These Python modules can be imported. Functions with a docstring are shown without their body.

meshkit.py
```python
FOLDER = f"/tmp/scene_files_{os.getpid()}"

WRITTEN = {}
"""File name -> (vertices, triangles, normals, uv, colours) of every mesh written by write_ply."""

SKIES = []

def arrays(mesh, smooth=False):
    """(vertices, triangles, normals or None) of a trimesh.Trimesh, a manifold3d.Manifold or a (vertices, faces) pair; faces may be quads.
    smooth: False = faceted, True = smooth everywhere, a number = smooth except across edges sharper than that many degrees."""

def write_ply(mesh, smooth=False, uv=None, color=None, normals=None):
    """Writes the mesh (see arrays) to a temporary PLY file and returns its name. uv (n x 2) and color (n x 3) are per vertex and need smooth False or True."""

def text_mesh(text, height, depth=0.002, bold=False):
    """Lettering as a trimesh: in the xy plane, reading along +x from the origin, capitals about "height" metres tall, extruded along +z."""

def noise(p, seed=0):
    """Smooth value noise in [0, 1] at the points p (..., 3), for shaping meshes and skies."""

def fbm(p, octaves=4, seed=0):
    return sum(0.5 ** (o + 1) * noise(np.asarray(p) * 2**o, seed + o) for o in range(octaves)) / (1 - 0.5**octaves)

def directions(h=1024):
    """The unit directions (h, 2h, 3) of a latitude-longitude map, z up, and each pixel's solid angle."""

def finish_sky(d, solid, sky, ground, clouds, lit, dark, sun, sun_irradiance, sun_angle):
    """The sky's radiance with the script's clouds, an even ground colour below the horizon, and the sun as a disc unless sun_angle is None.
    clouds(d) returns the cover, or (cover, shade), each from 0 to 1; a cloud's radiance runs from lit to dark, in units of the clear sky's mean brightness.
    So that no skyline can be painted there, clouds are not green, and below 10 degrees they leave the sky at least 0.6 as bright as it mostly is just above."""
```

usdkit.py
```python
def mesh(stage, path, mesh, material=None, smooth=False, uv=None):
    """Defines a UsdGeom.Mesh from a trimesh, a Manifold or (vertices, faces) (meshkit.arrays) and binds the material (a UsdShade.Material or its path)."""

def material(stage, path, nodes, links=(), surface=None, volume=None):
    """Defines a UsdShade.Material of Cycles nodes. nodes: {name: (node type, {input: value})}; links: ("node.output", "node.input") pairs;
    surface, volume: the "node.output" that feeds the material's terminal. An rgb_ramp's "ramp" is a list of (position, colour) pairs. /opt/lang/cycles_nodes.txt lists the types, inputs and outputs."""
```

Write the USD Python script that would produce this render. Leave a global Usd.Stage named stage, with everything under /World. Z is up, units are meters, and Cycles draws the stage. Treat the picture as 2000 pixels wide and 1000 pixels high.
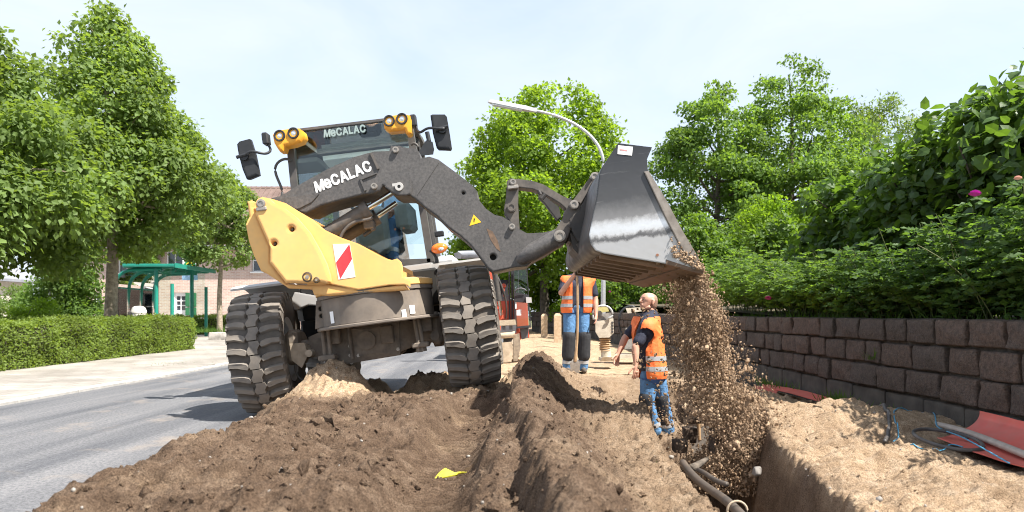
import math, re
import numpy as np, trimesh, manifold3d as m3, usdkit, meshkit
from pxr import Usd, UsdGeom, UsdLux, UsdShade, Gf, Sdf, Vt
from shapely.geometry import Polygon, Point, box as sbox
from shapely import affinity

stage = Usd.Stage.CreateInMemory()
UsdGeom.SetStageUpAxis(stage, 'Z')
UsdGeom.SetStageMetersPerUnit(stage, 1.0)
UsdGeom.Scope.Define(stage, '/World')
UsdGeom.Scope.Define(stage, '/World/Looks')

# ------------------------------------------------------------------ camera, sky, sun, exposure
EYE, FOC = 0.9, 2000 * 24.0 / 36.0
EXPOSURE = 1.35
cam = UsdGeom.Camera.Define(stage, '/World/camera')
cam.AddTranslateOp().Set(Gf.Vec3d(0, 0, EYE))
cam.AddRotateXYZOp().Set(Gf.Vec3f(90, 0, 0))
cam.CreateFocalLengthAttr(24.0)
cam.CreateHorizontalApertureAttr(36.0)
cam.CreateVerticalApertureAttr(18.0)
cam.CreateVerticalApertureOffsetAttr(120 / 2000 * 36.0)
cam.CreateFStopAttr(2.8)
cam.CreateFocusDistanceAttr(6.2)
cam.CreateExposureAttr(EXPOSURE)
cam.CreateClippingRangeAttr(Gf.Vec2f(0.05, 5000))

SUN_EL, SUN_AZ = math.radians(57), math.radians(-33)        # azimuth from +X towards -Y (towards the viewer)
SUN = np.array([math.cos(SUN_EL) * math.cos(SUN_AZ), math.cos(SUN_EL) * math.sin(SUN_AZ), math.sin(SUN_EL)])
dome = UsdLux.DomeLight.Define(stage, '/World/sky')
dome.GetPrim().SetCustomDataByKey('kind', 'structure')
sky_mat = usdkit.material(stage, '/World/Looks/sky_air', {
    'sky': ('sky_texture', dict(sky_type='single_scattering', sun_disc=False, sun_elevation=SUN_EL, sun_rotation=math.atan2(SUN[0], SUN[1]), altitude=50.0, air_density=1.0, aerosol_density=2.2, ozone_density=1.0)),
    'tc': ('texture_coordinate', {}),
    'mp': ('mapping', dict(scale=(1.2, 1.2, 3.2))),
    'n': ('noise_texture', dict(scale=2.2, detail=6.0, roughness=0.55, distortion=0.4)),
    'r': ('rgb_ramp', dict(ramp=[(0.32, (0.55, 0.55, 0.55)), (0.70, (1.0, 1.0, 1.0))])),
    'mx': ('mix', dict(color2=(2.90, 3.20, 3.72))),
    'bg': ('background_shader', dict(strength=0.125))},
    [('tc.generated', 'mp.vector'), ('mp.vector', 'n.vector'), ('n.fac', 'r.fac'), ('r.color', 'mx.fac'), ('sky.color', 'mx.color1'), ('mx.color', 'bg.color')], surface='bg.background')
UsdShade.MaterialBindingAPI.Apply(dome.GetPrim()).Bind(sky_mat)
sun = UsdLux.DistantLight.Define(stage, '/World/sun')
sun.CreateIntensityAttr(1.25)
sun.CreateNormalizeAttr(True)
sun.CreateAngleAttr(0.55)
sun.CreateColorAttr(Gf.Vec3f(1.0, 0.95, 0.88))
_x = np.cross([0, 0, 1.0], SUN); _x /= np.linalg.norm(_x); _y = np.cross(SUN, _x)
sun.AddTransformOp().Set(Gf.Matrix4d(*_x, 0, *_y, 0, *SUN, 0, 0, 0, 0, 1))

# ------------------------------------------------------------------ helpers
USED = {}
def numbered(parent, name):
    k = (parent, name)
    n = USED.get(k, 0); USED[k] = n + 1
    return f'{parent}/{name}' if n == 0 else f'{parent}/{name}_{n:03d}'

def tag(p, label=None, cat=None, group=None, kind=None):
    for k, v in (('label', label), ('category', cat), ('group', group), ('kind', kind)):
        if v: p.SetCustomDataByKey(k, v)
    return p

GROUPS = dict(linden_tree='lindens along the pavement', beech_tree='beech trees in the background on the right', rose_bush='rose bushes along the wall top', rose_flower='rose flowers in the right shrubs', red_mat='red mats along the wall foot',
              garden_bush='leafy background bushes', golden_bush='yellow green shrubs', laurel_bush='laurel bushes on the wall bank', wooden_post='wooden posts at the far wall', person='people at the work site', cable_piece='black cable ends on the bank',
              blue_cable='thin blue cables on the bank', earth_lump='lumps lying in the trench', grass_tuft='grass tufts at the wall', clipped_hedge='clipped hedges by the pavement', sprig='green sprigs on the soil')
def thing(name, label, cat, loc=(0, 0, 0), group=None, kind=None, matrix=None, rotz=0):
    group = group or GROUPS.get(name)
    x = UsdGeom.Xform.Define(stage, numbered('/World', name))
    if matrix is not None:
        x.AddTransformOp().Set(Gf.Matrix4d(*np.asarray(matrix, float).T.ravel().tolist()))
    else:
        x.AddTranslateOp().Set(Gf.Vec3d(*map(float, loc)))
        if rotz: x.AddRotateZOp().Set(float(rotz))
    return tag(x.GetPrim(), label, cat, group, kind)

def cat_(ms):
    ms = [m for m in ms if m is not None]
    out = []
    for m in ms:
        v, f, _ = meshkit.arrays(m, False)
        out.append((v, f))
    n = 0; V = []; F = []
    for v, f in out:
        V.append(v); F.append(f + n); n += len(v)
    return trimesh.Trimesh(np.vstack(V), np.vstack(F), process=False)

def obj(parent, name, mesh, mat, smooth=30, label=None, kind=None, cat=None, group=None, attr=None):
    """One Mesh prim under parent (or top level when parent is None)."""
    pp = '/World' if parent is None else str(parent.GetPath())
    if isinstance(mesh, (list,)): mesh = cat_(mesh)
    if parent is None and kind != 'stuff': group = group or GROUPS.get(name)
    m = usdkit.mesh(stage, numbered(pp, name), mesh, mat, smooth=smooth)
    p = tag(m.GetPrim(), label, cat, group, kind)
    if attr:
        for k, v in attr.items():
            UsdGeom.PrimvarsAPI(m).CreatePrimvar(k, Sdf.ValueTypeNames.FloatArray, 'vertex').Set(Vt.FloatArray.FromNumpy(np.asarray(v, np.float32)))
    return p

def copy_of(src, name, label=None, loc=(0, 0, 0), rotz=0, group=None, scale=None):
    was = src.GetCustomData()
    r = thing(name, label or was['label'], was['category'], loc, group or was.get('group'), rotz=rotz)
    if scale is not None: UsdGeom.Xformable(r).AddScaleOp().Set(Gf.Vec3f(*scale))
    r.GetReferences().AddInternalReference(src.GetPath())
    r.SetInstanceable(True)
    return r

def P(px, py, Y):
    return np.array([(px - 1000) * Y / FOC, Y, EYE - (py - 620) * Y / FOC])

def tube(points, r, sides=8, caps=True):
    p = np.asarray(points, float)
    r = np.broadcast_to(np.asarray(r, float), (len(p),))
    t = np.gradient(p, axis=0); t /= np.linalg.norm(t, axis=1, keepdims=True) + 1e-12
    ref = np.array([0, 0, 1.0]) if abs(t[:, 2]).mean() < 0.8 else np.array([1.0, 0, 0])
    a = np.cross(t, ref); a /= np.linalg.norm(a, axis=1, keepdims=True) + 1e-12
    b = np.cross(t, a); ang = np.arange(sides) * 2 * np.pi / sides
    v = p[:, None] + r[:, None, None] * (np.cos(ang)[None, :, None] * a[:, None] + np.sin(ang)[None, :, None] * b[:, None])
    n = len(p)
    i, j = np.meshgrid(np.arange(n - 1), np.arange(sides), indexing='ij')
    q = np.stack([i * sides + j, i * sides + (j + 1) % sides, (i + 1) * sides + (j + 1) % sides, (i + 1) * sides + j], -1).reshape(-1, 4)
    v = v.reshape(-1, 3); f = np.vstack([q[:, [0, 2, 1]], q[:, [0, 3, 2]]])
    f = f[:, ::-1]
    if caps:
        c0, c1 = len(v), len(v) + 1
        v = np.vstack([v, p[0], p[-1]]); k = np.arange(sides); k2 = (k + 1) % sides
        f = np.vstack([f, np.stack([np.full(sides, c0), k2, k], 1), np.stack([np.full(sides, c1), (n - 1) * sides + k, (n - 1) * sides + k2], 1)])
    m = trimesh.Trimesh(v, f, process=False)
    if m.volume < 0: m.invert()
    return m

def spline(pts, n=24):
    pts = np.asarray(pts, float); k = len(pts)
    if k < 3: return np.linspace(pts[0], pts[-1], n)
    from scipy.interpolate import CubicSpline
    d = np.r_[0, np.cumsum(np.linalg.norm(np.diff(pts, axis=0), axis=1))]
    return CubicSpline(d, pts)(np.linspace(0, d[-1], n))

def bx(c, s, bevel=0.0, R=None):
    """A box of size s at c, its edges chamfered."""
    s = np.asarray(s, float); b = min(bevel, s.min() * 0.45)
    if b > 0:
        pts = []
        for sx in (-1, 1):
            for sy in (-1, 1):
                for sz in (-1, 1):
                    h = np.array([sx, sy, sz]) * s / 2; q = np.array([sx, sy, sz]) * b
                    for k in range(3):
                        e = h - q; e[k] = h[k]; pts.append(e)
        m = m3.Manifold.hull_points(np.array(pts))
        v, f, _ = meshkit.arrays(m, False); m = trimesh.Trimesh(v, f, process=False)
    else:
        m = trimesh.creation.box(s)
    if R is not None: m.apply_transform(np.block([[np.asarray(R), np.zeros((3, 1))], [np.zeros((1, 3)), np.ones((1, 1))]]))
    m.apply_translation(c)
    return m

def hullpts(p):
    v, f, _ = meshkit.arrays(m3.Manifold.hull_points(np.asarray(p, float)), False)
    return trimesh.Trimesh(v, f, process=False)

def prism(poly, z0, z1, bevel=0.0, frame='xz'):
    """A shapely polygon extruded with stepped round edges. frame 'xz': polygon in x,z, thickness from y=z0 (near) to y=z1. 'xy': upright."""
    if not isinstance(poly, Polygon): poly = Polygon(poly)
    poly = poly.buffer(0)
    if poly.geom_type != 'Polygon': poly = max(poly.geoms, key=lambda g: g.area)
    T = z1 - z0; out = []
    def slab(pg, a, b):
        for g in getattr(pg, 'geoms', [pg]):
            if g.is_empty or g.area < 1e-7: continue
            m = trimesh.creation.extrude_polygon(g, b - a, engine='earcut'); m.apply_translation([0, 0, a]); out.append(m)
    if bevel > 0:
        b = min(bevel, T * 0.45)
        ns = 3 if b < 0.012 else int(min(12, b / 0.0026)); aq = np.linspace(0, np.pi / 2, ns + 1)
        st = [(b * (1 - math.cos(a_)), b * (1 - math.sin(a_))) for a_ in aq]
        for k in range(ns):
            slab(poly.buffer(-st[k][1], join_style=1), st[k][0], st[k + 1][0])
            slab(poly.buffer(-st[k][1], join_style=1), T - st[k + 1][0], T - st[k][0])
        slab(poly, b, T - b)
    else:
        slab(poly, 0, T)
    m = trimesh.util.concatenate(out)
    v = np.array(m.vertices)
    if frame == 'xz':
        m = trimesh.Trimesh(np.stack([v[:, 0], z1 - v[:, 2], v[:, 1]], 1), m.faces, process=False)
    else:
        m.apply_translation([0, 0, z0])
    return m

def lathe(profile, n=32, axis='z', c=(0, 0, 0), a0=0, a1=2 * np.pi):
    """profile: (r, h) pairs."""
    pr = np.asarray(profile, float); full = abs(a1 - a0 - 2 * np.pi) < 1e-6
    th = np.linspace(a0, a1, n, endpoint=not full)
    v = np.stack([pr[None, :, 0] * np.cos(th)[:, None], pr[None, :, 0] * np.sin(th)[:, None], np.broadcast_to(pr[None, :, 1], (n, len(pr)))], -1)
    k = len(pr); i, j = np.meshgrid(np.arange(n if full else n - 1), np.arange(k - 1), indexing='ij'); i2 = (i + 1) % n
    q = np.stack([i * k + j, i2 * k + j, i2 * k + j + 1, i * k + j + 1], -1).reshape(-1, 4)
    v = v.reshape(-1, 3)
    if axis == 'x': v = v[:, [2, 0, 1]]
    if axis == 'y': v = v[:, [1, 2, 0]]
    return trimesh.Trimesh(v + np.asarray(c), np.vstack([q[:, [0, 1, 2]], q[:, [0, 2, 3]]]), process=False)

def cyl(p0, p1, r, n=20, r1=None):
    return tube([p0, p1], [r, r if r1 is None else r1], n)

def grid(xs, ys, h):
    X, Y = np.meshgrid(xs, ys, indexing='ij')
    Z = h(X, Y)
    v = np.stack([X, Y, Z], -1).reshape(-1, 3); n, k = X.shape
    i, j = np.meshgrid(np.arange(n - 1), np.arange(k - 1), indexing='ij')
    q = np.stack([i * k + j, (i + 1) * k + j, (i + 1) * k + j + 1, i * k + j + 1], -1).reshape(-1, 4)
    return trimesh.Trimesh(v, np.vstack([q[:, [0, 1, 2]], q[:, [0, 2, 3]]]), process=False)

def sstep(a, b, x):
    t = np.clip((x - a) / (b - a), 0, 1); return t * t * (3 - 2 * t)

ICO = trimesh.creation.icosahedron(); ICV, ICF = np.array(ICO.vertices), np.array(ICO.faces)
def lumps_mesh(c, r, seed, squash=(1, 1, 1), jitter=0.35):
    """Many small irregular clods as one mesh."""
    g = np.random.default_rng(seed); n = len(c)
    q = g.normal(size=(n, 4)); q /= np.linalg.norm(q, axis=1, keepdims=True)
    w, x, y, z = q.T
    R = np.stack([1 - 2 * (y * y + z * z), 2 * (x * y - z * w), 2 * (x * z + y * w), 2 * (x * y + z * w), 1 - 2 * (x * x + z * z), 2 * (y * z - x * w), 2 * (x * z - y * w), 2 * (y * z + x * w), 1 - 2 * (x * x + y * y)], -1).reshape(n, 3, 3)
    v = ICV[None] * (1 + jitter * g.uniform(-1, 1, (n, 12, 1))) * g.uniform(0.6, 1.25, (n, 1, 3))
    v = np.einsum('nij,nkj->nki', R, v) * np.asarray(r)[:, None, None] * np.asarray(squash) + np.asarray(c)[:, None]
    f = ICF[None] + 12 * np.arange(n)[:, None, None]
    return trimesh.Trimesh(v.reshape(-1, 3), f.reshape(-1, 3), process=False)

OCV = np.array([[1, 0, 0], [-1, 0, 0], [0, 1, 0], [0, -1, 0], [0, 0, 1], [0, 0, -1.0]]); OCF = np.array([[0, 2, 4], [2, 1, 4], [1, 3, 4], [3, 0, 4], [2, 0, 5], [1, 2, 5], [3, 1, 5], [0, 3, 5]])
def crumbs_mesh(c, r, seed):
    g = np.random.default_rng(seed); n = len(c)
    Q = np.linalg.qr(g.normal(size=(n, 3, 3)))[0]
    v = OCV[None] * g.uniform(0.55, 1.4, (n, 6, 1))
    v = np.einsum('nij,nkj->nki', Q, v) * np.asarray(r)[:, None, None] + np.asarray(c)[:, None]
    return trimesh.Trimesh(v.reshape(-1, 3), (OCF[None] + 6 * np.arange(n)[:, None, None]).reshape(-1, 3), process=False)

# ------------------------------------------------------------------ materials
LOOK = {}
def M(name, c1, c2=None, rough=0.6, scale=6.0, bump=0.0, bscale=60.0, bdist=0.01, metal=0.0, spec=0.4, dust=None, dust_amt=0.5, dscale=3.0, island=0.0, coat=0.0, coords='object', rough2=None, lo=0.35, hi=0.65):
    if name in LOOK: return LOOK[name]
    c2 = c2 or c1
    N = {'tc': ('texture_coordinate', {}), 'n': ('noise_texture', dict(scale=scale, detail=6.0, roughness=0.6)),
         'r': ('rgb_ramp', dict(ramp=[(lo, c1), (hi, c2)])),
         'p': ('principled_bsdf', dict(roughness=rough, metallic=metal, specular_ior_level=spec, coat_weight=coat))}
    L = [(f'tc.{coords}', 'n.vector'), ('n.fac', 'r.fac')]
    col = 'r.color'
    if island:
        N |= {'g': ('geometry', {}), 'hs': ('hsv', {}), 'mr': ('map_range', dict(from_min=0.0, from_max=1.0, to_min=1 - island, to_max=1 + island))}
        L += [('g.random_per_island', 'mr.value'), ('mr.result', 'hs.value'), (col, 'hs.color')]; col = 'hs.color'
    if dust:
        N |= {'dn': ('noise_texture', dict(scale=dscale, detail=8.0, roughness=0.7)), 'dr': ('rgb_ramp', dict(ramp=[(0.5 - 0.2, (0, 0, 0)), (0.5 + 0.25, (dust_amt,) * 3)])), 'dm': ('mix', dict(color2=dust))}
        L += [(f'tc.{coords}', 'dn.vector'), ('dn.fac', 'dr.fac'), ('dr.color', 'dm.fac'), (col, 'dm.color1')]; col = 'dm.color'
    if rough2 is not None:
        N |= {'rr': ('map_range', dict(from_min=0.35, from_max=0.65, to_min=rough, to_max=rough2, clamp=True))}
        L += [('n.fac', 'rr.value'), ('rr.result', 'p.roughness')]
    L.append((col, 'p.base_color'))
    if bump:
        N |= {'bn': ('noise_texture', dict(scale=bscale, detail=5.0, roughness=0.65)), 'b': ('bump', dict(strength=bump, distance=bdist))}
        L += [(f'tc.{coords}', 'bn.vector'), ('bn.fac', 'b.height'), ('b.normal', 'p.normal')]
    LOOK[name] = usdkit.material(stage, f'/World/Looks/{name}', N, L, surface='p.BSDF')
    return LOOK[name]

def leaf_mat(name, dark, mid, light, clump=0.8, trans=0.4, rough=0.55, spec=0.22):
    if name in LOOK: return LOOK[name]
    t = tuple(min(1, 1.5 * x) for x in mid)
    N = {'g': ('geometry', {}), 'r': ('rgb_ramp', dict(ramp=[(0.0, dark), (0.55, mid), (1.0, light)])),
         'tc': ('texture_coordinate', {}), 'n': ('noise_texture', dict(scale=clump, detail=2.0)),
         'mr': ('map_range', dict(from_min=0.3, from_max=0.7, to_min=0.75, to_max=1.25)), 'hs': ('hsv', {}),
         'p': ('principled_bsdf', dict(roughness=rough, specular_ior_level=spec)), 't': ('translucent_bsdf', {}), 'tcx': ('mix', dict(mix_type='multiply', fac=1.0, color2=(2.3, 2.2, 0.75))), 'mx': ('mix_closure', dict(fac=min(0.55, trans + 0.1)))}
    L = [('g.random_per_island', 'r.fac'), ('tc.object', 'n.vector'), ('n.fac', 'mr.value'), ('mr.result', 'hs.value'), ('r.color', 'hs.color'), ('hs.color', 'p.base_color'),
         ('hs.color', 'tcx.color1'), ('tcx.color', 't.color'), ('p.BSDF', 'mx.closure1'), ('t.BSDF', 'mx.closure2')]
    LOOK[name] = usdkit.material(stage, f'/World/Looks/{name}', N, L, surface='mx.closure')
    return LOOK[name]

def pane_mat(name, tint, ior=1.5, gloss=0.03, dirt=0.0):
    if name in LOOK: return LOOK[name]
    N = {'f': ('fresnel', dict(IOR=ior)), 't': ('transparent_bsdf', dict(color=tint)), 'g': ('glossy_bsdf', dict(roughness=gloss, color=(0.95, 0.97, 0.96))), 'm': ('mix_closure', {})}
    L = [('f.fac', 'm.fac'), ('t.BSDF', 'm.closure1'), ('g.BSDF', 'm.closure2')]
    LOOK[name] = usdkit.material(stage, f'/World/Looks/{name}', N, L, surface='m.closure')
    return LOOK[name]
# ------------------------------------------------------------------ the ground
def rise(Y):
    Y = np.asarray(Y, float); return 0.0105 * np.maximum(0, Y - 10.0) * (Y < 400) + 0.0
def rz(Y): return float(rise(Y))
WALLX = 3.36

asphalt = usdkit.material(stage, '/World/Looks/asphalt', {
    'g': ('geometry', {}), 'mp': ('mapping', dict(scale=(2.6, 0.16, 1.0))), 'n1': ('noise_texture', dict(scale=0.9, detail=6.0, roughness=0.6)), 'r1': ('rgb_ramp', dict(ramp=[(0.35, (0.072, 0.075, 0.083)), (0.62, (0.145, 0.145, 0.149))])),
    'n2': ('noise_texture', dict(scale=48.0, detail=5.0, roughness=0.85)), 'r2': ('rgb_ramp', dict(ramp=[(0.38, (0.40, 0.41, 0.44)), (0.6, (1.5, 1.48, 1.44))])), 'mu': ('mix', dict(mix_type='multiply', fac=0.8)),
    'n3': ('noise_texture', dict(scale=1.7, detail=8.0, roughness=0.7)), 'r3': ('rgb_ramp', dict(ramp=[(0.56, (0, 0, 0)), (0.72, (0.55, 0.55, 0.55))])), 'sd': ('mix', dict(color2=(0.30, 0.245, 0.19))),
    'b': ('bump', dict(strength=0.5, distance=0.006)), 'p': ('principled_bsdf', dict(roughness=0.8, specular_ior_level=0.3))},
    [('g.position', 'mp.vector'), ('mp.vector', 'n1.vector'), ('g.position', 'n2.vector'), ('g.position', 'n3.vector'), ('n1.fac', 'r1.fac'), ('n2.fac', 'r2.fac'), ('r1.color', 'mu.color1'), ('r2.color', 'mu.color2'),
     ('n3.fac', 'r3.fac'), ('r3.color', 'sd.fac'), ('mu.color', 'sd.color1'), ('sd.color', 'p.base_color'), ('n2.fac', 'b.height'), ('b.normal', 'p.normal')], surface='p.BSDF')
slab_mat = usdkit.material(stage, '/World/Looks/pavement_slabs', {
    'g': ('geometry', {}), 'bt': ('brick_texture', dict(color1=(0.235, 0.218, 0.198), color2=(0.29, 0.27, 0.246), mortar=(0.15, 0.135, 0.115), scale=1.0, brick_width=0.30, row_height=0.30, mortar_size=0.008, mortar_smooth=0.3)),
    'n': ('noise_texture', dict(scale=0.8, detail=7.0, roughness=0.65)), 'r': ('rgb_ramp', dict(ramp=[(0.33, (0.72, 0.70, 0.66)), (0.62, (1.15, 1.14, 1.12))])), 'mu': ('mix', dict(mix_type='multiply', fac=1.0)), 'p': ('principled_bsdf', dict(roughness=0.85))},
    [('g.position', 'bt.vector'), ('g.position', 'n.vector'), ('n.fac', 'r.fac'), ('bt.color', 'mu.color1'), ('r.color', 'mu.color2'), ('mu.color', 'p.base_color')], surface='p.BSDF')
kerb_mat = M('kerb_concrete', (0.30, 0.29, 0.27), (0.40, 0.385, 0.36), rough=0.85, scale=9, bump=0.3, bscale=120, bdist=0.004)
field_mat = M('far_ground', (0.10, 0.12, 0.05), (0.17, 0.16, 0.09), rough=0.95, scale=0.4)

# one sheet to the horizon, a little below everything else; a hole is left open where the trench is cut
def far_h(X, Y): return rise(np.minimum(Y, 60)) * (Y > 0) - 0.14 - 1.3 * ((X > -3) & (X < 4.5) & (Y > 0.5) & (Y < 12.5))
gx = np.r_[-1500, -400, -120, -60, np.linspace(-40, -4, 13), np.linspace(-3.01, 4.51, 5), np.linspace(5.5, 40, 13), 60, 120, 400, 1500]
gy = np.r_[-900, -200, -50, -10, -2, np.linspace(0.49, 12.51, 9), np.linspace(14, 60, 20), 90, 150, 400, 1500, 2500]
obj(None, 'ground', grid(gx, gy, far_h), field_mat, smooth=False, kind='structure')
obj(None, 'road', grid(np.linspace(-5.2, 0.6, 30), np.r_[-12, -6, np.linspace(-2, 60, 80)], lambda X, Y: rise(Y) + 0.0 - 0.9 * sstep(-1.45, -1.25, X) * (Y < 10.0)), asphalt, smooth=True, kind='structure')
obj(None, 'pavement', grid(np.linspace(-30, -5.32, 40), np.r_[-12, -6, np.linspace(-2, 60, 60)], lambda X, Y: rise(Y) + 0.035 + 0 * X), slab_mat, smooth=True, kind='structure')
kb = tag(UsdGeom.Xform.Define(stage, '/World/kerb').GetPrim(), kind='structure')
g_ = np.random.default_rng(5)
for k in range(34):
    y0 = 4.2 + k * 1.0
    obj(kb, 'kerb_stone', bx((-5.26 + g_.normal() * 0.002, y0 + 0.5, rz(y0 + 0.5) - 0.06 + g_.normal() * 0.0015), (0.118, 0.985, 0.2), 0.012), kerb_mat)

# ------------------------------------------------------------------ earthworks: one height field
def lerp(Y, ys, vs): return np.interp(Y, ys, vs)
def trench_l(Y): return lerp(Y, [0, 2, 3.16, 4, 5, 6, 6.7, 8, 9, 9.6, 10.4], [0.78, 0.84, 0.92, 0.98, 1.04, 1.10, 1.12, 1.10, 1.15, 1.3, 1.6])
def trench_r(Y): return lerp(Y, [0, 2, 3.2, 4, 5, 6, 7.5, 9, 9.8, 10.4], [1.40, 1.44, 1.54, 1.66, 1.88, 2.12, 2.35, 2.35, 2.1, 1.85])
def trench_floor(Y): return lerp(Y, [0, 3, 5, 6.5, 7.7, 8.6, 9.6, 10.3], [-0.95, -0.9, -0.82, -0.62, -0.5, -0.42, -0.15, 0.0])
def crest(x, y, z, X, Y, wl, wr, ys=None):
    """A ridge along Y: its centre x(y) and top z(y), half widths to the left and right."""
    cx, cz = np.interp(Y, y, x), np.interp(Y, y, z)
    d = X - cx
    t = np.where(d < 0, -d / wl, d / wr)
    return cz * np.clip(1 - sstep(0.0, 1.0, t), 0, 1)
def bump(cx, cy, h, r, X, Y, p=1.0, rx=None):
    d = np.sqrt(((X - cx) / (rx or r)) ** 2 + ((Y - cy) / r) ** 2)
    return h * np.clip(1 - sstep(0, 1, d), 0, 1) ** p
def P3(X, Y, s, o=0): return np.stack([X * s, Y * s, np.full_like(X, 3.7 + o)], -1)
def earth(X, Y, fine=True):
    n1 = meshkit.fbm(P3(X, Y, 1.6), 3, 1) - 0.5
    wob = 0.10 * (meshkit.fbm(P3(X, Y, 2.3, 9), 3, 4) - 0.5) * 2
    base = rise(Y) + 0.006
    # spoil between the wheels and the camera
    left_edge = lerp(Y, [0, 3.1, 3.7, 5.2, 5.9, 6.7, 8, 12], [-2.02, -2.0, -1.88, -2.10, -2.35, -2.1, -1.4, -1.0]) + 0.28 * n1 + wob * 0.7
    edge = sstep(0, 0.42, X - left_edge)
    body = 0.24 * edge * (1 - sstep(5.6, 6.1, Y)) * (1 - 0.9 * sstep(0.15, 0.75, X))
    body *= 1 + 0.25 * np.sin(X * 4.1 + 1.0) * np.sin(Y * 2.3)
    h = body
    # ridge in front of the wheels, rising to the right
    rzz = lerp(X, [-2.7, -2.4, -1.9, -1.2, -0.6, -0.1, 0.2], [0.0, 0.0, 0.06, 0.16, 0.28, 0.32, 0.2])
    h = np.maximum(h, rzz * (1 - sstep(0, 1, np.abs(Y - 5.45) / np.where(Y > 5.45, 0.55, 1.0))))
    # the wheel stands on packed soil on the right
    h = np.maximum(h, 0.255 * (1 - sstep(0, 1, np.abs(X + 0.35) / 0.75)) * sstep(4.9, 5.8, Y) * (1 - sstep(6.9, 7.9, Y)))
    h = np.maximum(h, bump(-1.56, 5.98, 0.50, 0.62, X, Y, 0.85))
    h = np.maximum(h, bump(-1.40, 7.0, 0.24, 0.34, X, Y))
    h = np.maximum(h, crest([-1.2, -0.4], [6.6, 7.6], [0.28, 0.25], X, Y, 0.3, 1.2) * sstep(6.3, 6.7, Y) * (1 - sstep(7.2, 7.7, Y)) * sstep(-1.3, -0.9, X) * 1.1)
    # wheel rut with tyre marks
    rut = np.exp(-((X + 0.32 - 0.03 * np.sin(Y * 1.5)) / 0.185) ** 4) * (1 - sstep(5.2, 5.7, Y))
    h = h * (1 - 0.72 * rut) + rut * 0.040 * np.sin((Y + 0.25 * np.abs(X + 0.33)) * 2 * np.pi / 0.105)
    # the long berm beside the trench
    b2 = crest([0.17, 0.10, 0.04, 0.05, 0.10, 0.2, 0.3, 0.5, 0.8], [1.0, 3, 4, 5, 6, 7, 8, 8.8, 9.6], [0.36, 0.37, 0.38, 0.40, 0.42, 0.44, 0.45, 0.26, 0.04], X - wob * 0.6, Y, 0.20, 0.62)
    h = np.maximum(h, b2)
    h = np.maximum(h, bump(0.26, 7.9, 0.47, 0.55, X, Y, 0.8))
    # the far bank at the wall
    tr = trench_r(Y) + 0.16 * n1 + wob * 0.8
    bank = sstep(0.0, 0.3, X - tr) * (1 - 0.75 * sstep(0.7, 1.3, X - tr))
    h = np.maximum(h, 0.035 * bank * (1 - sstep(8.5, 10, Y)) * (1 + 1.3 * n1))
    # trench
    tl = trench_l(Y) + 0.10 * n1 + 0.25 * wob
    inside = sstep(-0.02, 0.14, X - tl) * (1 - sstep(-0.17, 0.05, X - tr))
    inside *= 1 - sstep(9.6, 10.6, Y)
    fl = trench_floor(Y) + 0.10 * n1
    fl = fl + bump(1.78, 5.9, 0.42, 0.85, X, Y) + bump(2.0, 7.0, 0.25, 0.7, X, Y)          # spilt soil under the bucket
    h = h * (1 - inside) + (fl - rise(Y)) * inside
    # beyond: flat sand
    h = h + 0.02 * (meshkit.fbm(P3(X, Y, 1.1, 3), 3, 8) - 0.5) * sstep(8, 10, Y)
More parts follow.
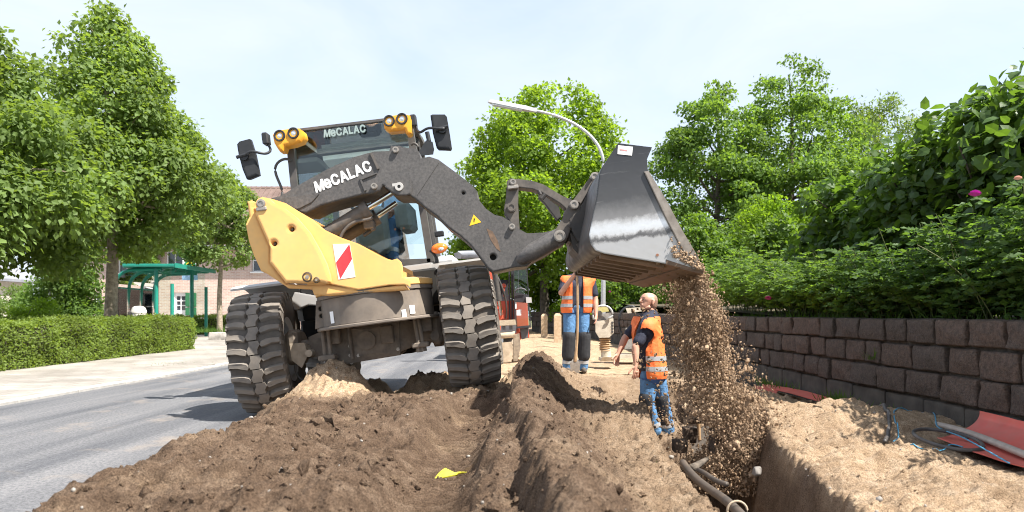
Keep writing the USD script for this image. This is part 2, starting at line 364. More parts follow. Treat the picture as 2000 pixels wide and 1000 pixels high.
    if fine:
        amp = np.clip(edge + (X > -1.0), 0, 1)
        calm = 1 - 0.75 * sstep(8.5, 10.0, Y) 
        c1 = np.abs(meshkit.fbm(P3(X, Y, 5.0, 5), 4, 21) - 0.5) * 2
        c2 = meshkit.fbm(P3(X, Y, 17.0, 7), 3, 31) - 0.5
        c3 = meshkit.noise(P3(X, Y, 60.0, 8), 33) - 0.5
        c4 = np.maximum(0, meshkit.noise(P3(X, Y, 11.0, 4), 35) * 1.6 - 0.6) * (meshkit.noise(P3(X, Y, 3.0, 4), 36) > 0.45)
        str_ = meshkit.fbm(np.stack([X * 5.0 + Y * 2, Y * 14.0 - X * 3, 0 * X], -1), 4, 41) - 0.5
        calm = calm * (1 - 0.62 * sstep(-0.1, 0.3, X - tr))
        h = h + amp * calm * (0.12 * (0.20 - c1) * (1 - 0.75 * rut) * (1 - 0.55 * bank) + 0.085 * c2 * (1 - 0.7 * rut) + 0.075 * (0.22 - np.abs(meshkit.fbm(P3(X, Y, 24.0, 6), 2, 37) - 0.5) * 2) * (1 - 0.8 * rut) + 0.045 * (c4 ** 2) * (1 - 0.7 * rut) + 0.022 * c3 * (1 - 0.7 * rut))
        h = h + 0.16 * str_ * bank * (1 - sstep(8, 10, Y))
    edge_drop = np.where(X < left_edge, -0.12 * sstep(0, 0.25, left_edge - X), 0)
    h = h + edge_drop
    h = h - 0.07 * sstep(WALLX - 0.75, WALLX - 0.05, X)
    return base + h
def sand_and_shade(X, Y, Z):
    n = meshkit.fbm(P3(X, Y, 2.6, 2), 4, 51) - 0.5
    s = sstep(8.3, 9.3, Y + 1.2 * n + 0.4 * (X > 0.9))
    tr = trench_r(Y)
    s = np.maximum(s, (0.72 + 0.5 * n) * sstep(-0.10, 0.10, X - tr + 0.35 * n) * sstep(-0.22, -0.02, Z))  # brown trench soil, wall shade also put in: less sand colour with depth
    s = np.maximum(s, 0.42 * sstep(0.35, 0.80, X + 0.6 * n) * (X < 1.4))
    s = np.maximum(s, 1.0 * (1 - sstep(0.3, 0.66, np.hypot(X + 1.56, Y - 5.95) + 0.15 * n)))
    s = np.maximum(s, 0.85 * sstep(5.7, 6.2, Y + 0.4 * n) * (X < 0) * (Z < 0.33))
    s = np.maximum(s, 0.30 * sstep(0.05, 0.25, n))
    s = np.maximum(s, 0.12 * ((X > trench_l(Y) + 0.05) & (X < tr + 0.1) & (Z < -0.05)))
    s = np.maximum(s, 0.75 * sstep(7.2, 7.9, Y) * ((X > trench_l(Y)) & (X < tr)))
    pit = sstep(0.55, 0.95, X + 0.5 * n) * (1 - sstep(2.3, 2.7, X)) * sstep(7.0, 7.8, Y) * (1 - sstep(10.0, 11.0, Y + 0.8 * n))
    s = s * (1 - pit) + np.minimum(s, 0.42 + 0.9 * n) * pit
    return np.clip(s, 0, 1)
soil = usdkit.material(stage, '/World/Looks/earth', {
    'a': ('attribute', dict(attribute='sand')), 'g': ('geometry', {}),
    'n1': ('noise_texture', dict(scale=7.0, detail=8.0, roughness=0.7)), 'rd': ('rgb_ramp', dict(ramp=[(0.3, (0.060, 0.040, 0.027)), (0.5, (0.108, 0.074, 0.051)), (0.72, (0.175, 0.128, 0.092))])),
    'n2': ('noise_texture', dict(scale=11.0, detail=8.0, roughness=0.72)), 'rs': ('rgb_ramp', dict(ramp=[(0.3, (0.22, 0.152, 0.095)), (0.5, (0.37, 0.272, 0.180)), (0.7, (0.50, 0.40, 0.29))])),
    'mx': ('mix', {}), 'n3': ('noise_texture', dict(scale=130.0, detail=4.0, roughness=0.7)), 'r3': ('rgb_ramp', dict(ramp=[(0.36, (0.40, 0.38, 0.36)), (0.62, (1.38, 1.36, 1.32))])), 'mu': ('mix', dict(mix_type='multiply', fac=0.8)),  # fine grain, crevice shade put into the colour where the bump is low
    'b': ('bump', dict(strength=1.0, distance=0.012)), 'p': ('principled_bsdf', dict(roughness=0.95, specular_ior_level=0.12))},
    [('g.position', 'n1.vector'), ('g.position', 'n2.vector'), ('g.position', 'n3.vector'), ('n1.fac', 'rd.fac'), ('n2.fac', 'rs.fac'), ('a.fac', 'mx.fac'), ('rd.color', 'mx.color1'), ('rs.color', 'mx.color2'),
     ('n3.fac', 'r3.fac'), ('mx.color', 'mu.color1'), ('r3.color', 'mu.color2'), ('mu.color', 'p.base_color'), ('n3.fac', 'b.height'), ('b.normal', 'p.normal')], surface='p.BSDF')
ex = np.r_[np.arange(-2.75, 3.5, 0.015), 3.6]
ey = np.concatenate([np.arange(1.3, 4.6, 0.0125), np.arange(4.6, 7.2, 0.019), np.arange(7.2, 10.8, 0.03)])
em = grid(ex, ey, earth)
v = np.array(em.vertices)
obj(None, 'earth', em, soil, smooth=True, kind='structure', attr={'sand': sand_and_shade(v[:, 0], v[:, 1], v[:, 2])})
# the sandy strip further on, where the road has been dug off
fx, fy = np.linspace(-1.2, 3.6, 70), np.r_[np.linspace(10.6, 20, 110), np.linspace(20.2, 40, 60)]
sand_edge = lambda Y: np.interp(Y, [10, 14, 20, 30, 40], [-0.75, -0.9, -0.6, 0.2, 0.6])
em = grid(fx, fy, lambda X, Y: earth(X, np.minimum(Y, 40), False) - rise(np.minimum(Y, 40)) + rise(Y) + 0.05 * (meshkit.fbm(P3(X, Y, 2.2), 4, 3) - 0.5) - 0.25 * (1 - sstep(0, 0.3, X - sand_edge(Y) + 0.3 * (meshkit.fbm(P3(X, Y, 1.5), 3, 4) - 0.5))) + 0.012)
v = np.array(em.vertices)
obj(None, 'sand_strip', em, soil, smooth=True, kind='structure', attr={'sand': np.clip(0.9 + 0.5 * (meshkit.fbm(v * 1.3, 3, 12) - 0.5), 0, 1)})

g_ = np.random.default_rng(17)
n = 620
bx0 = g_.uniform(-2.2, 0.9, n); by0 = 2.0 + 4.2 * g_.uniform(0, 1, n) ** 1.2
kk = (meshkit.fbm(np.stack([bx0 * 1.6, by0 * 1.6, 0 * bx0], -1), 3, 91) > 0.50) & (np.abs(bx0 + 0.32) > 0.2); bx0, by0 = bx0[kk], by0[kk]; bz0 = earth(bx0, by0); br0 = np.minimum(0.016 * np.exp(g_.normal(0, 0.45, len(bx0))), 0.045)
obj(None, 'broken_clods', lumps_mesh(np.stack([bx0, by0, bz0 + br0 * 0.1], 1), br0, 92, jitter=0.42), soil, smooth=False, kind='stuff', label='fist sized broken clods of dark earth half sunk into the spoil', cat='soil', attr={'sand': np.repeat(np.clip(sand_and_shade(bx0, by0, bz0) * 0.6, 0, 1), 12)})
# loose clods and pebbles lying on the soil
g_ = np.random.default_rng(11)
n = 5000
cx = g_.uniform(-2.5, 3.1, n); cy = 1.9 + 7.5 * g_.uniform(0, 1, n) ** 1.35
cz = earth(cx, cy)
cr = np.minimum(0.0045 * np.exp(g_.normal(0, 0.65, n)), 0.034) * (0.8 + 0.1 * cy)
keep = ((cz > -0.03 + rise(cy)) | (cx > 0.9)) & ((cx < 1.4) | (g_.random(n) < 0.35))
cx, cy, cz, cr = cx[keep], cy[keep], cz[keep], cr[keep]
lm = lumps_mesh(np.stack([cx, cy, cz + cr * 0.35], 1), cr, 12)
n2 = 15000
kx = g_.uniform(-2.5, 3.0, n2); ky = 1.9 + 6.6 * g_.uniform(0, 1, n2) ** 1.3; kz = earth(kx, ky); kr = np.minimum(0.0036 * np.exp(g_.normal(0, 0.5, n2)), 0.014) * np.where(kx > 1.5, 0.7, 1.0) * (0.75 + 0.12 * ky)
k_ = (kz > -0.05 + rise(ky)) & ((meshkit.fbm(np.stack([kx * 2.2, ky * 2.2, 0 * kx], -1), 3, 71) > 0.46) | (g_.random(n2) < 0.3)); kx, ky, kz, kr = kx[k_], ky[k_], kz[k_], kr[k_]
obj(None, 'soil_crumbs', crumbs_mesh(np.stack([kx, ky, kz + kr * 0.4], 1), kr, 72), soil, smooth=False, kind='stuff', label='fine crumbs of soil covering the dug earth', cat='soil', attr={'sand': np.repeat(np.clip(sand_and_shade(kx, ky, kz) + g_.normal(0, 0.18, len(kx)), 0, 1), 6)})
obj(None, 'loose_clods', lm, soil, smooth=False, kind='stuff', label='loose dark clods and crumbs of soil scattered over the dug earth', cat='soil', attr={'sand': np.repeat(np.clip(sand_and_shade(cx, cy, cz) + g_.normal(0, 0.15, len(cx)), 0, 1), 12)})
n = 420
cx = g_.uniform(-2.1, 2.9, n); cy = 2.0 + 6.0 * g_.uniform(0, 1, n) ** 1.3; cr = 0.004 * np.exp(g_.normal(0, 0.45, n)) * (0.8 + 0.12 * cy)
pebble = M('pebble', (0.30, 0.26, 0.22), (0.5, 0.47, 0.42), rough=0.7, scale=30, island=0.4)
obj(None, 'pebbles', lumps_mesh(np.stack([cx, cy, earth(cx, cy) + cr * 0.5], 1), cr, 13), pebble, smooth=True, kind='stuff', label='small pale pebbles strewn over the dug soil', cat='pebbles')
# ------------------------------------------------------------------ retaining wall of rough blocks
garden_soil = M('garden_soil', (0.05, 0.04, 0.025), (0.10, 0.08, 0.05), rough=0.95, scale=3)
def wall_top(Y): return 0.884 + 0.006 * (Y - 5)
def garden_h(X, Y): return 0.80 + 0.03 * (Y - 5) * (Y < 60) + 0.05 * np.maximum(0, X - 4.2) * (X < 12) + 0.1 * (meshkit.fbm(P3(X, Y, 1.0), 3, 77) - 0.5)
obj(None, 'garden_bank', grid(np.r_[3.62, 3.8, np.linspace(4.2, 12, 12), 20, 40, 90], np.r_[-6, 0, np.linspace(3, 30, 28), 45, 90], garden_h), garden_soil, smooth=True, kind='structure')

stone_mats = [M(f'wall_stone_{c}', a, b, rough=0.92, scale=26, lo=0.36, hi=0.64, bump=1.0, bscale=60, bdist=0.02, dust=(0.23, 0.18, 0.14), dust_amt=0.38, dscale=70)
              for c, a, b in (('a', (0.026, 0.019, 0.016), (0.072, 0.051, 0.041)), ('b', (0.030, 0.020, 0.016), (0.090, 0.060, 0.046)), ('c', (0.022, 0.0175, 0.0155), (0.060, 0.046, 0.039)))]
plinth_mat = M('wall_footing', (0.034, 0.030, 0.025), (0.075, 0.066, 0.054), rough=0.92, scale=6, bump=0.6, bscale=70, bdist=0.008)
core_mat = M('wall_joint', (0.025, 0.022, 0.018), (0.07, 0.062, 0.05), rough=0.95, scale=20, bump=0.8, bscale=60)

_lin = np.array([-1, -0.86, -0.45, 0, 0.45, 0.86, 1.0])
def rock_block(L, Hh, D, seed, rough=1.0):
    """A split-faced block: x along the wall, y depth (front at -y), z up, rounded and lumpy."""
    k = len(_lin); faces = []; verts = []; n0 = 0
    for ax in range(3):
        for sg in (-1, 1):
            a, b = np.meshgrid(_lin, _lin, indexing='ij')
            p = np.zeros((k, k, 3)); o = [i for i in range(3) if i != ax]
            p[..., ax] = sg; p[..., o[0]] = a; p[..., o[1]] = b
            verts.append(p.reshape(-1, 3))
            i, j = np.meshgrid(np.arange(k - 1), np.arange(k - 1), indexing='ij')
            q = np.stack([i * k + j, (i + 1) * k + j, (i + 1) * k + j + 1, i * k + j + 1], -1).reshape(-1, 4) + n0
            if (sg < 0) == (ax != 1): q = q[:, ::-1]
            faces += [q[:, [0, 1, 2]], q[:, [0, 2, 3]]]; n0 += k * k
    m = trimesh.Trimesh(np.vstack(verts), np.vstack(faces), process=False); m.merge_vertices()
    v = np.array(m.vertices) * np.array([L, D, Hh]) / 2
    h = np.array([L, D, Hh]) / 2; r = 0.020
    c = np.clip(v, -(h - r), h - r); d = v - c; ln = np.linalg.norm(d, axis=1, keepdims=True)
    v = c + np.where(ln > 1e-9, d / np.maximum(ln, 1e-9), 0) * np.minimum(ln, r)
    q = v * 1.0 + seed * 7.31
    nz = np.stack([meshkit.fbm(q * 9 + 3 * s, 3, seed + s) - 0.5 for s in range(3)], -1)
    v = v + nz * np.array([0.016, 0.05, 0.016]) * rough
    v[:, 1] -= 0.016 * rough * np.exp(-((v[:, 0] / (0.3 * L)) ** 2 + (v[:, 2] / (0.33 * Hh)) ** 2)) * (v[:, 1] < 0)
    return trimesh.Trimesh(v, m.faces, process=False)

wl = thing('retaining_wall', 'long low retaining wall of rough brown stone blocks below the shrubs', 'wall')
g_ = np.random.default_rng(21)
WP = np.array([[WALLX - 0.02, 0.9], [WALLX, 12.0], [WALLX + 0.02, 20.0], [2.55, 26.0], [0.85, 31.0]])
wd = np.r_[0, np.cumsum(np.linalg.norm(np.diff(WP, axis=0), axis=1))]
def wall_at(s):
    k = min(np.searchsorted(wd, s, 'right') - 1, len(wd) - 2); k = max(k, 0)
    d = (WP[k + 1] - WP[k]) / (wd[k + 1] - wd[k]); return WP[k] + d * (s - wd[k]), d
def place_block(m, s, off, z, yaw=0.0):
    p, d = wall_at(s); nrm = np.array([d[1], -d[0]])                     # points away from the road
    a = math.atan2(d[1], d[0])
    R = np.array([[d[0], nrm[0] * -1 * -1, 0], [d[1], nrm[1], 0], [0, 0, 1]])
    v = np.array(m.vertices); w = np.empty_like(v)
    w[:, 0] = p[0] + d[0] * v[:, 0] + nrm[0] * (v[:, 1] + off); w[:, 1] = p[1] + d[1] * v[:, 0] + nrm[1] * (v[:, 1] + off); w[:, 2] = z + v[:, 2]
    mm = trimesh.Trimesh(w, m.faces, process=False)
    if mm.volume < 0: mm.invert()
    return mm
nb = 0
for c in range(3):
    s = -0.2 + [0.0, 0.21, 0.1][c]
    while s < wd[-1] - 0.3:
        Yh = wall_at(s)[0][1]
        L = g_.uniform(0.33, 0.50) if Yh < 13 else g_.uniform(0.42, 0.62)
        if g_.random() < 0.2: L *= 0.72
        Hh = 0.200 + g_.normal() * 0.004; D = 0.24
        zt = wall_top(Yh) - 0.216 * c + 0.0095 * max(0, Yh - 10) * 0.6
        sd = int(g_.integers(0, 40)); off = 0.12 + g_.normal() * 0.008 + 0.012 * c * 0
        m = rock_block(L - 0.024, Hh, D, sd, 1.2)
        obj(wl, 'block', place_block(m, s + L / 2, off, zt - Hh / 2 + g_.normal() * 0.002), stone_mats[int(g_.integers(0, 3))], smooth=50)
        nb += 1; s += L
s = -0.1
while s < 24:
    Yh = wall_at(s)[0][1]; L = g_.uniform(0.5, 0.66)
    m = rock_block(L - 0.008, 0.34, 0.24, int(g_.integers(0, 40)), 0.25)
    obj(wl, 'footing_block', place_block(m, s + L / 2, 0.128, wall_top(Yh) - 0.216 * 3 - 0.172 + 0.0095 * max(0, Yh - 10) * 0.6), plinth_mat, smooth=50); s += L
core = []
for a, b in zip(WP[:-1], WP[1:]):
    n_ = max(1, int(np.linalg.norm(b - a) / 2)); 
    for q in range(n_):
        p0, p1 = a + (b - a) * q / n_, a + (b - a) * (q + 1) / n_; d = (p1 - p0) / np.linalg.norm(p1 - p0); nr = np.array([d[1], -d[0]]); zt = wall_top((p0[1] + p1[1]) / 2) + 0.0057 * max(0, (p0[1] + p1[1]) / 2 - 10) - 0.03
        core.append(hullpts([[*(pp + nr * o), z] for pp in (p0, p1) for o in (0.045, 0.27) for z in (-0.1, zt)]))
obj(wl, 'joint_filling', core, core_mat, smooth=False)

# ------------------------------------------------------------------ foliage
def unit(v): return v / (np.linalg.norm(v, axis=-1, keepdims=True) + 1e-12)
def leaf_cards(C, D, N, L, W, fold=0.22, big=False):
    S = unit(np.cross(D, N)); N = np.cross(S, D)
    L = np.broadcast_to(L, len(C))[:, None]; W = np.broadcast_to(W, len(C))[:, None]
    n = len(C)
    if big:
        V = np.stack([C, C + D * L * 1.0 - N * L * 0.10, C + D * L * 0.22 + S * W * 0.85 + N * W * fold, C + D * L * 0.62 + S * W * 0.8 + N * W * fold * 0.8,
                      C + D * L * 0.22 - S * W * 0.85 + N * W * fold, C + D * L * 0.62 - S * W * 0.8 + N * W * fold * 0.8, C + D * L * 0.45 + N * L * 0.03], 1)
        F = np.array([[0, 6, 2], [2, 6, 3], [3, 6, 1], [0, 4, 6], [4, 5, 6], [5, 1, 6]])
        k = 7
    else:
        V = np.stack([C, C + D * L, C + D * L * 0.42 + S * W + N * W * fold, C + D * L * 0.42 - S * W + N * W * fold], 1)
        F = np.array([[0, 1, 2], [0, 3, 1]]); k = 4
    return V.reshape(-1, 3), (F[None] + k * np.arange(n)[:, None, None]).reshape(-1, 3)

def lump_foliage(lc, lr, n, L, W, droop, flat, seed, big=False, up=0.8, inner=0.55, rnd=0.7, gap=None, fold=0.22):
    g = np.random.default_rng(seed)
    lc = np.asarray(lc, float); lr = np.broadcast_to(np.asarray(lr, float), (len(lc),))
    w = lr ** 2; k = g.choice(len(lc), n, p=w / w.sum())
    d = g.normal(size=(n, 3)); d[:, 2] += 0.35; d = unit(d)
    rad = inner + (1.0 - inner) * g.uniform(0, 1, n) ** 0.6
    rad *= 1 + 0.16 * g.normal(size=n)
    pos = lc[k] + d * (lr[k] * rad)[:, None] * np.array([1, 1, flat])
    if gap:
        keep = meshkit.fbm(pos * gap[0], 2, seed) > gap[1]
        pos, d = pos[keep], d[keep]; n = len(pos)
    D = unit(d * 0.6 + g.normal(size=(n, 3)) * rnd - np.array([0, 0, droop]))
    N = unit(d * 0.8 + g.normal(size=(n, 3)) * 0.4 + np.array([0, 0, up]))
    sc = g.uniform(0.7, 1.25, n)
    return leaf_cards(pos, D, N, L * sc, W * sc, fold, big)

def crown_lumps(prof, K, seed, rl=(0.35, 0.75), surf=0.75, wob=0.22, squash=1.0):
    """Bough centres inside a profile [(z, r)], most of them near the surface."""
    g = np.random.default_rng(seed); z, r = np.array(prof, float).T
    zz = np.linspace(z[0], z[-1], 200); w = np.interp(zz, z, r) ** 1.3 + 0.02
    zc = g.choice(zz, K, p=w / w.sum()); th = g.uniform(0, 2 * np.pi, K)
    R = np.interp(zc, z, r) * (1 + wob * 2 * (meshkit.noise(np.stack([np.cos(th) * 1.7, np.sin(th) * 1.7, zc * 0.9], -1), seed) - 0.5))
    u = np.where(g.random(K) < surf, g.uniform(0.72, 1.0, K), np.sqrt(g.uniform(0, 0.6, K)))
    rad = g.uniform(*rl, K) * np.clip(0.45 + 0.55 * R / max(r), 0.35, 1)
    q = np.maximum(R - rad * 0.75, 0) * u
    return np.stack([q * np.cos(th), q * np.sin(th) * squash, zc], -1), rad

bark = M('bark', (0.20, 0.16, 0.115), (0.38, 0.32, 0.24), rough=0.9, scale=14, bump=0.9, bscale=30, bdist=0.02)
bark2 = M('bark_dark', (0.06, 0.05, 0.04), (0.14, 0.115, 0.09), rough=0.9, scale=10, bump=0.8, bscale=30, bdist=0.02)
def limbs(lc, base, top, r0, seed, k=22):
    g = np.random.default_rng(seed); out = []
    for i in g.choice(len(lc), min(k, len(lc)), replace=False):
        t = np.clip(0.15 + 0.75 * (lc[i][2] - base[2]) / max(top[2] - base[2], 0.1) * g.uniform(0.55, 0.9), 0.05, 0.95)
        p0 = base + (top - base) * t; p2 = lc[i]
        p1 = (p0 + p2) / 2 + g.normal(size=3) * 0.12 + np.array([0, 0, -0.05])
        rr = r0 * (1 - t) * 0.55 + 0.012
        out.append(tube(spline([p0, p1, p2], 8), np.linspace(rr, 0.008, 8), 6))
    return out
def tree(name, label, loc, prof, K, n, L, W, mat, seed, rt, droop=0.3, flat=0.8, big=False, rl=(0.35, 0.75), trunk_mat=None, lean=(0, 0), surf=0.75, up=0.8, wob=0.22, gap=None, inner=0.55, rnd=0.7, squash=1.0, cat='tree', group=None, extra=None, klimb=22):
    t = thing(name, label, cat, loc, group)
    lc, lr = crown_lumps(prof, K, seed, rl, surf, wob, squash)
    lc[:, 0] += lean[0] * lc[:, 2] / prof[-1][0]; lc[:, 1] += lean[1] * lc[:, 2] / prof[-1][0]
    z1 = prof[-1][0]; top = np.array([lean[0], lean[1], z1 * 0.93]); zb = np.array([0, 0, max(prof[0][0], 0.3)])
    g = np.random.default_rng(seed + 1)
    tp = np.array([[0, 0, -0.25], [0, 0, 0.15]] + [[lean[0] * q + g.normal() * 0.04, lean[1] * q + g.normal() * 0.04, z1 * q] for q in (0.25, 0.5, 0.75, 0.93)])
    trunk = tube(spline(tp, 24), np.interp(np.linspace(0, 1, 24), [0, 0.06, 0.3, 1], [rt * 1.35, rt, rt * 0.8, rt * 0.12]), 12)
    obj(t, 'trunk', trunk, trunk_mat or bark, smooth=True)
    lm = limbs(lc, zb, top, rt, seed + 2, klimb) + (extra or [])
    obj(t, 'branches', lm, trunk_mat or bark, smooth=True)
    V, F = lump_foliage(lc, lr, n, L, W, droop, flat, seed + 3, big, up, inner, rnd, gap)
    obj(t, 'crown', (V, F), mat, smooth=False)
    return t

linden = leaf_mat('linden_leaf', (0.125, 0.185, 0.055), (0.205, 0.285, 0.100), (0.34, 0.42, 0.20), trans=0.35)
linden2 = leaf_mat('young_tree_leaf', (0.125, 0.185, 0.060), (0.20, 0.275, 0.10), (0.31, 0.38, 0.17), trans=0.35)
maple = leaf_mat('maple_leaf', (0.130, 0.205, 0.030), (0.205, 0.30, 0.045), (0.29, 0.38, 0.08), trans=0.42)
beech = leaf_mat('beech_leaf', (0.105, 0.175, 0.045), (0.180, 0.270, 0.070), (0.29, 0.38, 0.13), trans=0.36)
willow = leaf_mat('willow_leaf', (0.10, 0.15, 0.045), (0.15, 0.20, 0.065), (0.22, 0.27, 0.10), trans=0.35)
hazel = leaf_mat('hazel_leaf', (0.058, 0.108, 0.025), (0.120, 0.190, 0.042), (0.26, 0.33, 0.11), trans=0.34, rough=0.46, spec=0.35)
rose_l = leaf_mat('rose_leaf', (0.070, 0.130, 0.038), (0.120, 0.200, 0.058), (0.21, 0.29, 0.10), trans=0.36)
laurel = leaf_mat('laurel_leaf', (0.095, 0.165, 0.03), (0.165, 0.26, 0.048), (0.26, 0.36, 0.08), trans=0.34, rough=0.5, spec=0.3)
golden = leaf_mat('golden_leaf', (0.12, 0.20, 0.02), (0.19, 0.29, 0.03), (0.27, 0.37, 0.05), trans=0.4)
holly = leaf_mat('holly_leaf', (0.015, 0.035, 0.015), (0.03, 0.06, 0.02), (0.08, 0.11, 0.04), trans=0.15, rough=0.35, spec=0.5)
hedge_l = leaf_mat('privet_leaf', (0.145, 0.200, 0.048), (0.225, 0.295, 0.075), (0.33, 0.40, 0.13), trans=0.35, clump=1.6)
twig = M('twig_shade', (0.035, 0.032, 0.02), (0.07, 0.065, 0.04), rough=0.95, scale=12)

# left of the road
tree('linden_tree', 'tall pyramid shaped linden tree beside the green bus shelter', (-9.42, 16.0, rz(16)), [(2.45, 0.8), (2.7, 1.9), (3.3, 2.5), (4.2, 2.72), (5.2, 2.3), (6.2, 1.6), (7.3, 0.95), (7.9, 0.5), (8.35, 0.12)], 230, 52000, 0.118, 0.046, linden, 31, 0.15, droop=0.75, flat=0.75, rl=(0.36, 0.72), up=0.75, inner=0.62, klimb=40)
tree('linden_tree', 'broad linden tree cut off by the left edge of the photo', (-10.25, 12.6, rz(12.6)), [(1.75, 1.6), (2.1, 2.6), (3.0, 2.95), (4.2, 2.5), (5.2, 1.6), (6.1, 0.9), (6.75, 0.2)], 170, 44000, 0.118, 0.046, linden, 35, 0.16, droop=0.75, flat=0.75, rl=(0.36, 0.72), up=0.75, inner=0.62, klimb=30)
tree('young_tree', 'slim young street tree with an open crown in front of the brick house', (-10.7, 25.0, rz(25) + 0.25), [(2.2, 0.5), (2.7, 1.7), (3.6, 2.0), (4.6, 1.75), (5.3, 1.1), (5.9, 0.3)], 95, 20000, 0.115, 0.046, linden2, 41, 0.105, droop=0.5, flat=0.7, rl=(0.35, 0.62), inner=0.3, gap=(1.6, 0.30),
     extra=[tube(spline([[0, 0, 2.35], [0.55, -0.1, 2.5], [0.85, -0.1, 3.2]], 10), np.linspace(0.05, 0.02, 10), 7)])

def box_hedge(name, label, corners, z0, h, depth_lean, n, L, W, mat, seed, cat='hedge'):
    """A clipped hedge on a straight plan strip from a to b, of given width to its left (-x) side."""
    (ax, ay), (bx_, by), wid = corners
    t = thing(name, label, cat, (ax, ay, z0))
    a = np.array([0, 0.0]); b = np.array([bx_ - ax, by - ay]); d = unit(b - a); ln = np.linalg.norm(b - a); nr = np.array([-d[1], d[0]])     # nr: to the left of travel
    g = np.random.default_rng(seed)
    zr = rise(by) - rise(ay)
    areas = np.array([ln * h, ln * h * 0.25, ln * wid, wid * h, wid * h])
    f = g.choice(5, n, p=areas / areas.sum()); u, w = g.uniform(0, 1, n), g.uniform(0, 1, n)
    s = np.where(f < 3, u * ln, np.where(f == 3, 0, ln)); o = np.select([f == 0, f == 1], [0 * u, wid + 0 * u], u * wid); o = np.where(f == 2, w * wid, o)
    z = np.where(f == 2, h, w * h)
    nn = np.select([f[:, None] == 0, f[:, None] == 1, f[:, None] == 2, f[:, None] == 3], [np.r_[-nr, 0], np.r_[nr, 0], np.array([0, 0, 1.0]), np.r_[-d, 0]], np.r_[d, 0])
    pos = np.stack([a[0] + d[0] * s + nr[0] * o, a[1] + d[1] * s + nr[1] * o, z + zr * s / ln], -1)
    pos += nn * (0.13 * (meshkit.fbm(pos * 2.2, 3, seed) - 0.5) * 2 + 0.03 * g.normal(size=n) - 0.01)[:, None]
    # round the top edges a little
    over = np.clip((z - (h - 0.12)) / 0.12, 0, 1); pos -= np.where((f == 0)[:, None], 1, 0) * np.r_[-nr, 0] * (0.07 * over ** 2)[:, None]
    D = unit(nn * 0.5 + g.normal(size=(n, 3)) * 0.7 + np.array([0, 0, 0.25])); N = unit(nn * 0.7 + g.normal(size=(n, 3)) * 0.5 + np.array([0, 0, 0.6]))
    sc = g.uniform(0.7, 1.3, n)
    V, F = leaf_cards(pos, D, N, L * sc, W * sc)
    obj(t, 'leaves', (V, F), mat, smooth=False)
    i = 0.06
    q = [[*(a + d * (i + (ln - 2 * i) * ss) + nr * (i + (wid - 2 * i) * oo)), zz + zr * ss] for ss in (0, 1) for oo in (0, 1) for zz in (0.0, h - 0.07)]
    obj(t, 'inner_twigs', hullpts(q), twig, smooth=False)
    return t
box_hedge('clipped_hedge', 'low clipped bright green privet hedge along the pavement', ((-8.2, 9.2), (-7.95, 17.1), 1.15), 0.035, 0.76, 0, 60000, 0.038, 0.016, hedge_l, 51)
box_hedge('clipped_hedge', 'short clipped hedge behind the far end of the bus shelter', ((-13.9, 27.0), (-11.2, 27.3), 0.8), rz(27), 0.75, 0, 9000, 0.05, 0.02, hedge_l, 52)

def bush(name, label, loc, lumps, n, L, W, mat, seed, big=False, droop=0.2, flat=0.85, up=0.6, inner=0.55, rnd=0.7, cat='bush', stems=14, stem_mat=None, gap=None, group=None):
    t = thing(name, label, cat, loc, group)
    lumps = np.asarray(lumps, float); g = np.random.default_rng(seed)
    K = max(3, int(34 * len(lumps) ** 0.5)); lc, lr = [], []
    for k in range(K):                                               # smaller boughs on the surface of the given masses
        i = g.choice(len(lumps), p=lumps[:, 3] ** 2 / (lumps[:, 3] ** 2).sum()); d = unit(g.normal(size=3) + np.array([0, 0, 0.3]))
        rr = lumps[i, 3] * g.uniform(0.26, 0.46); lc.append(lumps[i, :3] + d * (lumps[i, 3] - rr * 0.7) * g.uniform(0.6, 1.05)); lr.append(rr)
    lc, lr = np.array(lc), np.array(lr); lc[:, 2] = np.maximum(lc[:, 2], lr * 0.5)
    V, F = lump_foliage(lc, lr, n, L, W, droop, flat, seed + 3, big, up, inner, rnd, gap)
    obj(t, 'leaves', (V, F), mat, smooth=False)
    st = []
    for i in g.choice(len(lc), min(stems, len(lc)), replace=False):
        p0 = np.array([lc[i][0] * 0.3 + g.normal() * 0.06, lc[i][1] * 0.5 + g.normal() * 0.06, -0.05]); p2 = lc[i] + np.array([0, 0, lr[i] * 0.4]); p1 = (p0 + p2) / 2 + g.normal(size=3) * 0.08
        st.append(tube(spline([p0, p1, p2], 8), np.linspace(0.016, 0.006, 8), 5))
    obj(t, 'stems', st, stem_mat or bark2, smooth=True)
    return t
# behind the hedge at the left
bush('garden_bush', 'tall dense dark green bush beside the linden trunk, left of the brick house', (-13.15, 20.2, rz(20)), [(-0.9, 0, 0.8, 0.85), (0.3, 0, 0.8, 0.85), (-0.4, 0, 1.6, 0.8), (0.5, 0, 1.6, 0.75), (0, 0, 2.3, 0.7), (-0.6, 0.2, 2.2, 0.6)], 17000, 0.085, 0.032, beech, 61)
bush('garden_bush', 'loose grey green bush at the left edge of the photo above the hedge', (-14.9, 20.5, rz(20)), [(-0.9, 0, 0.7, 0.8), (0.4, 0, 0.8, 0.8), (0.9, 0.5, 1.3, 0.8), (-0.5, 0.5, 1.3, 0.75)], 12000, 0.07, 0.025, linden2, 63)
bush('golden_bush', 'small yellow green shrub between the two bigger bushes at the left', (-13.0, 18.4, rz(18)), [(0, 0, 0.5, 0.6), (0.4, 0, 0.9, 0.45), (-0.4, 0, 0.8, 0.4)], 6500, 0.06, 0.02, golden, 65)
bush('ivy', 'dark green climber on the brick house below its gutter', (-17.6, 32.45, 2.4), [(0, 0, 0.3, 0.5), (0.35, 0, 1.0, 0.55), (-0.4, 0, 1.2, 0.55), (0.3, 0, 1.6, 0.4)], 5200, 0.11, 0.05, beech, 67, cat='climber', stems=5)

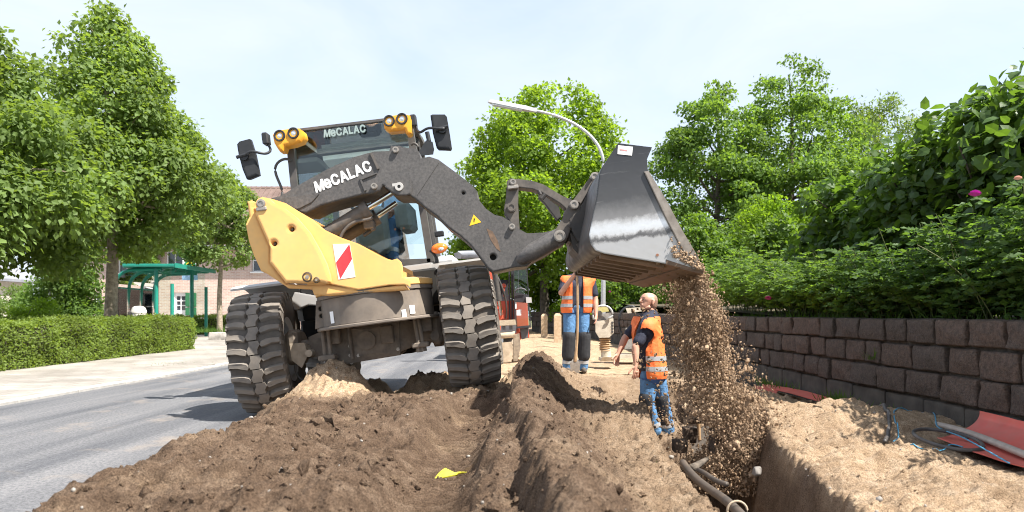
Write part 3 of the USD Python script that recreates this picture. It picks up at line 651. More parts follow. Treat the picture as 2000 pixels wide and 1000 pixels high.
# right of the road: trees
tree('maple_tree', 'bright yellow green round tree behind the loader arm and the street lamp', (1.45, 30.0, rz(30)), [(1.9, 2.9), (2.8, 3.9), (4.6, 4.5), (6.6, 4.3), (8.4, 3.5), (9.8, 2.3), (10.7, 0.8)], 230, 52000, 0.17, 0.07, maple, 71, 0.22, droop=0.2, flat=0.75, rl=(0.5, 1.0), inner=0.5, trunk_mat=bark2, wob=0.3)
tree('beech_tree', 'dark green tree left of the tallest tree, behind the bucket', (7.2, 24.0, rz(24) + 0.9), [(0.8, 2.0), (2.2, 2.6), (4.2, 2.5), (6.0, 2.1), (7.2, 1.4), (8.2, 0.4)], 130, 30000, 0.13, 0.05, beech, 75, 0.16, droop=0.1, flat=0.5, rl=(0.4, 0.85), trunk_mat=bark2, wob=0.4, gap=(0.9, 0.37), inner=0.45, up=0.5)
tree('beech_tree', 'tallest tree at the right, with feathery upright twigs against the sky', (10.2, 25.0, rz(25) + 0.9), [(0.8, 2.2), (2.4, 3.0), (4.6, 3.0), (6.6, 2.7), (7.8, 1.9), (8.9, 0.8), (9.4, 0.3)], 170, 40000, 0.13, 0.05, beech, 78, 0.18, droop=0.1, flat=0.5, rl=(0.4, 0.9), trunk_mat=bark2, wob=0.45, gap=(0.9, 0.37), inner=0.45, up=0.5)
tree('willow_tree', 'pale yellow green wispy tree behind the tall hedge', (15.6, 29.0, rz(29) + 1.0), [(0.8, 2.2), (3.0, 2.9), (5.5, 2.9), (7.6, 2.2), (8.9, 1.0), (9.6, 0.3)], 130, 42000, 0.17, 0.034, willow, 83, 0.16, droop=0.5, flat=1.0, rl=(0.5, 1.0), wob=0.4, gap=(1.2, 0.25), inner=0.2, rnd=0.9)
tree('beech_tree', 'dark tree filling the background between the bucket and the maple', (5.0, 31.0, rz(31)), [(0.6, 2.0), (2.4, 2.6), (4.4, 2.4), (6.0, 1.6), (7.2, 0.4)], 90, 18000, 0.16, 0.06, beech, 88, 0.16, flat=0.6, rl=(0.5, 0.9), trunk_mat=bark2)

# shrubs on the bank behind the wall
bush('laurel_bush', 'glossy mid green laurel bush right behind the falling soil', (4.9, 13.2, 0.95), [(0, 0, 0.7, 0.75), (0.9, 0.2, 0.8, 0.75), (0.2, 0, 1.3, 0.6), (1.0, 0, 1.25, 0.6)], 9000, 0.105, 0.036, laurel, 91, big=True)
bush('holly_bush', 'dark holly with small glossy leaves among bright shrubs', (6.5, 13.6, 1.0), [(0, 0, 0.8, 0.8), (0.1, 0, 1.5, 0.62), (0.3, 0.1, 2.0, 0.5)], 12000, 0.05, 0.02, holly, 93)
bush('golden_bush', 'yellow green shrub growing round the dark holly', (6.9, 15.2, 1.05), [(-1.0, 0.3, 1.9, 0.8), (0.2, 0, 1.2, 0.95), (0.2, 0.2, 2.2, 0.9), (0.7, -1.6, 1.2, 0.6), (0.9, -0.8, 1.9, 0.55)], 15000, 0.07, 0.026, golden, 95)
bush('laurel_bush', 'round green bush beside the bucket lip, above the falling soil', (4.6, 17.5, 1.0), [(0, 0, 0.8, 1.0), (1.2, 0.5, 0.9, 1.0), (0.4, 0.3, 1.8, 0.9), (1.6, 0.6, 1.9, 0.8)], 13000, 0.10, 0.036, laurel, 97)
bush('garden_bush', 'leafy bush behind the hand held rammer', (3.3, 22.5, 0.95), [(0, 0, 0.7, 0.8), (-1.0, 1.2, 0.6, 0.8), (0.6, 0.2, 1.2, 0.7), (1.4, 0, 0.8, 0.9)], 10000, 0.10, 0.036, laurel, 99)
bush('garden_bush', 'green bush behind the open door of the small excavator', (1.55, 32.2, rz(32)), [(0, 0, 1.2, 1.2), (1.3, -0.5, 1.0, 1.1), (-0.6, 0, 2.2, 0.9), (0.9, 0, 2.3, 1.0), (2.6, -1.5, 1.2, 1.0)], 13000, 0.12, 0.045, maple, 101)
bush('golden_bush', 'low bright bush above the far wall end between post and worker', (2.0, 28.6, rz(28) + 0.3), [(0, 0, 0.5, 0.55), (0.8, -0.5, 0.5, 0.55)], 4500, 0.08, 0.03, golden, 103)
for k, (x, y, zz, lab) in enumerate([(-2.5, 46, 0.4, 'far bush behind the loader under the sky'), (13.5, 21.0, 1.4, 'deep green bush in front of the wispy willow'), (20.5, 19.5, 1.6, 'dark bush behind the tall hedge at the right edge'), (9.0, 17.5, 1.3, 'dark green bush below the tallest tree')]):
    bush('garden_bush', lab, (x, y, zz), [(-1.2, 0, 1.0, 1.3), (1.2, 0, 1.0, 1.3), (0, 0.3, 2.2, 1.2), (1.5, 0.4, 2.0, 1.1)], 9000, 0.13, 0.05, beech, 110 + 4 * k)

# the tall hazel hedge at the right
def hazel_hedge():
    t = thing('hazel_hedge', 'tall dark hedge of big glossy hazel leaves at the right', 'hedge', (4.6, 4.0, 0.8))
    g = np.random.default_rng(131)
    ys = np.linspace(0.2, 6.7, 30); lc, lr = [], []
    for y in ys:
        top = np.interp(y, [0.2, 1.5, 2.4, 3.5, 4.6, 5.6, 6.2, 6.7], [2.25, 2.12, 2.08, 2.12, 2.10, 1.98, 1.80, 1.5]) + g.normal() * 0.13
        for z in np.arange(0.35, top - 0.15, 0.34):
            for x in (0.0, 0.55):
                lc.append([x + g.normal() * 0.10 + 0.25 * (z / top) ** 3, y + g.normal() * 0.1, z + g.normal() * 0.1]); lr.append(g.uniform(0.26, 0.42))
        for x in (0.2, 0.7):
            lc.append([x + g.normal() * 0.1, y, top - 0.25 + g.normal() * 0.08]); lr.append(g.uniform(0.24, 0.36))
    V, F = lump_foliage(lc, lr, 25000, 0.125, 0.050, 0.35, 0.85, 132, True, 0.75, 0.55, 0.75, fold=0.16)
    obj(t, 'leaves', (V, F), hazel, smooth=False)
    st = [tube(spline([[0.3 + g.normal() * 0.2, y, 0], [0.3 + g.normal() * 0.2, y + g.normal() * 0.2, 0.9], [0.3 + g.normal() * 0.3, y + g.normal() * 0.3, 1.75]], 8), np.linspace(0.022, 0.008, 8), 6) for y in np.linspace(0.3, 6, 34)]
    obj(t, 'stems', st, bark2, smooth=True)
    sp = tube(spline([[0.35, 2.95, 2.0], [0.37, 2.95, 2.25], [0.36, 2.93, 2.43]], 6), 0.006, 5)
    obj(t, 'shoot_stem', sp, bark2, smooth=True)
    C = np.array([[0.37, 2.94, 2.20]] * 2 + [[0.365, 2.94, 2.30]] * 2 + [[0.36, 2.93, 2.41]]); D = unit(np.array([[0.7, 0.2, 0.35], [-0.8, 0.1, 0.15], [0.6, -0.2, 0.6], [-0.6, 0.1, 0.6], [-0.1, 0, 1]]))
    obj(t, 'shoot_leaf', leaf_cards(C, D, unit(np.array([[0, -0.8, 0.5]] * 5)), 0.10, 0.026, 0.1, True), holly, smooth=False)
hazel_hedge()

# rose bushes: arching stems that carry feathered leaves
def rose_bush(label, loc, wx, wy, h, n, seed, mat=rose_l):
    t = thing('rose_bush', label, 'rose bush', loc)
    g = np.random.default_rng(seed); st = []; C = []; D = []; N = []; S = []
    for k in range(n):
        b = np.array([g.uniform(-0.35, 0.35) * wx, g.uniform(-0.4, 0.4) * wy, 0.0])
        tip = np.array([b[0] * 1.7 + g.normal() * 0.12 - 0.10, b[1] * 1.5 + g.normal() * 0.12, h * g.uniform(0.35, 1.05)])
        mid = (b + tip) / 2 + np.array([0, 0, 0.12]) + g.normal(size=3) * 0.04
        pts = spline([b, mid, tip], 12)
        if g.random() < 0.3: st.append(tube(pts, np.linspace(0.0065, 0.003, 12), 4, False))
        for q in range(11):                                       # a compound leaf leaves the stem
            u = g.uniform(0.22, 1.0); p = pts[int(u * 11)]; th = g.uniform(0, 2 * np.pi)
            d = unit(np.array([math.cos(th) - 0.2, math.sin(th), g.uniform(0.0, 0.7)])); ln = g.uniform(0.10, 0.16); side = unit(np.cross(d, [0, 0, 1.0])); upv = np.cross(side, d)
            for j, (a, s) in enumerate([(0.35, -1), (0.35, 1), (0.6, -1), (0.6, 1), (0.82, -1), (0.82, 1), (1.0, 0)]):
                C.append(p + d * ln * a - np.array([0, 0, 0.05 * a * a])); D.append(d * (0.45 if s else 1.0) + side * s * 0.9 + g.normal(size=3) * 0.12 - np.array([0, 0, 0.15])); N.append(upv * 0.8 + np.array([-0.45, -0.35, 0.0]) + g.normal(size=3) * 0.55); S.append(g.uniform(0.8, 1.25))
    S = np.array(S)
    V, F = leaf_cards(np.array(C), unit(np.array(D)), unit(np.array(N)), 0.056 * S, 0.019 * S, 0.3)
    obj(t, 'leaves', (V, F), mat, smooth=False)
    obj(t, 'stems', st, M('rose_stem', (0.06, 0.085, 0.025), (0.13, 0.14, 0.05), rough=0.7), smooth=True)
    return t
rose_a = leaf_mat('rose_leaf_bright', (0.100, 0.170, 0.042), (0.165, 0.255, 0.068), (0.27, 0.36, 0.12), trans=0.38)
for k, (x, y, wx, wy, h, n, m_, lab) in enumerate([
        (3.98, 4.15, 0.9, 1.0, 1.12, 120, rose_l, 'dark rose bush nearest to the camera at the right edge'), (3.95, 5.0, 0.9, 1.1, 1.05, 130, rose_l, 'rose bush carrying the open pink flower above the wall'),
        (3.92, 5.95, 0.85, 1.1, 0.92, 120, rose_l, 'dark rose bush in front of the middle of the hazel hedge'), (3.9, 6.9, 0.85, 1.1, 0.74, 110, rose_l, 'dark rose bush in front of the left half of the hazel hedge'),
        (3.92, 7.95, 0.85, 1.2, 0.72, 110, rose_a, 'rose bush at the left end of the hazel hedge'), (3.95, 9.1, 0.9, 1.3, 0.80, 120, rose_a, 'bright rose bush with a single dark red flower near the wall top'),
        (4.0, 10.5, 1.0, 1.4, 1.0, 120, rose_a, 'light green rose bush right of the falling soil'), (4.1, 12.0, 1.0, 1.5, 1.1, 110, rose_a, 'rose bush partly hidden by the falling soil')]):
    rose_bush(lab, (x, y, 0.82 + 0.03 * (y - 5)), wx, wy, h, n, 140 + k, m_)
def flower(label, p, r, mat, seed, group=None):
    g = np.random.default_rng(seed); t = thing('rose_flower', label, 'flower', p)
    for k in range(11):
        th = k * 2.4; tilt = 0.25 + 0.9 * (k / 11)
        d = unit(np.array([math.cos(th) * math.sin(tilt) - 0.3, math.sin(th) * math.sin(tilt) - 0.5, math.cos(tilt)])); s = unit(np.cross(d, [0.3, 0.2, 1])); nn = np.cross(s, d)
        pts = [d * r * a + s * r * 0.55 * w + nn * r * 0.2 * (w * w) for a, w in ((0.0, 0), (0.4, -0.8), (0.9, -0.9), (1.05, 0), (0.9, 0.9), (0.4, 0.8))]
        obj(t, 'petal', trimesh.Trimesh(np.array(pts), [[0, 1, 2], [0, 2, 3], [0, 3, 4], [0, 4, 5]], process=False), mat, smooth=True)
pink = M('pink_petal', (0.42, 0.03, 0.30), (0.55, 0.06, 0.42), rough=0.6, scale=30)
pale = M('peach_petal', (0.75, 0.42, 0.35), (0.8, 0.55, 0.45), rough=0.6, scale=30)
red_p = M('dark_red_petal', (0.30, 0.02, 0.10), (0.4, 0.05, 0.16), rough=0.6, scale=30)
flower('open magenta pink rose flower in the middle of the right shrubs', P(1904, 384, 4.72), 0.045, pink, 1)
flower('small peach coloured rose flower at the right edge of the photo', P(1988, 352, 4.6), 0.030, pale, 2)
flower('dark red rose flower low above the wall next to the falling soil', P(1500, 586, 8.4), 0.05, red_p, 3)
flower('tiny pink flower on the bush behind the rammer', P(1191, 571, 21.0), 0.05, pink, 4)

# grass tufts and weeds
grass_m = leaf_mat('grass_blade', (0.06, 0.12, 0.02), (0.11, 0.19, 0.035), (0.2, 0.27, 0.07), trans=0.3)
def tuft(name, label, loc, n, h, spread, seed, kind=None, cat='grass'):
    g = np.random.default_rng(seed); sp = np.asarray(spread)
    C = np.stack([g.normal(size=n) * sp[0], g.normal(size=n) * sp[1], np.zeros(n)], -1)
    D = unit(np.stack([g.normal(size=n) * 0.45, g.normal(size=n) * 0.45, np.ones(n)], -1)); hh = h * g.uniform(0.4, 1.2, n)
    V, F = leaf_cards(C + np.asarray(loc), D, unit(g.normal(size=(n, 3))), hh, 0.004 + 0.012 * hh, 0.05)
    obj(None, name, (V, F), grass_m, smooth=False, kind=kind, label=label, cat=cat)
tuft('grass_tuft', 'green grass tuft at the wall foot beside the end of the red mat', (3.2, 6.75, 0.02), 130, 0.17, (0.05, 0.12), 1)
tuft('grass_tuft', 'thin weeds at the wall foot behind the blue cable', (3.22, 5.75, 0.02), 90, 0.14, (0.03, 0.32), 2, 'stuff')
tuft('grass_tuft', 'weeds growing along the far wall foot near the falling soil', (3.2, 8.3, 0.02), 90, 0.16, (0.05, 0.25), 3, 'stuff')
tuft('grass_tuft', 'small grass sprig in a joint of the block wall', (3.33, 6.35, 0.50), 14, 0.12, (0.01, 0.03), 4)
tuft('grass_strip', 'wild grass along the wall top under the roses', (3.6, 8.0, 0.82), 800, 0.18, (0.06, 2.4), 5, 'stuff')
tuft('grass_patch', 'sparse yellow green grass on the edge of the pavement left of the tyre', (-6.2, 12.7, 0.03), 260, 0.05, (0.22, 0.35), 6, 'stuff')
tuft('grass_strip', 'grass under the young street tree', (-11.0, 24.6, rz(25) + 0.2), 900, 0.25, (1.1, 0.6), 7, 'stuff')
tuft('sprig', 'small green sprig lying on the berm at the bottom of the photo', P(1008, 946, 2.78), 9, 0.03, (0.008, 0.008), 8, cat='weed')
tuft('sprig', 'single green leaf on the trench edge below the worker', P(1289, 913, 4.0), 5, 0.035, (0.01, 0.01), 9, cat='weed')
# ------------------------------------------------------------------ the brick house
white = M('white_paint', (0.72, 0.72, 0.71), (0.80, 0.80, 0.79), rough=0.5, scale=5)
brickm = usdkit.material(stage, '/World/Looks/house_brick', {
    'tc': ('texture_coordinate', {}), 'mp': ('mapping', dict(rotation=(math.radians(-90), 0, 0))),
    'bt': ('brick_texture', dict(color1=(0.46, 0.31, 0.26), color2=(0.57, 0.42, 0.35), mortar=(0.60, 0.55, 0.50), scale=1.0, brick_width=0.25, row_height=0.075, mortar_size=0.010, mortar_smooth=0.2, bias=-0.1)),
    'n': ('noise_texture', dict(scale=1.1, detail=5.0)), 'r': ('rgb_ramp', dict(ramp=[(0.3, (0.85, 0.83, 0.82)), (0.7, (1.1, 1.08, 1.06))])), 'mu': ('mix', dict(mix_type='multiply', fac=1.0)),
    'b': ('bump', dict(strength=0.4, distance=0.01, invert=True)), 'p': ('principled_bsdf', dict(roughness=0.9))},
    [('tc.object', 'mp.vector'), ('mp.vector', 'bt.vector'), ('tc.object', 'n.vector'), ('n.fac', 'r.fac'), ('bt.color', 'mu.color1'), ('r.color', 'mu.color2'), ('mu.color', 'p.base_color'), ('bt.fac', 'b.height'), ('b.normal', 'p.normal')], surface='p.BSDF')
tile_m = M('roof_tile', (0.13, 0.085, 0.070), (0.21, 0.145, 0.12), rough=0.8, scale=1.5, island=0.22)
dark_glass = M('window_glass', (0.03, 0.04, 0.05), (0.05, 0.065, 0.08), rough=0.05, scale=1.0, spec=0.8)
zinc = M('zinc', (0.35, 0.35, 0.35), (0.45, 0.45, 0.45), rough=0.4, scale=5, metal=0.7)
green_paint = M('shutter_green', (0.02, 0.12, 0.05), (0.03, 0.15, 0.065), rough=0.5, scale=4)

HX0, HX1, HY0, HY1, HZ, HE, HR = -21.0, -6.6, 33.0, 42.0, rz(33) - 0.05, 4.35, 7.75
hs = thing('brick_house', 'pale red brick house with brown tiled roof behind the bus shelter', 'house', (HX0, HY0, HZ))
HW, HD = HX1 - HX0, HY1 - HY0
def hx(px): return (px - 1000) * HY0 / FOC - HX0
def hz(py): return EYE - (py - 620) * HY0 / FOC - HZ
openings = {'d1': (hx(337), hx(366), 0.05, hz(571)), 'w1': (hx(324), hx(357), hz(533), hz(490)), 'w2': (hx(184), hx(199), hz(628), hz(571)), 'w3': (hx(492), hx(513), hz(531), hz(486)), 'w4': (hx(590), hx(640), hz(625), hz(572)), 'w5': (hx(230), hx(262), hz(533), hz(490))}
front = Polygon([(0, 0), (HW, 0), (HW, HE), (0, HE)])
for o in openings.values(): front = front.difference(sbox(o[0], o[2], o[1], o[3]))
wm = [prism(front, 0, 0.3), bx((0.15, HD / 2 + 0.15, HE / 2), (0.3, HD - 0.3, HE)), bx((HW - 0.15, HD / 2 + 0.15, HE / 2), (0.3, HD - 0.3, HE)), bx((HW / 2, HD - 0.15, HE / 2), (HW - 0.6, 0.3, HE))]
for x in (0.0, HW - 0.3):
    g = prism(Polygon([(0, HE), (HD, HE), (HD / 2, HR - 0.15)]), 0, 0.3); vv = np.array(g.vertices)
    g2 = trimesh.Trimesh(np.stack([x + vv[:, 1], vv[:, 0], vv[:, 2]], 1), g.faces, process=False); g2.invert() if g2.volume < 0 else None; wm.append(g2)
obj(hs, 'wall', wm, brickm, smooth=False)
def window(parent, o, cols, rows, name='window', door=False):
    x0, x1, z0, z1 = o; fr = [bx(((x0 + x1) / 2, 0.13, z0 + 0.03), (x1 - x0, 0.09, 0.06)), bx(((x0 + x1) / 2, 0.13, z1 - 0.03), (x1 - x0, 0.09, 0.06)), bx((x0 + 0.03, 0.13, (z0 + z1) / 2), (0.06, 0.088, z1 - z0 - 0.12)), bx((x1 - 0.03, 0.13, (z0 + z1) / 2), (0.06, 0.088, z1 - z0 - 0.12))]
    a0, a1, b0, b1 = x0 + 0.06, x1 - 0.06, z0 + 0.06, z1 - 0.06
    if door:
        fr.append(bx(((a0 + a1) / 2, 0.14, (b0 + b0 + 0.95) / 2), (a1 - a0, 0.06, 0.95))); b0 += 0.95
        fr += [bx((a0 + 0.045, 0.14, (b0 + b1) / 2), (0.09, 0.06, b1 - b0)), bx((a1 - 0.045, 0.14, (b0 + b1) / 2), (0.09, 0.06, b1 - b0)), bx(((a0 + a1) / 2, 0.14, b1 - 0.06), (a1 - a0 - 0.18, 0.06, 0.12))]
        a0 += 0.09; a1 -= 0.09; b1 -= 0.12
    f = obj(parent, name, fr, white, smooth=False)
    for i in range(1, cols): obj(f, 'glazing_bar', bx((a0 + (a1 - a0) * i / cols, 0.133, (b0 + b1) / 2), (0.045, 0.055, b1 - b0)), white, smooth=False)
    for j in range(1, rows): obj(f, 'glazing_bar', bx(((a0 + a1) / 2, 0.131, b0 + (b1 - b0) * j / rows), (a1 - a0, 0.05, 0.045)), white, smooth=False)
    for i in range(cols):
        for j in range(rows):
            ww, hh = (a1 - a0) / cols, (b1 - b0) / rows
            obj(f, 'pane', bx((a0 + ww * (i + 0.5), 0.145, b0 + hh * (j + 0.5)), (ww, 0.012, hh)), dark_glass, smooth=False)
    if not door: obj(f, 'sill', bx(((x0 + x1) / 2, -0.02, z0 - 0.035), (x1 - x0 + 0.12, 0.16, 0.07), 0.01), white, smooth=False)
window(hs, openings['d1'], 2, 3, 'door', True)
for k, (c, r) in (('w1', (2, 1)), ('w2', (1, 1)), ('w3', (1, 2)), ('w4', (2, 2)), ('w5', (2, 1))): window(hs, openings[k], c, r)
for (za, zb) in ((hz(616), hz(601)), (hz(599), hz(572))):
    obj(hs, 'shutter', bx((hx(373.5), -0.04, (za + zb) / 2), ((384 - 363) * HY0 / FOC, 0.05, zb - za), 0.01), green_paint, smooth=False)
sl = math.hypot(HD / 2 + 0.4, HR - HE); ang = math.atan2(HR - HE, HD / 2)
tiles = []; tw, th_ = 0.29, 0.33
base_tile = [bx((0, 0, 0), (tw * 0.93, th_ * 1.15, 0.022)), bx((tw * 0.40, 0, 0.02), (tw * 0.22, th_ * 1.15, 0.04), 0.012)]
base_tile = cat_(base_tile); bv, bf = np.array(base_tile.vertices), np.array(base_tile.faces)
g_ = np.random.default_rng(3); TV = []; TF = []; n0 = 0
for j in range(int(sl / th_) + 1):
    for i in range(int((HW + 0.6) / tw)):
        s = j * th_ + th_ / 2
        v_ = bv @ np.array([[1, 0, 0], [0, math.cos(0.06), -math.sin(0.06)], [0, math.sin(0.06), math.cos(0.06)]]).T
        y = -0.4 + math.cos(ang) * (s + v_[:, 1]) - math.sin(ang) * v_[:, 2]; z = HE - 0.30 + 0.02 + math.sin(ang) * (s + v_[:, 1]) + math.cos(ang) * (v_[:, 2] + 0.06) + g_.normal() * 0.004
        TV.append(np.stack([-0.3 + (i + 0.5) * tw + v_[:, 0], y, z], 1)); TF.append(bf + n0); n0 += len(bv)
rf = [hullpts([[x, -0.4, HE - 0.30] for x in (-0.3, HW + 0.3)] + [[x, HD / 2, HR] for x in (-0.3, HW + 0.3)] + [[x, HD + 0.4, HE - 0.30] for x in (-0.3, HW + 0.3)] + [[x, HD / 2, HR - 0.2] for x in (-0.3, HW + 0.3)])]
r_ = obj(hs, 'roof', rf, M('roof_board', (0.12, 0.09, 0.075), (0.17, 0.13, 0.11), rough=0.9), smooth=False)
obj(r_, 'roof_tiles', (np.vstack(TV), np.vstack(TF)), tile_m, smooth=False, kind='stuff')
obj(r_, 'ridge', tube([[-0.3, HD / 2, HR + 0.02], [HW + 0.3, HD / 2, HR + 0.02]], 0.11, 10), tile_m)
obj(hs, 'gutter', [tube([[-0.3, -0.47, HE - 0.27], [HW + 0.3, -0.47, HE - 0.27]], 0.075, 10), bx((HW / 2, -0.2, HE - 0.36), (HW + 0.5, 0.4, 0.05))], zinc)
obj(hs, 'downpipe', tube([[HW - 0.3, -0.09, HE - 0.4], [HW - 0.3, -0.09, 0.1]], 0.05, 8), zinc)
# small roof at the far left
sh = thing('garden_shed', 'grey roofed outbuilding peeping out under the leaves at the left edge', 'shed', (-20.7, 24.0, rz(24)))
obj(sh, 'wall', bx((0, 1.5, 1.1), (3.4, 3.0, 2.2)), M('shed_render', (0.55, 0.5, 0.42), (0.62, 0.58, 0.5), rough=0.9), smooth=False)
obj(sh, 'roof', [hullpts([[-2.0, -0.4, 2.1], [2.0, -0.4, 2.1], [-2.0, -0.4, 2.2], [2.0, -0.4, 2.2], [-1.2, 1.5, 3.1], [1.2, 1.5, 3.1], [-2.0, 3.4, 2.2], [2.0, 3.4, 2.2], [-2.0, 3.4, 2.1], [2.0, 3.4, 2.1]])], M('shed_roof', (0.20, 0.21, 0.24), (0.27, 0.28, 0.31), rough=0.6, scale=4), smooth=False)

# ------------------------------------------------------------------ bus shelter
teal = M('shelter_green', (0.010, 0.185, 0.135), (0.016, 0.225, 0.165), rough=0.4, scale=3, spec=0.5)
sglass = pane_mat('shelter_glass', (0.90, 0.96, 0.94), gloss=0.02)
ZS = rz(23)
bs = thing('bus_shelter', 'green framed glass bus shelter with a flat roof beside the pavement', 'bus shelter', (-13.4, 23.0, ZS))
ys = [0.0, 0.88, 1.70, 2.55]; XF, XM = 1.95, 1.42
def arc_post(y):
    pts = [[0, y, 0], [0, y, 1.0], [0, y, 1.75]] + [[0.62 - 0.62 * math.cos(a), y, 1.75 + 0.62 * math.sin(a)] for a in np.linspace(0.25, math.pi / 2, 6)] + [[1.6, y, 2.40]]
    return tube(pts, 0.056, 8)
for y in ys: obj(bs, 'arched_post', arc_post(y), teal, smooth=40)
for y in (ys[0], ys[-1]):
    obj(bs, 'front_post', cyl([XM, y, 0], [XM, y, 2.42], 0.066, 10), teal, smooth=40)
    obj(bs, 'front_post', cyl([XF, y, 0], [XF, y, 1.9], 0.058, 10), teal, smooth=40)
    obj(bs, 'glass_wing', bx(((XM + XF) / 2, y, 1.35), (XF - XM - 0.08, 0.012, 2.1)), sglass, smooth=False)
    obj(bs, 'top_rail', bx(((XM + XF) / 2, y + 0.001, 2.43), (XF - XM + 0.1, 0.05, 0.05)), teal, smooth=False)
obj(bs, 'roof', [bx((1.30, 1.27, 2.50), (1.75, 3.1, 0.10), 0.015), bx((0.55, 1.27, 2.45), (0.30, 2.9, 0.05), 0.01)], teal, smooth=False)
obj(bs, 'fascia', bx((2.185, 1.27, 2.50), (0.02, 3.12, 0.15)), teal, smooth=False)
for k in range(5): obj(bs, 'roof_rib', bx((1.35, 0.1 + 0.58 * k, 2.43), (1.5, 0.05, 0.045)), teal, smooth=False)
for a, b in zip(ys[:-1], ys[1:]):
    obj(bs, 'back_pane', bx((0.0, (a + b) / 2, 1.12), (0.010, b - a - 0.10, 1.3)), sglass, smooth=False)
    arc = [[0.62 - 0.62 * math.cos(q), 0, 1.78 + 0.60 * math.sin(q)] for q in np.linspace(0.0, 1.45, 8)]
    vv = np.array([[p[0], y, p[2]] for p in arc for y in (a + 0.05, b - 0.05)]); ff = []
    for i in range(7): ff += [[2 * i, 2 * i + 1, 2 * i + 3], [2 * i, 2 * i + 3, 2 * i + 2]]
    n_ = len(vv); v2 = vv + np.array([0.006, 0, -0.004]); f2 = [[q[0] + n_, q[2] + n_, q[1] + n_] for q in ff]
    obj(bs, 'curved_pane', (np.vstack([vv, v2]), np.array(ff + f2)), sglass, smooth=False)
    obj(bs, 'rail', cyl([0.0, a, 0.46], [0.0, b, 0.46], 0.03, 8), teal)
    obj(bs, 'rail', cyl([0.0, a, 1.78], [0.0, b, 1.78], 0.028, 8), teal)
binm = M('bin_concrete', (0.50, 0.47, 0.42), (0.62, 0.58, 0.52), rough=0.85, scale=14, bump=0.5, bscale=90, bdist=0.004)
pb = P(271, 598, 20.3); zb = rz(20.3) + 0.04
bn = thing('litter_bin', 'round pale concrete litter bin with a domed lid in front of the bus shelter', 'litter bin', (pb[0], 20.3, zb))
tp = pb[2] - zb
obj(bn, 'body', lathe([(0.0, 0), (0.2, 0), (0.205, 0.05), (0.2, tp - 0.20), (0.0, tp - 0.20)], 24), binm)
obj(bn, 'lid', lathe([(0.21, tp - 0.205), (0.215, tp - 0.15), (0.17, tp - 0.04), (0.10, tp), (0.0, tp + 0.005)], 24), binm)
obj(bn, 'opening', bx((-0.16, -0.1, tp - 0.24), (0.16, 0.16, 0.16), 0.02), M('bin_dark', (0.06, 0.055, 0.05), rough=0.8), smooth=False)

# bus stop sign
gal = M('galvanised', (0.42, 0.43, 0.44), (0.52, 0.53, 0.54), rough=0.45, scale=30, metal=0.6)
sy = 27.2; s0 = P(373, 640, sy)
ss = thing('bus_stop_sign', 'bus stop sign, a yellow H in a green ring on a grey pole', 'bus stop sign', (s0[0], sy, rz(sy)))
zt = P(0, 506, sy)[2] - rz(sy)
obj(ss, 'pole', cyl([0, 0, 0], [0, 0, zt], 0.045, 10), gal)
plate_c = (0.02, -0.06, zt - 0.40)
obj(ss, 'sign_plate', bx((0.0, -0.055, zt - 0.30), (0.62, 0.015, 0.66), 0.006), white, smooth=False)
obj(ss, 'green_ring', lathe([(0.16, -0.074), (0.235, -0.074), (0.235, -0.064), (0.16, -0.064), (0.16, -0.074)], 32, axis='y', c=(-0.02, 0, zt - 0.28)), M('sign_green', (0.02, 0.25, 0.08), rough=0.4), smooth=40)
obj(ss, 'yellow_disc', cyl([-0.02, -0.070, zt - 0.28], [-0.02, -0.063, zt - 0.28], 0.165, 32), M('sign_yellow', (0.80, 0.62, 0.02), rough=0.4))
H_ = [bx((-0.02 + dx, -0.073, zt - 0.28), (0.05, 0.006, 0.19)) for dx in (-0.06, 0.06)] + [bx((-0.02, -0.0735, zt - 0.28), (0.075, 0.006, 0.045))]
obj(ss, 'letter_h', H_, M('sign_letter_green', (0.02, 0.2, 0.06), rough=0.4), smooth=False)
obj(ss, 'lower_panel', bx((-0.02, -0.05, zt - 0.74), (0.62, 0.02, 0.20), 0.004), M('sign_blue', (0.30, 0.50, 0.72), (0.36, 0.56, 0.76), rough=0.5), smooth=False)

# stone edging at the foot of the young tree
se = M('edging_stone', (0.30, 0.28, 0.25), (0.45, 0.42, 0.38), rough=0.9, scale=8, bump=0.6, bscale=60)
for k, (px, lab) in enumerate([(424, 'left boulder of the stone edging below the young street tree'), (445, 'right boulder of the stone edging below the young street tree'), (463, 'boulder behind the loader tyre at the end of the stone edging')]):
    q = P(px, 650, 22.5); m = rock_block(0.42, 0.26, 0.32, 60 + k, 1.2); m.apply_translation([q[0], q[1], rz(22.5) + 0.15]); obj(None, 'edging_boulder', m, se, smooth=60, label=lab, cat='boulder', group='boulders edging the tree bed')

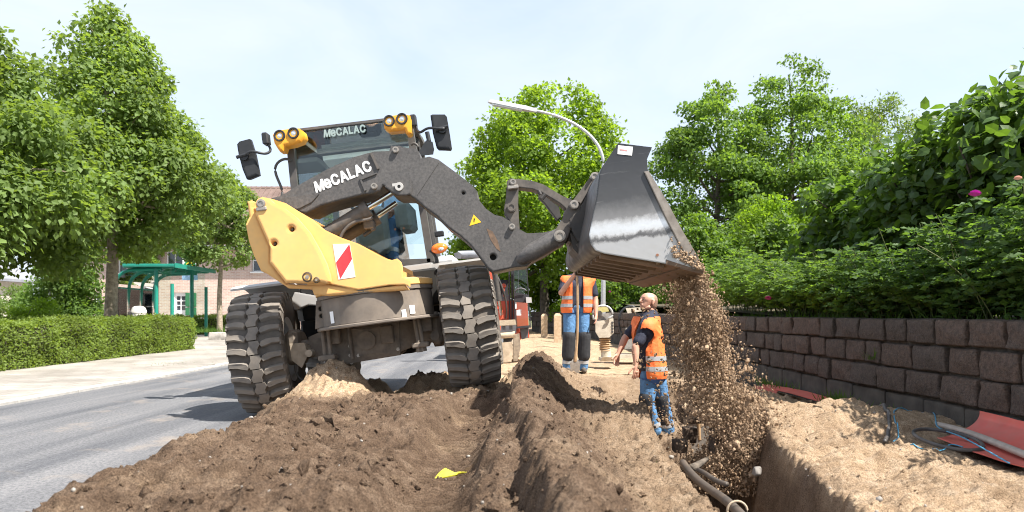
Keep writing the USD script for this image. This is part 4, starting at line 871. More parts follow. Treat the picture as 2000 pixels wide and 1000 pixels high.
# ------------------------------------------------------------------ street lamp
ly = 17.0; lb = P(1178, 600, ly)
lamp = thing('street_lamp', 'street lamp with a long curved arm behind the bucket', 'street lamp', (lb[0], ly, 0.9))
def lp(px, py): q = P(px, py, ly); return [q[0] - lb[0], 0, q[2] - 0.9]
arm = [lp(1178, 330), lp(1174, 297), lp(1163, 277), lp(1145, 258), lp(1120, 241), lp(1085, 226), lp(1045, 216)]
obj(lamp, 'pole', tube([[0, 0, -0.3], lp(1179, 470), lp(1178, 330)], [0.062, 0.055, 0.042], 12), gal, smooth=40)
obj(lamp, 'arm', tube(spline(arm, 24), np.linspace(0.042, 0.032, 24), 10), gal, smooth=True)
h0, h1 = np.array(lp(953, 198)), np.array(lp(1050, 217)); hd = unit(h1 - h0); hn = np.array([-hd[2], 0, hd[0]])
head = []
for t_, w_, up_, dn in ((0.0, 0.03, 0.02, 0.02), (0.06, 0.085, 0.045, 0.035), (0.75, 0.10, 0.055, 0.045), (0.98, 0.05, 0.045, 0.035)):
    c_ = h0 + (h1 - h0) * t_
    for s_ in (-1, 1): head += [c_ + hn * up_ + [0, s_ * w_ * 0.8, 0], c_ - hn * dn + [0, s_ * w_, 0]]
obj(lamp, 'lamp_head', hullpts(head), M('lamp_grey', (0.40, 0.41, 0.42), (0.47, 0.48, 0.49), rough=0.5, scale=5), smooth=40)
c_ = h0 + (h1 - h0) * 0.4
obj(lamp, 'lamp_cover', hullpts([c_ + hd * a + hn * z + [0, y, 0] for a in (-0.38, 0.38) for y in (-0.075, 0.075) for z in (-0.045, -0.075)]), M('lamp_diffuser', (0.6, 0.62, 0.62), rough=0.2), smooth=False)

# wooden fence posts at the far wall
wood = M('old_wood', (0.36, 0.25, 0.15), (0.52, 0.39, 0.26), rough=0.85, scale=12, bump=0.5, bscale=30)
for px, py, Y, lab in ((1063, 613, 24.0, 'pale wooden post standing before the far end of the wall'), (1089, 612, 21.0, 'short wooden post beside the legs of the standing worker')):
    q = P(px, py, Y); z0 = rz(Y); fp = thing('wooden_post', lab, 'post', (q[0], Y, z0), group=None)
    hh = q[2] - z0
    obj(fp, 'shaft', hullpts([[x, y, z] for x in (-0.11, 0.11) for y in (-0.1, 0.1) for z in (-0.1, hh - 0.07)] + [[x, y, hh] for x in (-0.06, 0.06) for y in (-0.06, 0.06)]), wood, smooth=False)
# ------------------------------------------------------------------ the wheel loader
YA = 6.3; ROLL = math.radians(7.3)
AX = P(720, 662, YA); UU = np.array([math.cos(ROLL), 0, math.sin(ROLL)]); WW = np.array([-math.sin(ROLL), 0, math.cos(ROLL)]); RT = 0.555
LO = AX - WW * RT
MM = np.eye(4); MM[:3, 0] = UU; MM[:3, 1] = [0, 1, 0]; MM[:3, 2] = WW; MM[:3, 3] = LO
LD = thing('wheel_loader', 'yellow and black swing arm wheel loader tipping soil out of its raised bucket', 'wheel loader', matrix=MM)
def mp(px, py, v):
    q = P(px, py, YA + v) - LO; return (float(q @ UU), float(q @ WW))
def mq(px, py, v):
    u, w = mp(px, py, v); return np.array([u, v, w])
def mpoly(pts, v): return Polygon([mp(x, y, v) for x, y in pts]).buffer(0)
def circ(px, py, v, r): return Point(*mp(px, py, v)).buffer(r, 24)

dust = (0.24, 0.20, 0.16)
grey_paint = M('grey_boom_paint', (0.040, 0.038, 0.037), (0.058, 0.055, 0.053), rough=0.42, scale=5, bump=0.12, bscale=240, bdist=0.002, dust=(0.20, 0.185, 0.175), dust_amt=0.5, dscale=48, spec=0.5, rough2=0.6)
black_steel = M('black_steel', (0.022, 0.022, 0.023), (0.040, 0.038, 0.037), rough=0.4, scale=7, dust=dust, dust_amt=0.25, dscale=5, rough2=0.6)
link_paint = M('worn_grey_steel', (0.050, 0.046, 0.043), (0.085, 0.076, 0.070), rough=0.5, scale=9, dust=(0.26, 0.22, 0.18), dust_amt=0.5, dscale=12)
yellow = M('loader_yellow', (0.80, 0.46, 0.14), (0.84, 0.50, 0.17), rough=0.38, scale=2.5, spec=0.5, dust=(0.36, 0.27, 0.16), dust_amt=0.30, dscale=9, rough2=0.5)
pod_yellow = M('lamp_pod_yellow', (0.78, 0.36, 0.03), (0.82, 0.39, 0.04), rough=0.4, scale=3)
light_grey = M('fender_grey', (0.42, 0.42, 0.42), (0.50, 0.50, 0.49), rough=0.5, scale=3, dust=dust, dust_amt=0.4)
dirty_steel = M('dirty_axle_steel', (0.070, 0.060, 0.052), (0.16, 0.135, 0.11), rough=0.75, scale=7, bump=0.5, bscale=30, dust=(0.27, 0.215, 0.16), dust_amt=0.6, dscale=9)
drum_steel = M('drum_steel', (0.095, 0.080, 0.068), (0.17, 0.145, 0.122), rough=0.55, scale=4, dust=(0.30, 0.24, 0.18), dust_amt=0.5, dscale=7, rough2=0.75)
chrome = M('rod_chrome', (0.75, 0.75, 0.76), rough=0.12, metal=1.0)
pin_steel = M('pin_steel', (0.30, 0.27, 0.24), (0.42, 0.39, 0.35), rough=0.45, scale=30, metal=0.6, dust=dust, dust_amt=0.4, dscale=20)
rubber = M('tyre_rubber', (0.105, 0.097, 0.088), (0.155, 0.142, 0.127), rough=0.8, scale=12, bump=0.35, bscale=110, bdist=0.003, dust=(0.255, 0.215, 0.17), dust_amt=0.75, dscale=5.5, spec=0.3)
rubber_shaded = M('groove_shade_rubber', (0.065, 0.060, 0.054), (0.105, 0.095, 0.084), rough=0.85, scale=12, bump=0.35, bscale=110, bdist=0.003, dust=(0.23, 0.19, 0.15), dust_amt=0.40, dscale=5.0, spec=0.2)  # less dust, darker than the tread: groove shade put into the rubber colour
hose_m = M('hose_black', (0.02, 0.02, 0.02), (0.035, 0.033, 0.03), rough=0.55, dust=dust, dust_amt=0.3)
plastic = M('black_plastic', (0.018, 0.019, 0.021), (0.028, 0.029, 0.031), rough=0.45, scale=8, bump=0.1, bscale=300, bdist=0.001)
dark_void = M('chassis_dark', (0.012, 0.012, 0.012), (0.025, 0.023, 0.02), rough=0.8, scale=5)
glass_t = pane_mat('cab_glass', (0.93, 0.975, 0.97), gloss=0.02)
lens = M('lamp_lens', (0.55, 0.58, 0.60), (0.75, 0.78, 0.80), rough=0.08, scale=60, spec=0.9, metal=0.5)
white_dec = M('decal_white', (0.78, 0.78, 0.77), rough=0.5)
red_dec = M('decal_red', (0.62, 0.035, 0.045), (0.68, 0.05, 0.06), rough=0.45, scale=20)
orange_lens = M('indicator_orange', (0.80, 0.15, 0.02), (0.85, 0.22, 0.03), rough=0.15, scale=30, spec=0.7)
warn_y = M('decal_yellow', (0.80, 0.50, 0.03), rough=0.45)
rust = M('rusty_wear', (0.10, 0.068, 0.048), (0.19, 0.12, 0.075), rough=0.7, scale=20)

# -- tyres
def tyre_mesh(R, W, seed=0, nl=28):
    hw = W / 2
    def rad(b): return R - 0.30 * b * b - 0.9 * np.maximum(0, np.abs(b) - hw * 0.80) ** 1.6
    carc = [(0.28, -hw * 0.62), (0.30, -hw * 0.80), (0.36, -hw * 0.97), (0.44, -hw * 1.02), (0.49, -hw * 0.985)] + [(float(rad(b)) - 0.038, b) for b in np.linspace(-hw * 0.93, hw * 0.93, 11)] + [(0.49, hw * 0.985), (0.44, hw * 1.02), (0.36, hw * 0.97), (0.30, hw * 0.80), (0.28, hw * 0.62)]
    out = [lathe(carc, 96, axis='x')]
    p = 2 * np.pi * R / nl
    def block(poly, a0, depth=0.038, ins=0.009):
        """poly: (lateral b, along a) points, not convex allowed; a block of rubber standing on the tread."""
        pg = Polygon(poly)
        if not pg.exterior.is_ccw: poly = poly[::-1]; pg = Polygon(poly)
        pin = np.array(poly, float); k = len(pin)
        prv, nxt = np.roll(pin, 1, 0), np.roll(pin, -1, 0)
        e0, e1 = unit(pin - prv), unit(nxt - pin); n0 = np.stack([-e0[:, 1], e0[:, 0]], 1); n1 = np.stack([-e1[:, 1], e1[:, 0]], 1)
        mit = unit(n0 + n1); top = pin + mit * ins / np.maximum((mit * n0).sum(1), 0.5)[:, None]
        fl = np.array(trimesh.creation.triangulate_polygon(Polygon(pin), engine='earcut')[1]); vv = np.array(trimesh.creation.triangulate_polygon(Polygon(pin), engine='earcut')[0])
        from scipy.spatial import cKDTree
        idx = cKDTree(pin).query(vv)[1]; fl = idx[fl]
        V2 = []
        for pts, dd in ((pin * 1.0, -depth - 0.004), (pin * 0.5 + top * 0.5, -0.008), (top, 0.0)):
            r = rad(pts[:, 0]) + dd; th = (pts[:, 1] + a0) / R
            V2.append(np.stack([pts[:, 0], r * np.cos(th), r * np.sin(th)], 1))
        V = np.vstack(V2); F = []
        for l in range(2):
            for i in range(k):
                j = (i + 1) % k; F += [[l * k + i, l * k + j, (l + 1) * k + j], [l * k + i, (l + 1) * k + j, (l + 1) * k + i]]
        F = np.vstack([np.array(F), fl + 2 * k])
        m = trimesh.Trimesh(V, F, process=False)
        c = V.mean(0); fn = m.triangles_center - c
        if (m.face_normals * fn).sum() < 0: m.invert()
        return m
    side = np.array([(0.046, -0.006), (0.066, -0.038), (0.110, -0.026), (0.150, -0.012), (hw * 0.99, -0.008), (hw * 0.99, 0.046), (0.150, 0.046), (0.108, 0.042), (0.066, 0.026)])
    cen = np.array([(-0.034, -p / 2 + 0.003), (0.046, -p / 2 + 0.003), (0.058, -0.022), (0.034, 0.018), (0.034, p / 2 - 0.003), (-0.046, p / 2 - 0.003), (-0.058, 0.022), (-0.034, -0.018)])
    for k in range(nl):
        a = k * p
        out.append(block([(b, -x) for b, x in side], a + 0.25 * p)); out.append(block([(-b, -x) for b, x in side], a + 0.75 * p))
        out.append(block([tuple(q) for q in cen], a + 0.5 * p, 0.034, 0.002))
        for s in (-1, 1):                                          # shoulder ribs down the sidewall
            th = (a + (0.25 if s > 0 else 0.75) * p) / R; pts = []
            for r_, x_, w_ in ((R - 0.030, hw * 0.97, 0.020), (0.475, hw * 1.005, 0.016), (0.445, hw * 1.015, 0.010)):
                for q_ in (-1, 1):
                    for o_ in (0.0, 0.012): t2 = th + q_ * w_ / r_; pts.append([s * (x_ + o_ - 0.008), r_ * math.cos(t2), r_ * math.sin(t2)])
            out.append(hullpts(pts))
    return cat_(out[:1]), cat_(out[1:])
tyre0, tread0 = tyre_mesh(RT, 0.46)
rimp = [(0.0, 0.02), (0.10, 0.02), (0.12, 0.05), (0.20, 0.05), (0.225, 0.0), (0.27, 0.02), (0.285, 0.17), (0.30, 0.19), (0.30, 0.205), (0.275, 0.20), (0.262, 0.175), (0.255, -0.17), (0.30, -0.2)]
def wheel(u, v, steer, spin, side):
    Rz_ = trimesh.transformations.rotation_matrix(math.radians(steer), [0, 0, 1]); Rx_ = trimesh.transformations.rotation_matrix(spin, [1, 0, 0])
    T = trimesh.transformations.translation_matrix([u, v, RT])
    t = tyre0.copy(); t.apply_transform(T @ Rz_ @ Rx_); w = obj(LD, 'tyre', t, rubber_shaded, smooth=25)
    t = tread0.copy(); t.apply_transform(T @ Rz_ @ Rx_); obj(w, 'tread', t, rubber, smooth=25)
    r = lathe([(a, b * side) for a, b in rimp], 40, axis='x'); r.apply_transform(T @ Rz_); obj(LD, 'rim', r, light_grey, smooth=35)
HT = 0.929
wheel(-HT, 0.0, 7.0, 0.02, -1); wheel(HT, 0.0, 5.0, 0.11, 1)
wheel(-HT, 2.25, 0, 0.3, -1); wheel(HT, 2.25, 0, 0.2, 1)

# -- front axle
def mbox(name, px0, py0, px1, py1, v0, v1, mat, bevel=0.012, **k):
    """A box whose near face spans two opposite corners given where they show, square to the machine."""
    a, b = mp(px0, py0, v0), mp(px1, py1, v0)
    return obj(LD, name, bx(((a[0] + b[0]) / 2, (v0 + v1) / 2, (a[1] + b[1]) / 2), (abs(a[0] - b[0]), v1 - v0, abs(a[1] - b[1])), bevel), mat, **k)
ax = [bx((0, 0, RT - 0.02), (1.40, 0.20, 0.17), 0.03)]
for s in (-1, 1):
    ax += [hullpts([[s * x, y, RT + z] for x, hh, ww in ((0.30, 0.15, 0.16), (0.52, 0.085, 0.10)) for y in (-ww, ww) for z in (-hh, hh)]), cyl([s * 0.60, 0, RT], [s * 0.74, 0, RT], 0.15, 20), bx((s * 0.645, -0.09, RT + 0.02), (0.10, 0.22, 0.30), 0.03)]
obj(LD, 'axle_beam', ax, dirty_steel, smooth=35)
df = [hullpts([[x, y, RT - 0.01 + z] for x, y, z in [(-0.30, -0.17, 0.17), (-0.30, -0.17, -0.19), (0.33, -0.17, 0.16), (0.30, -0.17, -0.17), (-0.30, 0.2, 0.17), (-0.30, 0.2, -0.17), (0.33, 0.2, 0.16), (0.30, 0.2, -0.15), (0.0, -0.22, 0.1), (0.0, -0.22, -0.12), (0.12, -0.22, 0.1), (0.12, -0.22, -0.12)]])]
obj(LD, 'differential_housing', df, dirty_steel, smooth=35)
obj(LD, 'differential_cover', cyl([0.03, -0.222, RT - 0.01], [0.03, -0.245, RT - 0.01], 0.082, 28), dirty_steel, smooth=35)
obj(LD, 'housing_rib', bx((-0.12, -0.205, RT - 0.01), (0.03, 0.05, 0.30), 0.008), dirty_steel)
obj(LD, 'housing_rib', bx((0.21, -0.20, RT + 0.02), (0.12, 0.05, 0.16), 0.01), dirty_steel)
for (px, py) in ((684, 676), (685, 694), (766, 664), (701, 694), (778, 682)):
    q = mq(px, py, -0.19); obj(LD, 'housing_bolt', cyl(q + [0, 0.02, 0], q + [0, -0.02, 0], 0.017, 6), pin_steel)
for (px, py, px2, py2) in ((629, 640, 636, 705), (640, 640, 647, 702), (808, 616, 819, 680), (816, 615, 827, 678)):
    a, b = mq(px, py, -0.30), mq(px2, py2, -0.30); obj(LD, 'clamp_bolt', [cyl(a, b, 0.017, 10), cyl(b + [0, 0, -0.035], b + [0, 0, 0.012], 0.030, 6)], dirty_steel, smooth=35)
for px, py in ((641, 706), (823, 681)):
    q = mq(px, py, -0.30); obj(LD, 'clamp_plate', bx(q + [0, 0.02, 0.035], (0.15, 0.14, 0.045), 0.01), dirty_steel)
for px, py in ((644, 659), (823, 634)):
    q = mq(px, py, -0.24); obj(LD, 'spacer_block', bx(q + [0.03, 0.05, 0.0], (0.13, 0.16, 0.13), 0.01), dirty_steel)
# steering rod, knuckle at the left
a, b = mq(820, 632, -0.12), mq(868, 615, -0.12)
obj(LD, 'steering_rod', [cyl(a, b, 0.022, 12), trimesh.creation.icosphere(2, 0.042).apply_translation(mq(858, 619, -0.13))], pin_steel, smooth=40)
q = mq(590, 690, -0.22); obj(LD, 'knuckle', hullpts([q + d for d in ([-0.10, 0, 0.10], [0.03, 0, 0.09], [0.05, 0, -0.02], [-0.02, 0, -0.13], [-0.10, 0, -0.05], [-0.10, 0.15, 0.1], [0.05, 0.15, 0.05], [-0.05, 0.15, -0.12])]), M('dusty_knuckle', (0.28, 0.23, 0.17), (0.40, 0.33, 0.25), rough=0.85, scale=12, bump=0.4, bscale=40), smooth=35)
q = mq(604, 690, -0.26); obj(LD, 'knuckle_cap', cyl(q + [0, 0.08, 0], q + [0, -0.02, 0], 0.032, 18), LOOK['dusty_knuckle'], smooth=35)
q = mq(850, 656, -0.18); obj(LD, 'axle_plug', cyl(q + [0, 0.08, 0], q + [0, -0.03, 0], 0.04, 14), dirty_steel, smooth=35)
a, b, c = mq(578, 712, -0.2), mq(585, 738, -0.18), mq(596, 745, -0.18); obj(LD, 'brake_hose', tube(spline([a, b, c], 8), 0.012, 6), hose_m, smooth=True)
# chassis, rear axle, belly
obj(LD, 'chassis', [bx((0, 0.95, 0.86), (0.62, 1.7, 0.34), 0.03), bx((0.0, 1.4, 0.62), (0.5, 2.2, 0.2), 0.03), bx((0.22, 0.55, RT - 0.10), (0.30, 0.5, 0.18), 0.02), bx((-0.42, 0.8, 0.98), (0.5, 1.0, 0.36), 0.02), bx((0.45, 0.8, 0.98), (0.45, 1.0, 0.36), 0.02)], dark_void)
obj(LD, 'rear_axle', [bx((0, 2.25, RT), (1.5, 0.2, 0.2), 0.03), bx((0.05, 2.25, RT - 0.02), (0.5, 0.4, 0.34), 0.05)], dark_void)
obj(LD, 'rear_body', [bx((0, 2.5, 1.12), (1.55, 1.3, 0.60), 0.06)], light_grey)

# -- turret drum
DC = np.array([mp(717, 600, -0.6)[0], -0.16]); R0 = 0.50
wb = mp(717, 628, -0.65)[1]; wt = mp(717, 573, -0.65)[1]
aa, ab = math.radians(-160), math.radians(-20)
dr = lathe([(R0 - 0.03, wb), (R0, wb + 0.004), (R0, wt), (R0 - 0.03, wt + 0.002)], 40, c=(DC[0], DC[1], 0))
obj(LD, 'turret_drum', dr, drum_steel, smooth=35)
obj(LD, 'drum_flange', lathe([(R0 - 0.06, wb - 0.03), (R0 + 0.035, wb - 0.03), (R0 + 0.042, wb - 0.022), (R0 + 0.042, wb - 0.008), (R0 + 0.035, wb), (R0 - 0.02, wb + 0.001)], 48, c=(DC[0], DC[1], 0)), drum_steel, smooth=35)
obj(LD, 'drum_rim', lathe([(R0 - 0.02, wt + 0.003), (R0 + 0.012, wt + 0.004), (R0 + 0.012, wt + 0.035), (R0 - 0.10, wt + 0.05)], 48, c=(DC[0], DC[1], 0)), drum_steel, smooth=35)
obj(LD, 'slewing_ring', lathe([(R0 - 0.06, wt + 0.03), (R0 - 0.06, wt + 0.085), (0.0, wt + 0.085)], 40, c=(DC[0], DC[1], 0)), dark_void, smooth=35)
vb = -0.42
for pts, holes in (([(617, 588), (632, 584), (645, 636), (615, 643)], [(626, 603), (628, 617)]), ([(797, 566), (808, 565), (825, 616), (800, 619)], [(800, 577), (803, 590)])):
    pg = mpoly(pts, vb)
    for hx_, hy_ in holes: pg = pg.difference(circ(hx_, hy_, vb, 0.020))
    obj(LD, 'drum_bracket', prism(pg, vb, vb + 0.04, 0.006), drum_steel)
    for hx_, hy_ in holes:
        q = mq(hx_, hy_, vb); obj(LD, 'bracket_hole', cyl(q + [0, 0.03, 0], q + [0, 0.036, 0], 0.024, 16), dark_void)
for px, py, w_, h_ in ((646, 620, 0.022, 0.05), (802, 604, 0.026, 0.036), (788, 613, 0.02, 0.035)):
    u_, w2 = mp(px, py, -0.6); th = math.acos(np.clip((u_ - DC[0]) / (R0 + 0.002), -0.99, 0.99)); q = np.array([u_, DC[1] - (R0 + 0.003) * math.sin(th), w2])
    tv = np.array([math.sin(th), math.cos(th) * 1.0, 0]); nv = np.array([math.cos(th), -math.sin(th), 0])
    obj(LD, 'drum_sticker', hullpts([q + tv * a * w_ + np.array([0, 0, b * h_]) + nv * c for a in (-1, 1) for b in (-1, 1) for c in (0, 0.003)]), white_dec)

# -- turret: yellow cheeks with a raised cover
v0 = -0.74
cheek = [(644, 555), (700, 566), (760, 557), (789, 556), (800, 560), (800, 547), (786, 541), (785, 520), (782, 511), (775, 505), (765, 508), (755, 505), (744, 500), (700, 476), (666, 464), (632, 448), (604, 425), (580, 411), (556, 396), (530, 388), (522, 387), (512, 384), (503, 388), (499, 396), (500, 410), (560, 500)]
obj(LD, 'turret_cheek', prism(mpoly(cheek, v0 + 0.05), v0 + 0.05, v0 + 0.11, 0.01), yellow, label='yellow turret plate with the red and white hazard sticker')
cover = [(499, 418), (528, 483), (527.5, 513), (559, 553), (600, 554), (625, 552), (640, 555), (646, 550), (645, 538), (638, 515), (626, 490), (606, 455), (580, 425), (556, 407), (536, 397), (527, 388), (514, 385), (503, 389), (499, 398), (503, 408)]
pgc = mpoly(cover, v0)
for hx_, hy_ in ((571, 448), (537, 476)): pgc = pgc.difference(circ(hx_, hy_, v0, 0.020))
obj(LD, 'turret_cover', prism(pgc, v0 - 0.03, v0 + 0.055, 0.03), yellow, smooth=50, label='bulging yellow cover with bolt holes at the boom foot')
for hx_, hy_ in ((571, 448), (537, 476)):
    q = mq(hx_, hy_, v0 + 0.04); obj(LD, 'cover_bolt', cyl(q + [0, -0.012, 0], q + [0, 0.012, 0], 0.012, 6), pin_steel); obj(LD, 'bolt_seat', cyl(q + [0, 0.0, 0], q + [0, 0.01, 0], 0.022, 16), M('bolt_seat_brown', (0.16, 0.08, 0.02), rough=0.7))
back = [(481, 393), (489, 390), (495, 394), (494, 404), (500, 418), (528, 483), (528, 513), (559, 555), (607, 556), (640, 556), (700, 566), (790, 556), (798, 566), (700, 573), (640, 578), (612, 576), (608, 565), (562, 563), (540, 548), (519, 534), (508, 529), (494, 499), (484, 470), (478, 438), (485, 422)]
obj(LD, 'turret_back_plate', prism(mpoly(back, v0 + 0.06), v0 + 0.065, v0 + 0.16, 0.025), yellow, smooth=50)
far = [(512, 386), (540, 392), (600, 425), (632, 448), (700, 476), (744, 500), (785, 520), (790, 556), (700, 566), (640, 566), (565, 560), (500, 440)]
fp_ = mpoly(far, v0 + 0.11)
obj(LD, 'turret_far_cheek', prism(fp_, v0 + 0.68, v0 + 0.74, 0.01), yellow)
obj(LD, 'turret_base', prism(mpoly([(640, 562), (700, 564), (788, 552), (788, 530), (740, 520), (620, 540)], -0.6), -0.56, 0.12, 0.02), yellow)
# lower flange of the turret, curved like the drum
fw = mp(717, 560, -0.66)[1]
obj(LD, 'turret_skirt', lathe([(R0 - 0.10, fw - 0.02), (R0 + 0.005, fw - 0.02), (R0 + 0.02, fw - 0.01), (R0 + 0.02, fw + 0.035), (R0 - 0.02, fw + 0.05), (R0 - 0.2, fw + 0.05)], 48, c=(DC[0], DC[1], 0)), yellow, smooth=40)
def pin(px, py, v, r, cap=0.02, mat=None, name='pin'):
    q = mq(px, py, v)
    pr = obj(LD, name, [cyl(q + [0, 0.06, 0], q + [0, -cap, 0], r, 24), lathe([(r * 0.55, 0), (r * 0.8, 0), (r * 0.8, cap + 0.006), (r * 0.55, cap + 0.006), (r * 0.55, 0)], 20, axis='y')
                        .apply_transform(np.array([[1, 0, 0, q[0]], [0, -1, 0, q[1]], [0, 0, 1, q[2]], [0, 0, 0, 1.0]]))], mat or pin_steel, smooth=35)
    return pr
pin(511, 398, v0 - 0.02, 0.036); q = mq(511, 408, v0 - 0.03); obj(LD, 'pin_lock', bx(q, (0.085, 0.03, 0.03), 0.006), pin_steel)
for px, py, r in ((600, 541, 0.042), (618, 547, 0.026)):
    q = mq(px, py, v0 - 0.03); obj(LD, 'pin_bore', [lathe([(r, 0), (r * 0.7, -0.005), (r * 0.62, 0.03), (0, 0.03)], 24, axis='y', c=tuple(q + [0, 0, 0]))], M('greasy_pin', (0.05, 0.035, 0.02), (0.10, 0.07, 0.04), rough=0.5, scale=40), smooth=35)
    obj(LD, 'pin_bolt', cyl(q + [0, 0.025, 0], q + [0, -0.005, 0], r * 0.4, 6), pin_steel)
# hazard sticker
vs = v0 + 0.05 - 0.003
quad = [(650, 477), (683, 476), (694, 541), (661, 546)]
qp = np.array([mp(x, y, vs) for x, y in quad]); sq = Polygon(qp)
bil = lambda a, b: tuple(qp[0] * (1 - a) * (1 - b) + qp[1] * a * (1 - b) + qp[2] * a * b + qp[3] * (1 - a) * b)
obj(LD, 'hazard_sticker', prism(sq, vs, vs + 0.004), white_dec, smooth=False)
obj(LD, 'hazard_stripe', prism(Polygon([bil(0.02, 0.52), bil(0.98, 0.01), bil(0.99, 0.46), bil(0.12, 0.99)]), vs - 0.002, vs + 0.001), red_dec, smooth=False)

# -- boom
vbm = -0.60
boom = [(516, 392), (530, 386), (548, 382), (580, 362), (640, 329), (691, 306), (730, 295), (760, 294), (763, 284), (781, 284), (788, 287), (813, 290), (818, 296), (821, 309), (838, 305), (856, 311), (890, 336), (922, 361), (932, 373), (932, 386), (949, 407), (966, 419), (983, 423), (1000, 434), (1016, 448), (1029, 455), (1060, 454), (1078, 450), (1092, 444),
        (1104, 449), (1109, 461), (1104, 474), (1092, 479), (1070, 494), (1040, 510), (1029, 520), (1005, 522), (963, 531), (953, 524), (938, 504), (920, 480), (900, 462), (874, 443), (852, 421), (828, 404), (812, 389), (800, 382), (790, 382), (775, 382), (763, 376), (757, 366), (748, 362), (741, 372), (730, 377), (708, 380), (660, 392), (625, 402), (598, 416), (580, 414), (530, 412), (516, 408)]
pgb = mpoly(boom, vbm)
for hx_, hy_, r in ((905, 377, 0.012), (963, 502, 0.026)): pgb = pgb.difference(circ(hx_, hy_, vbm, r))
BM = obj(LD, 'boom', prism(pgb, vbm, vbm + 0.40, 0.016), grey_paint, smooth=40, label='curved dark grey boom with white lettering')
def on_boom(name, pts, th, mat, bevel=0.005, v=vbm, label=None): return obj(BM, name, prism(mpoly(pts, v) if not isinstance(pts, Polygon) else pts, v - th, v - 0.0005, bevel), mat, smooth=40, label=label)
# raised cast boss round the cylinder pin, root plate, welds
on_boom('cylinder_boss', mpoly([(752, 366), (760, 352), (775, 342), (790, 341), (801, 350), (806, 366), (803, 380), (795, 383), (780, 383), (768, 378)], vbm), 0.030, grey_paint, 0.014)
on_boom('root_plate', [(532, 398), (556, 386), (620, 376), (624, 379), (610, 395), (585, 408), (560, 410), (535, 408)], 0.010, grey_paint, 0.005)
for a_, b_ in (((857, 318), (816, 380)),): on_boom('weld_seam', Polygon(np.array([mp(*a_, vbm), mp(*b_, vbm)]) [[0, 1, 1, 0]] + np.array([[-.005, -.003], [-.005, -.003], [.005, .003], [.005, .003]])), 0.006, grey_paint, 0.003)
on_boom('hose_clamp', [(722, 300), (727, 299), (742, 330), (737, 332)], 0.015, link_paint, 0.004)
on_boom('side_rail', [(702, 350), (736, 337), (737, 340), (704, 353)], 0.012, grey_paint, 0.004)
on_boom('side_rail', [(702, 350), (706, 350), (717, 372), (712, 374)], 0.012, grey_paint, 0.004)
pin(731, 364, vbm - 0.012, 0.026, 0.016); pin(773, 293, vbm - 0.006, 0.026, 0.014)
q = mq(780, 365, vbm - 0.02); obj(LD, 'cylinder_pin', [lathe([(0.014, -0.02), (0.034, -0.02), (0.036, -0.014), (0.036, 0.04)], 24, axis='y', c=tuple(q)), bx(q + [-0.035, -0.005, 0.02], (0.05, 0.012, 0.03), 0.004)], M('pale_pin', (0.45, 0.43, 0.40), (0.55, 0.53, 0.5), rough=0.5, metal=0.4), smooth=35)
q = mq(905, 377, vbm); obj(LD, 'boom_hole', cyl(q + [0, 0.03, 0], q + [0, 0.034, 0], 0.014, 16), dark_void); q = mq(963, 502, vbm); obj(LD, 'boom_hole', cyl(q + [0, 0.06, 0], q + [0, 0.066, 0], 0.030, 20), dark_void)
# torque tube at the boom tip
t0, t1 = mq(1018, 505, vbm - 0.01), mq(1094, 462, vbm - 0.02)
obj(BM, 'torque_tube', tube([t0 + [-0.03, 0.06, -0.01], t0, t0 + (t1 - t0) * 0.3, t1], [0.03, 0.055, 0.075, 0.075], 16), grey_paint, smooth=40)
# lettering on the boom
def lettering(word, p0, p1, py_h, v, depth=0.0025, shear=0.12, fat=0.035):
    """Word from pixel p0 to pixel p1 along the baseline, capitals py_h pixels tall, standing just proud of plane v."""
    a, b = np.array(mp(*p0, v)), np.array(mp(*p1, v)); d = (b - a) / np.linalg.norm(b - a); n_ = np.array([-d[1], d[0]])
    hgt = py_h * (YA + v) / FOC
    out = []; x = 0.0
    for ch in word:
        m = meshkit.text_mesh(ch, hgt * (1.0 if ch != 'e' else 1.12), depth, bold=True); w_ = m.bounds[1][0] - m.bounds[0][0]
        vv = np.array(m.vertices); vv[:, 0] += x - m.bounds[0][0]
        if ch == 'M': vv[:, 0] += shear * vv[:, 1] * 1.6 - 0.02 * hgt
        for q_, (dx_, dy_) in enumerate(((0, 0), (1, 0.4), (-1, -0.4), (0.4, -1), (-0.4, 1))):
            v2 = vv.copy(); v2[:, 0] += dx_ * fat * hgt; v2[:, 1] += dy_ * fat * hgt; v2[:, 2] += 0.00025 * q_; out.append((v2, np.array(m.faces)))
        x += w_ + hgt * (0.10 + 1.2 * fat)
    sc = np.linalg.norm(b - a) / x; ms = []
    for vv, ff in out:
        X = vv[:, 0] * sc; Y = vv[:, 1]
        V = np.stack([a[0] + d[0] * X + n_[0] * Y, v - 0.001 - vv[:, 2], a[1] + d[1] * X + n_[1] * Y], 1)
        m = trimesh.Trimesh(V, ff, process=False)
        if m.volume < 0: m.invert()
        ms.append(m)
    return cat_(ms)
obj(BM, 'lettering', lettering('MeCALAC', (618, 376), (729, 331), 19.5, vbm), white_dec, smooth=False)
tri = [(917, 441), (925, 419), (940, 434)]
on_boom('warning_triangle', tri, 0.002, warn_y, 0)
on_boom('warning_mark', [(925.5, 426), (928, 427), (926.5, 434), (924.8, 433)], 0.0035, dark_void, 0)
on_boom('wear_patch', mpoly([(950, 446), (962, 452), (972, 470), (978, 492), (970, 486), (958, 468)], vbm), 0.0016, rust, 0)

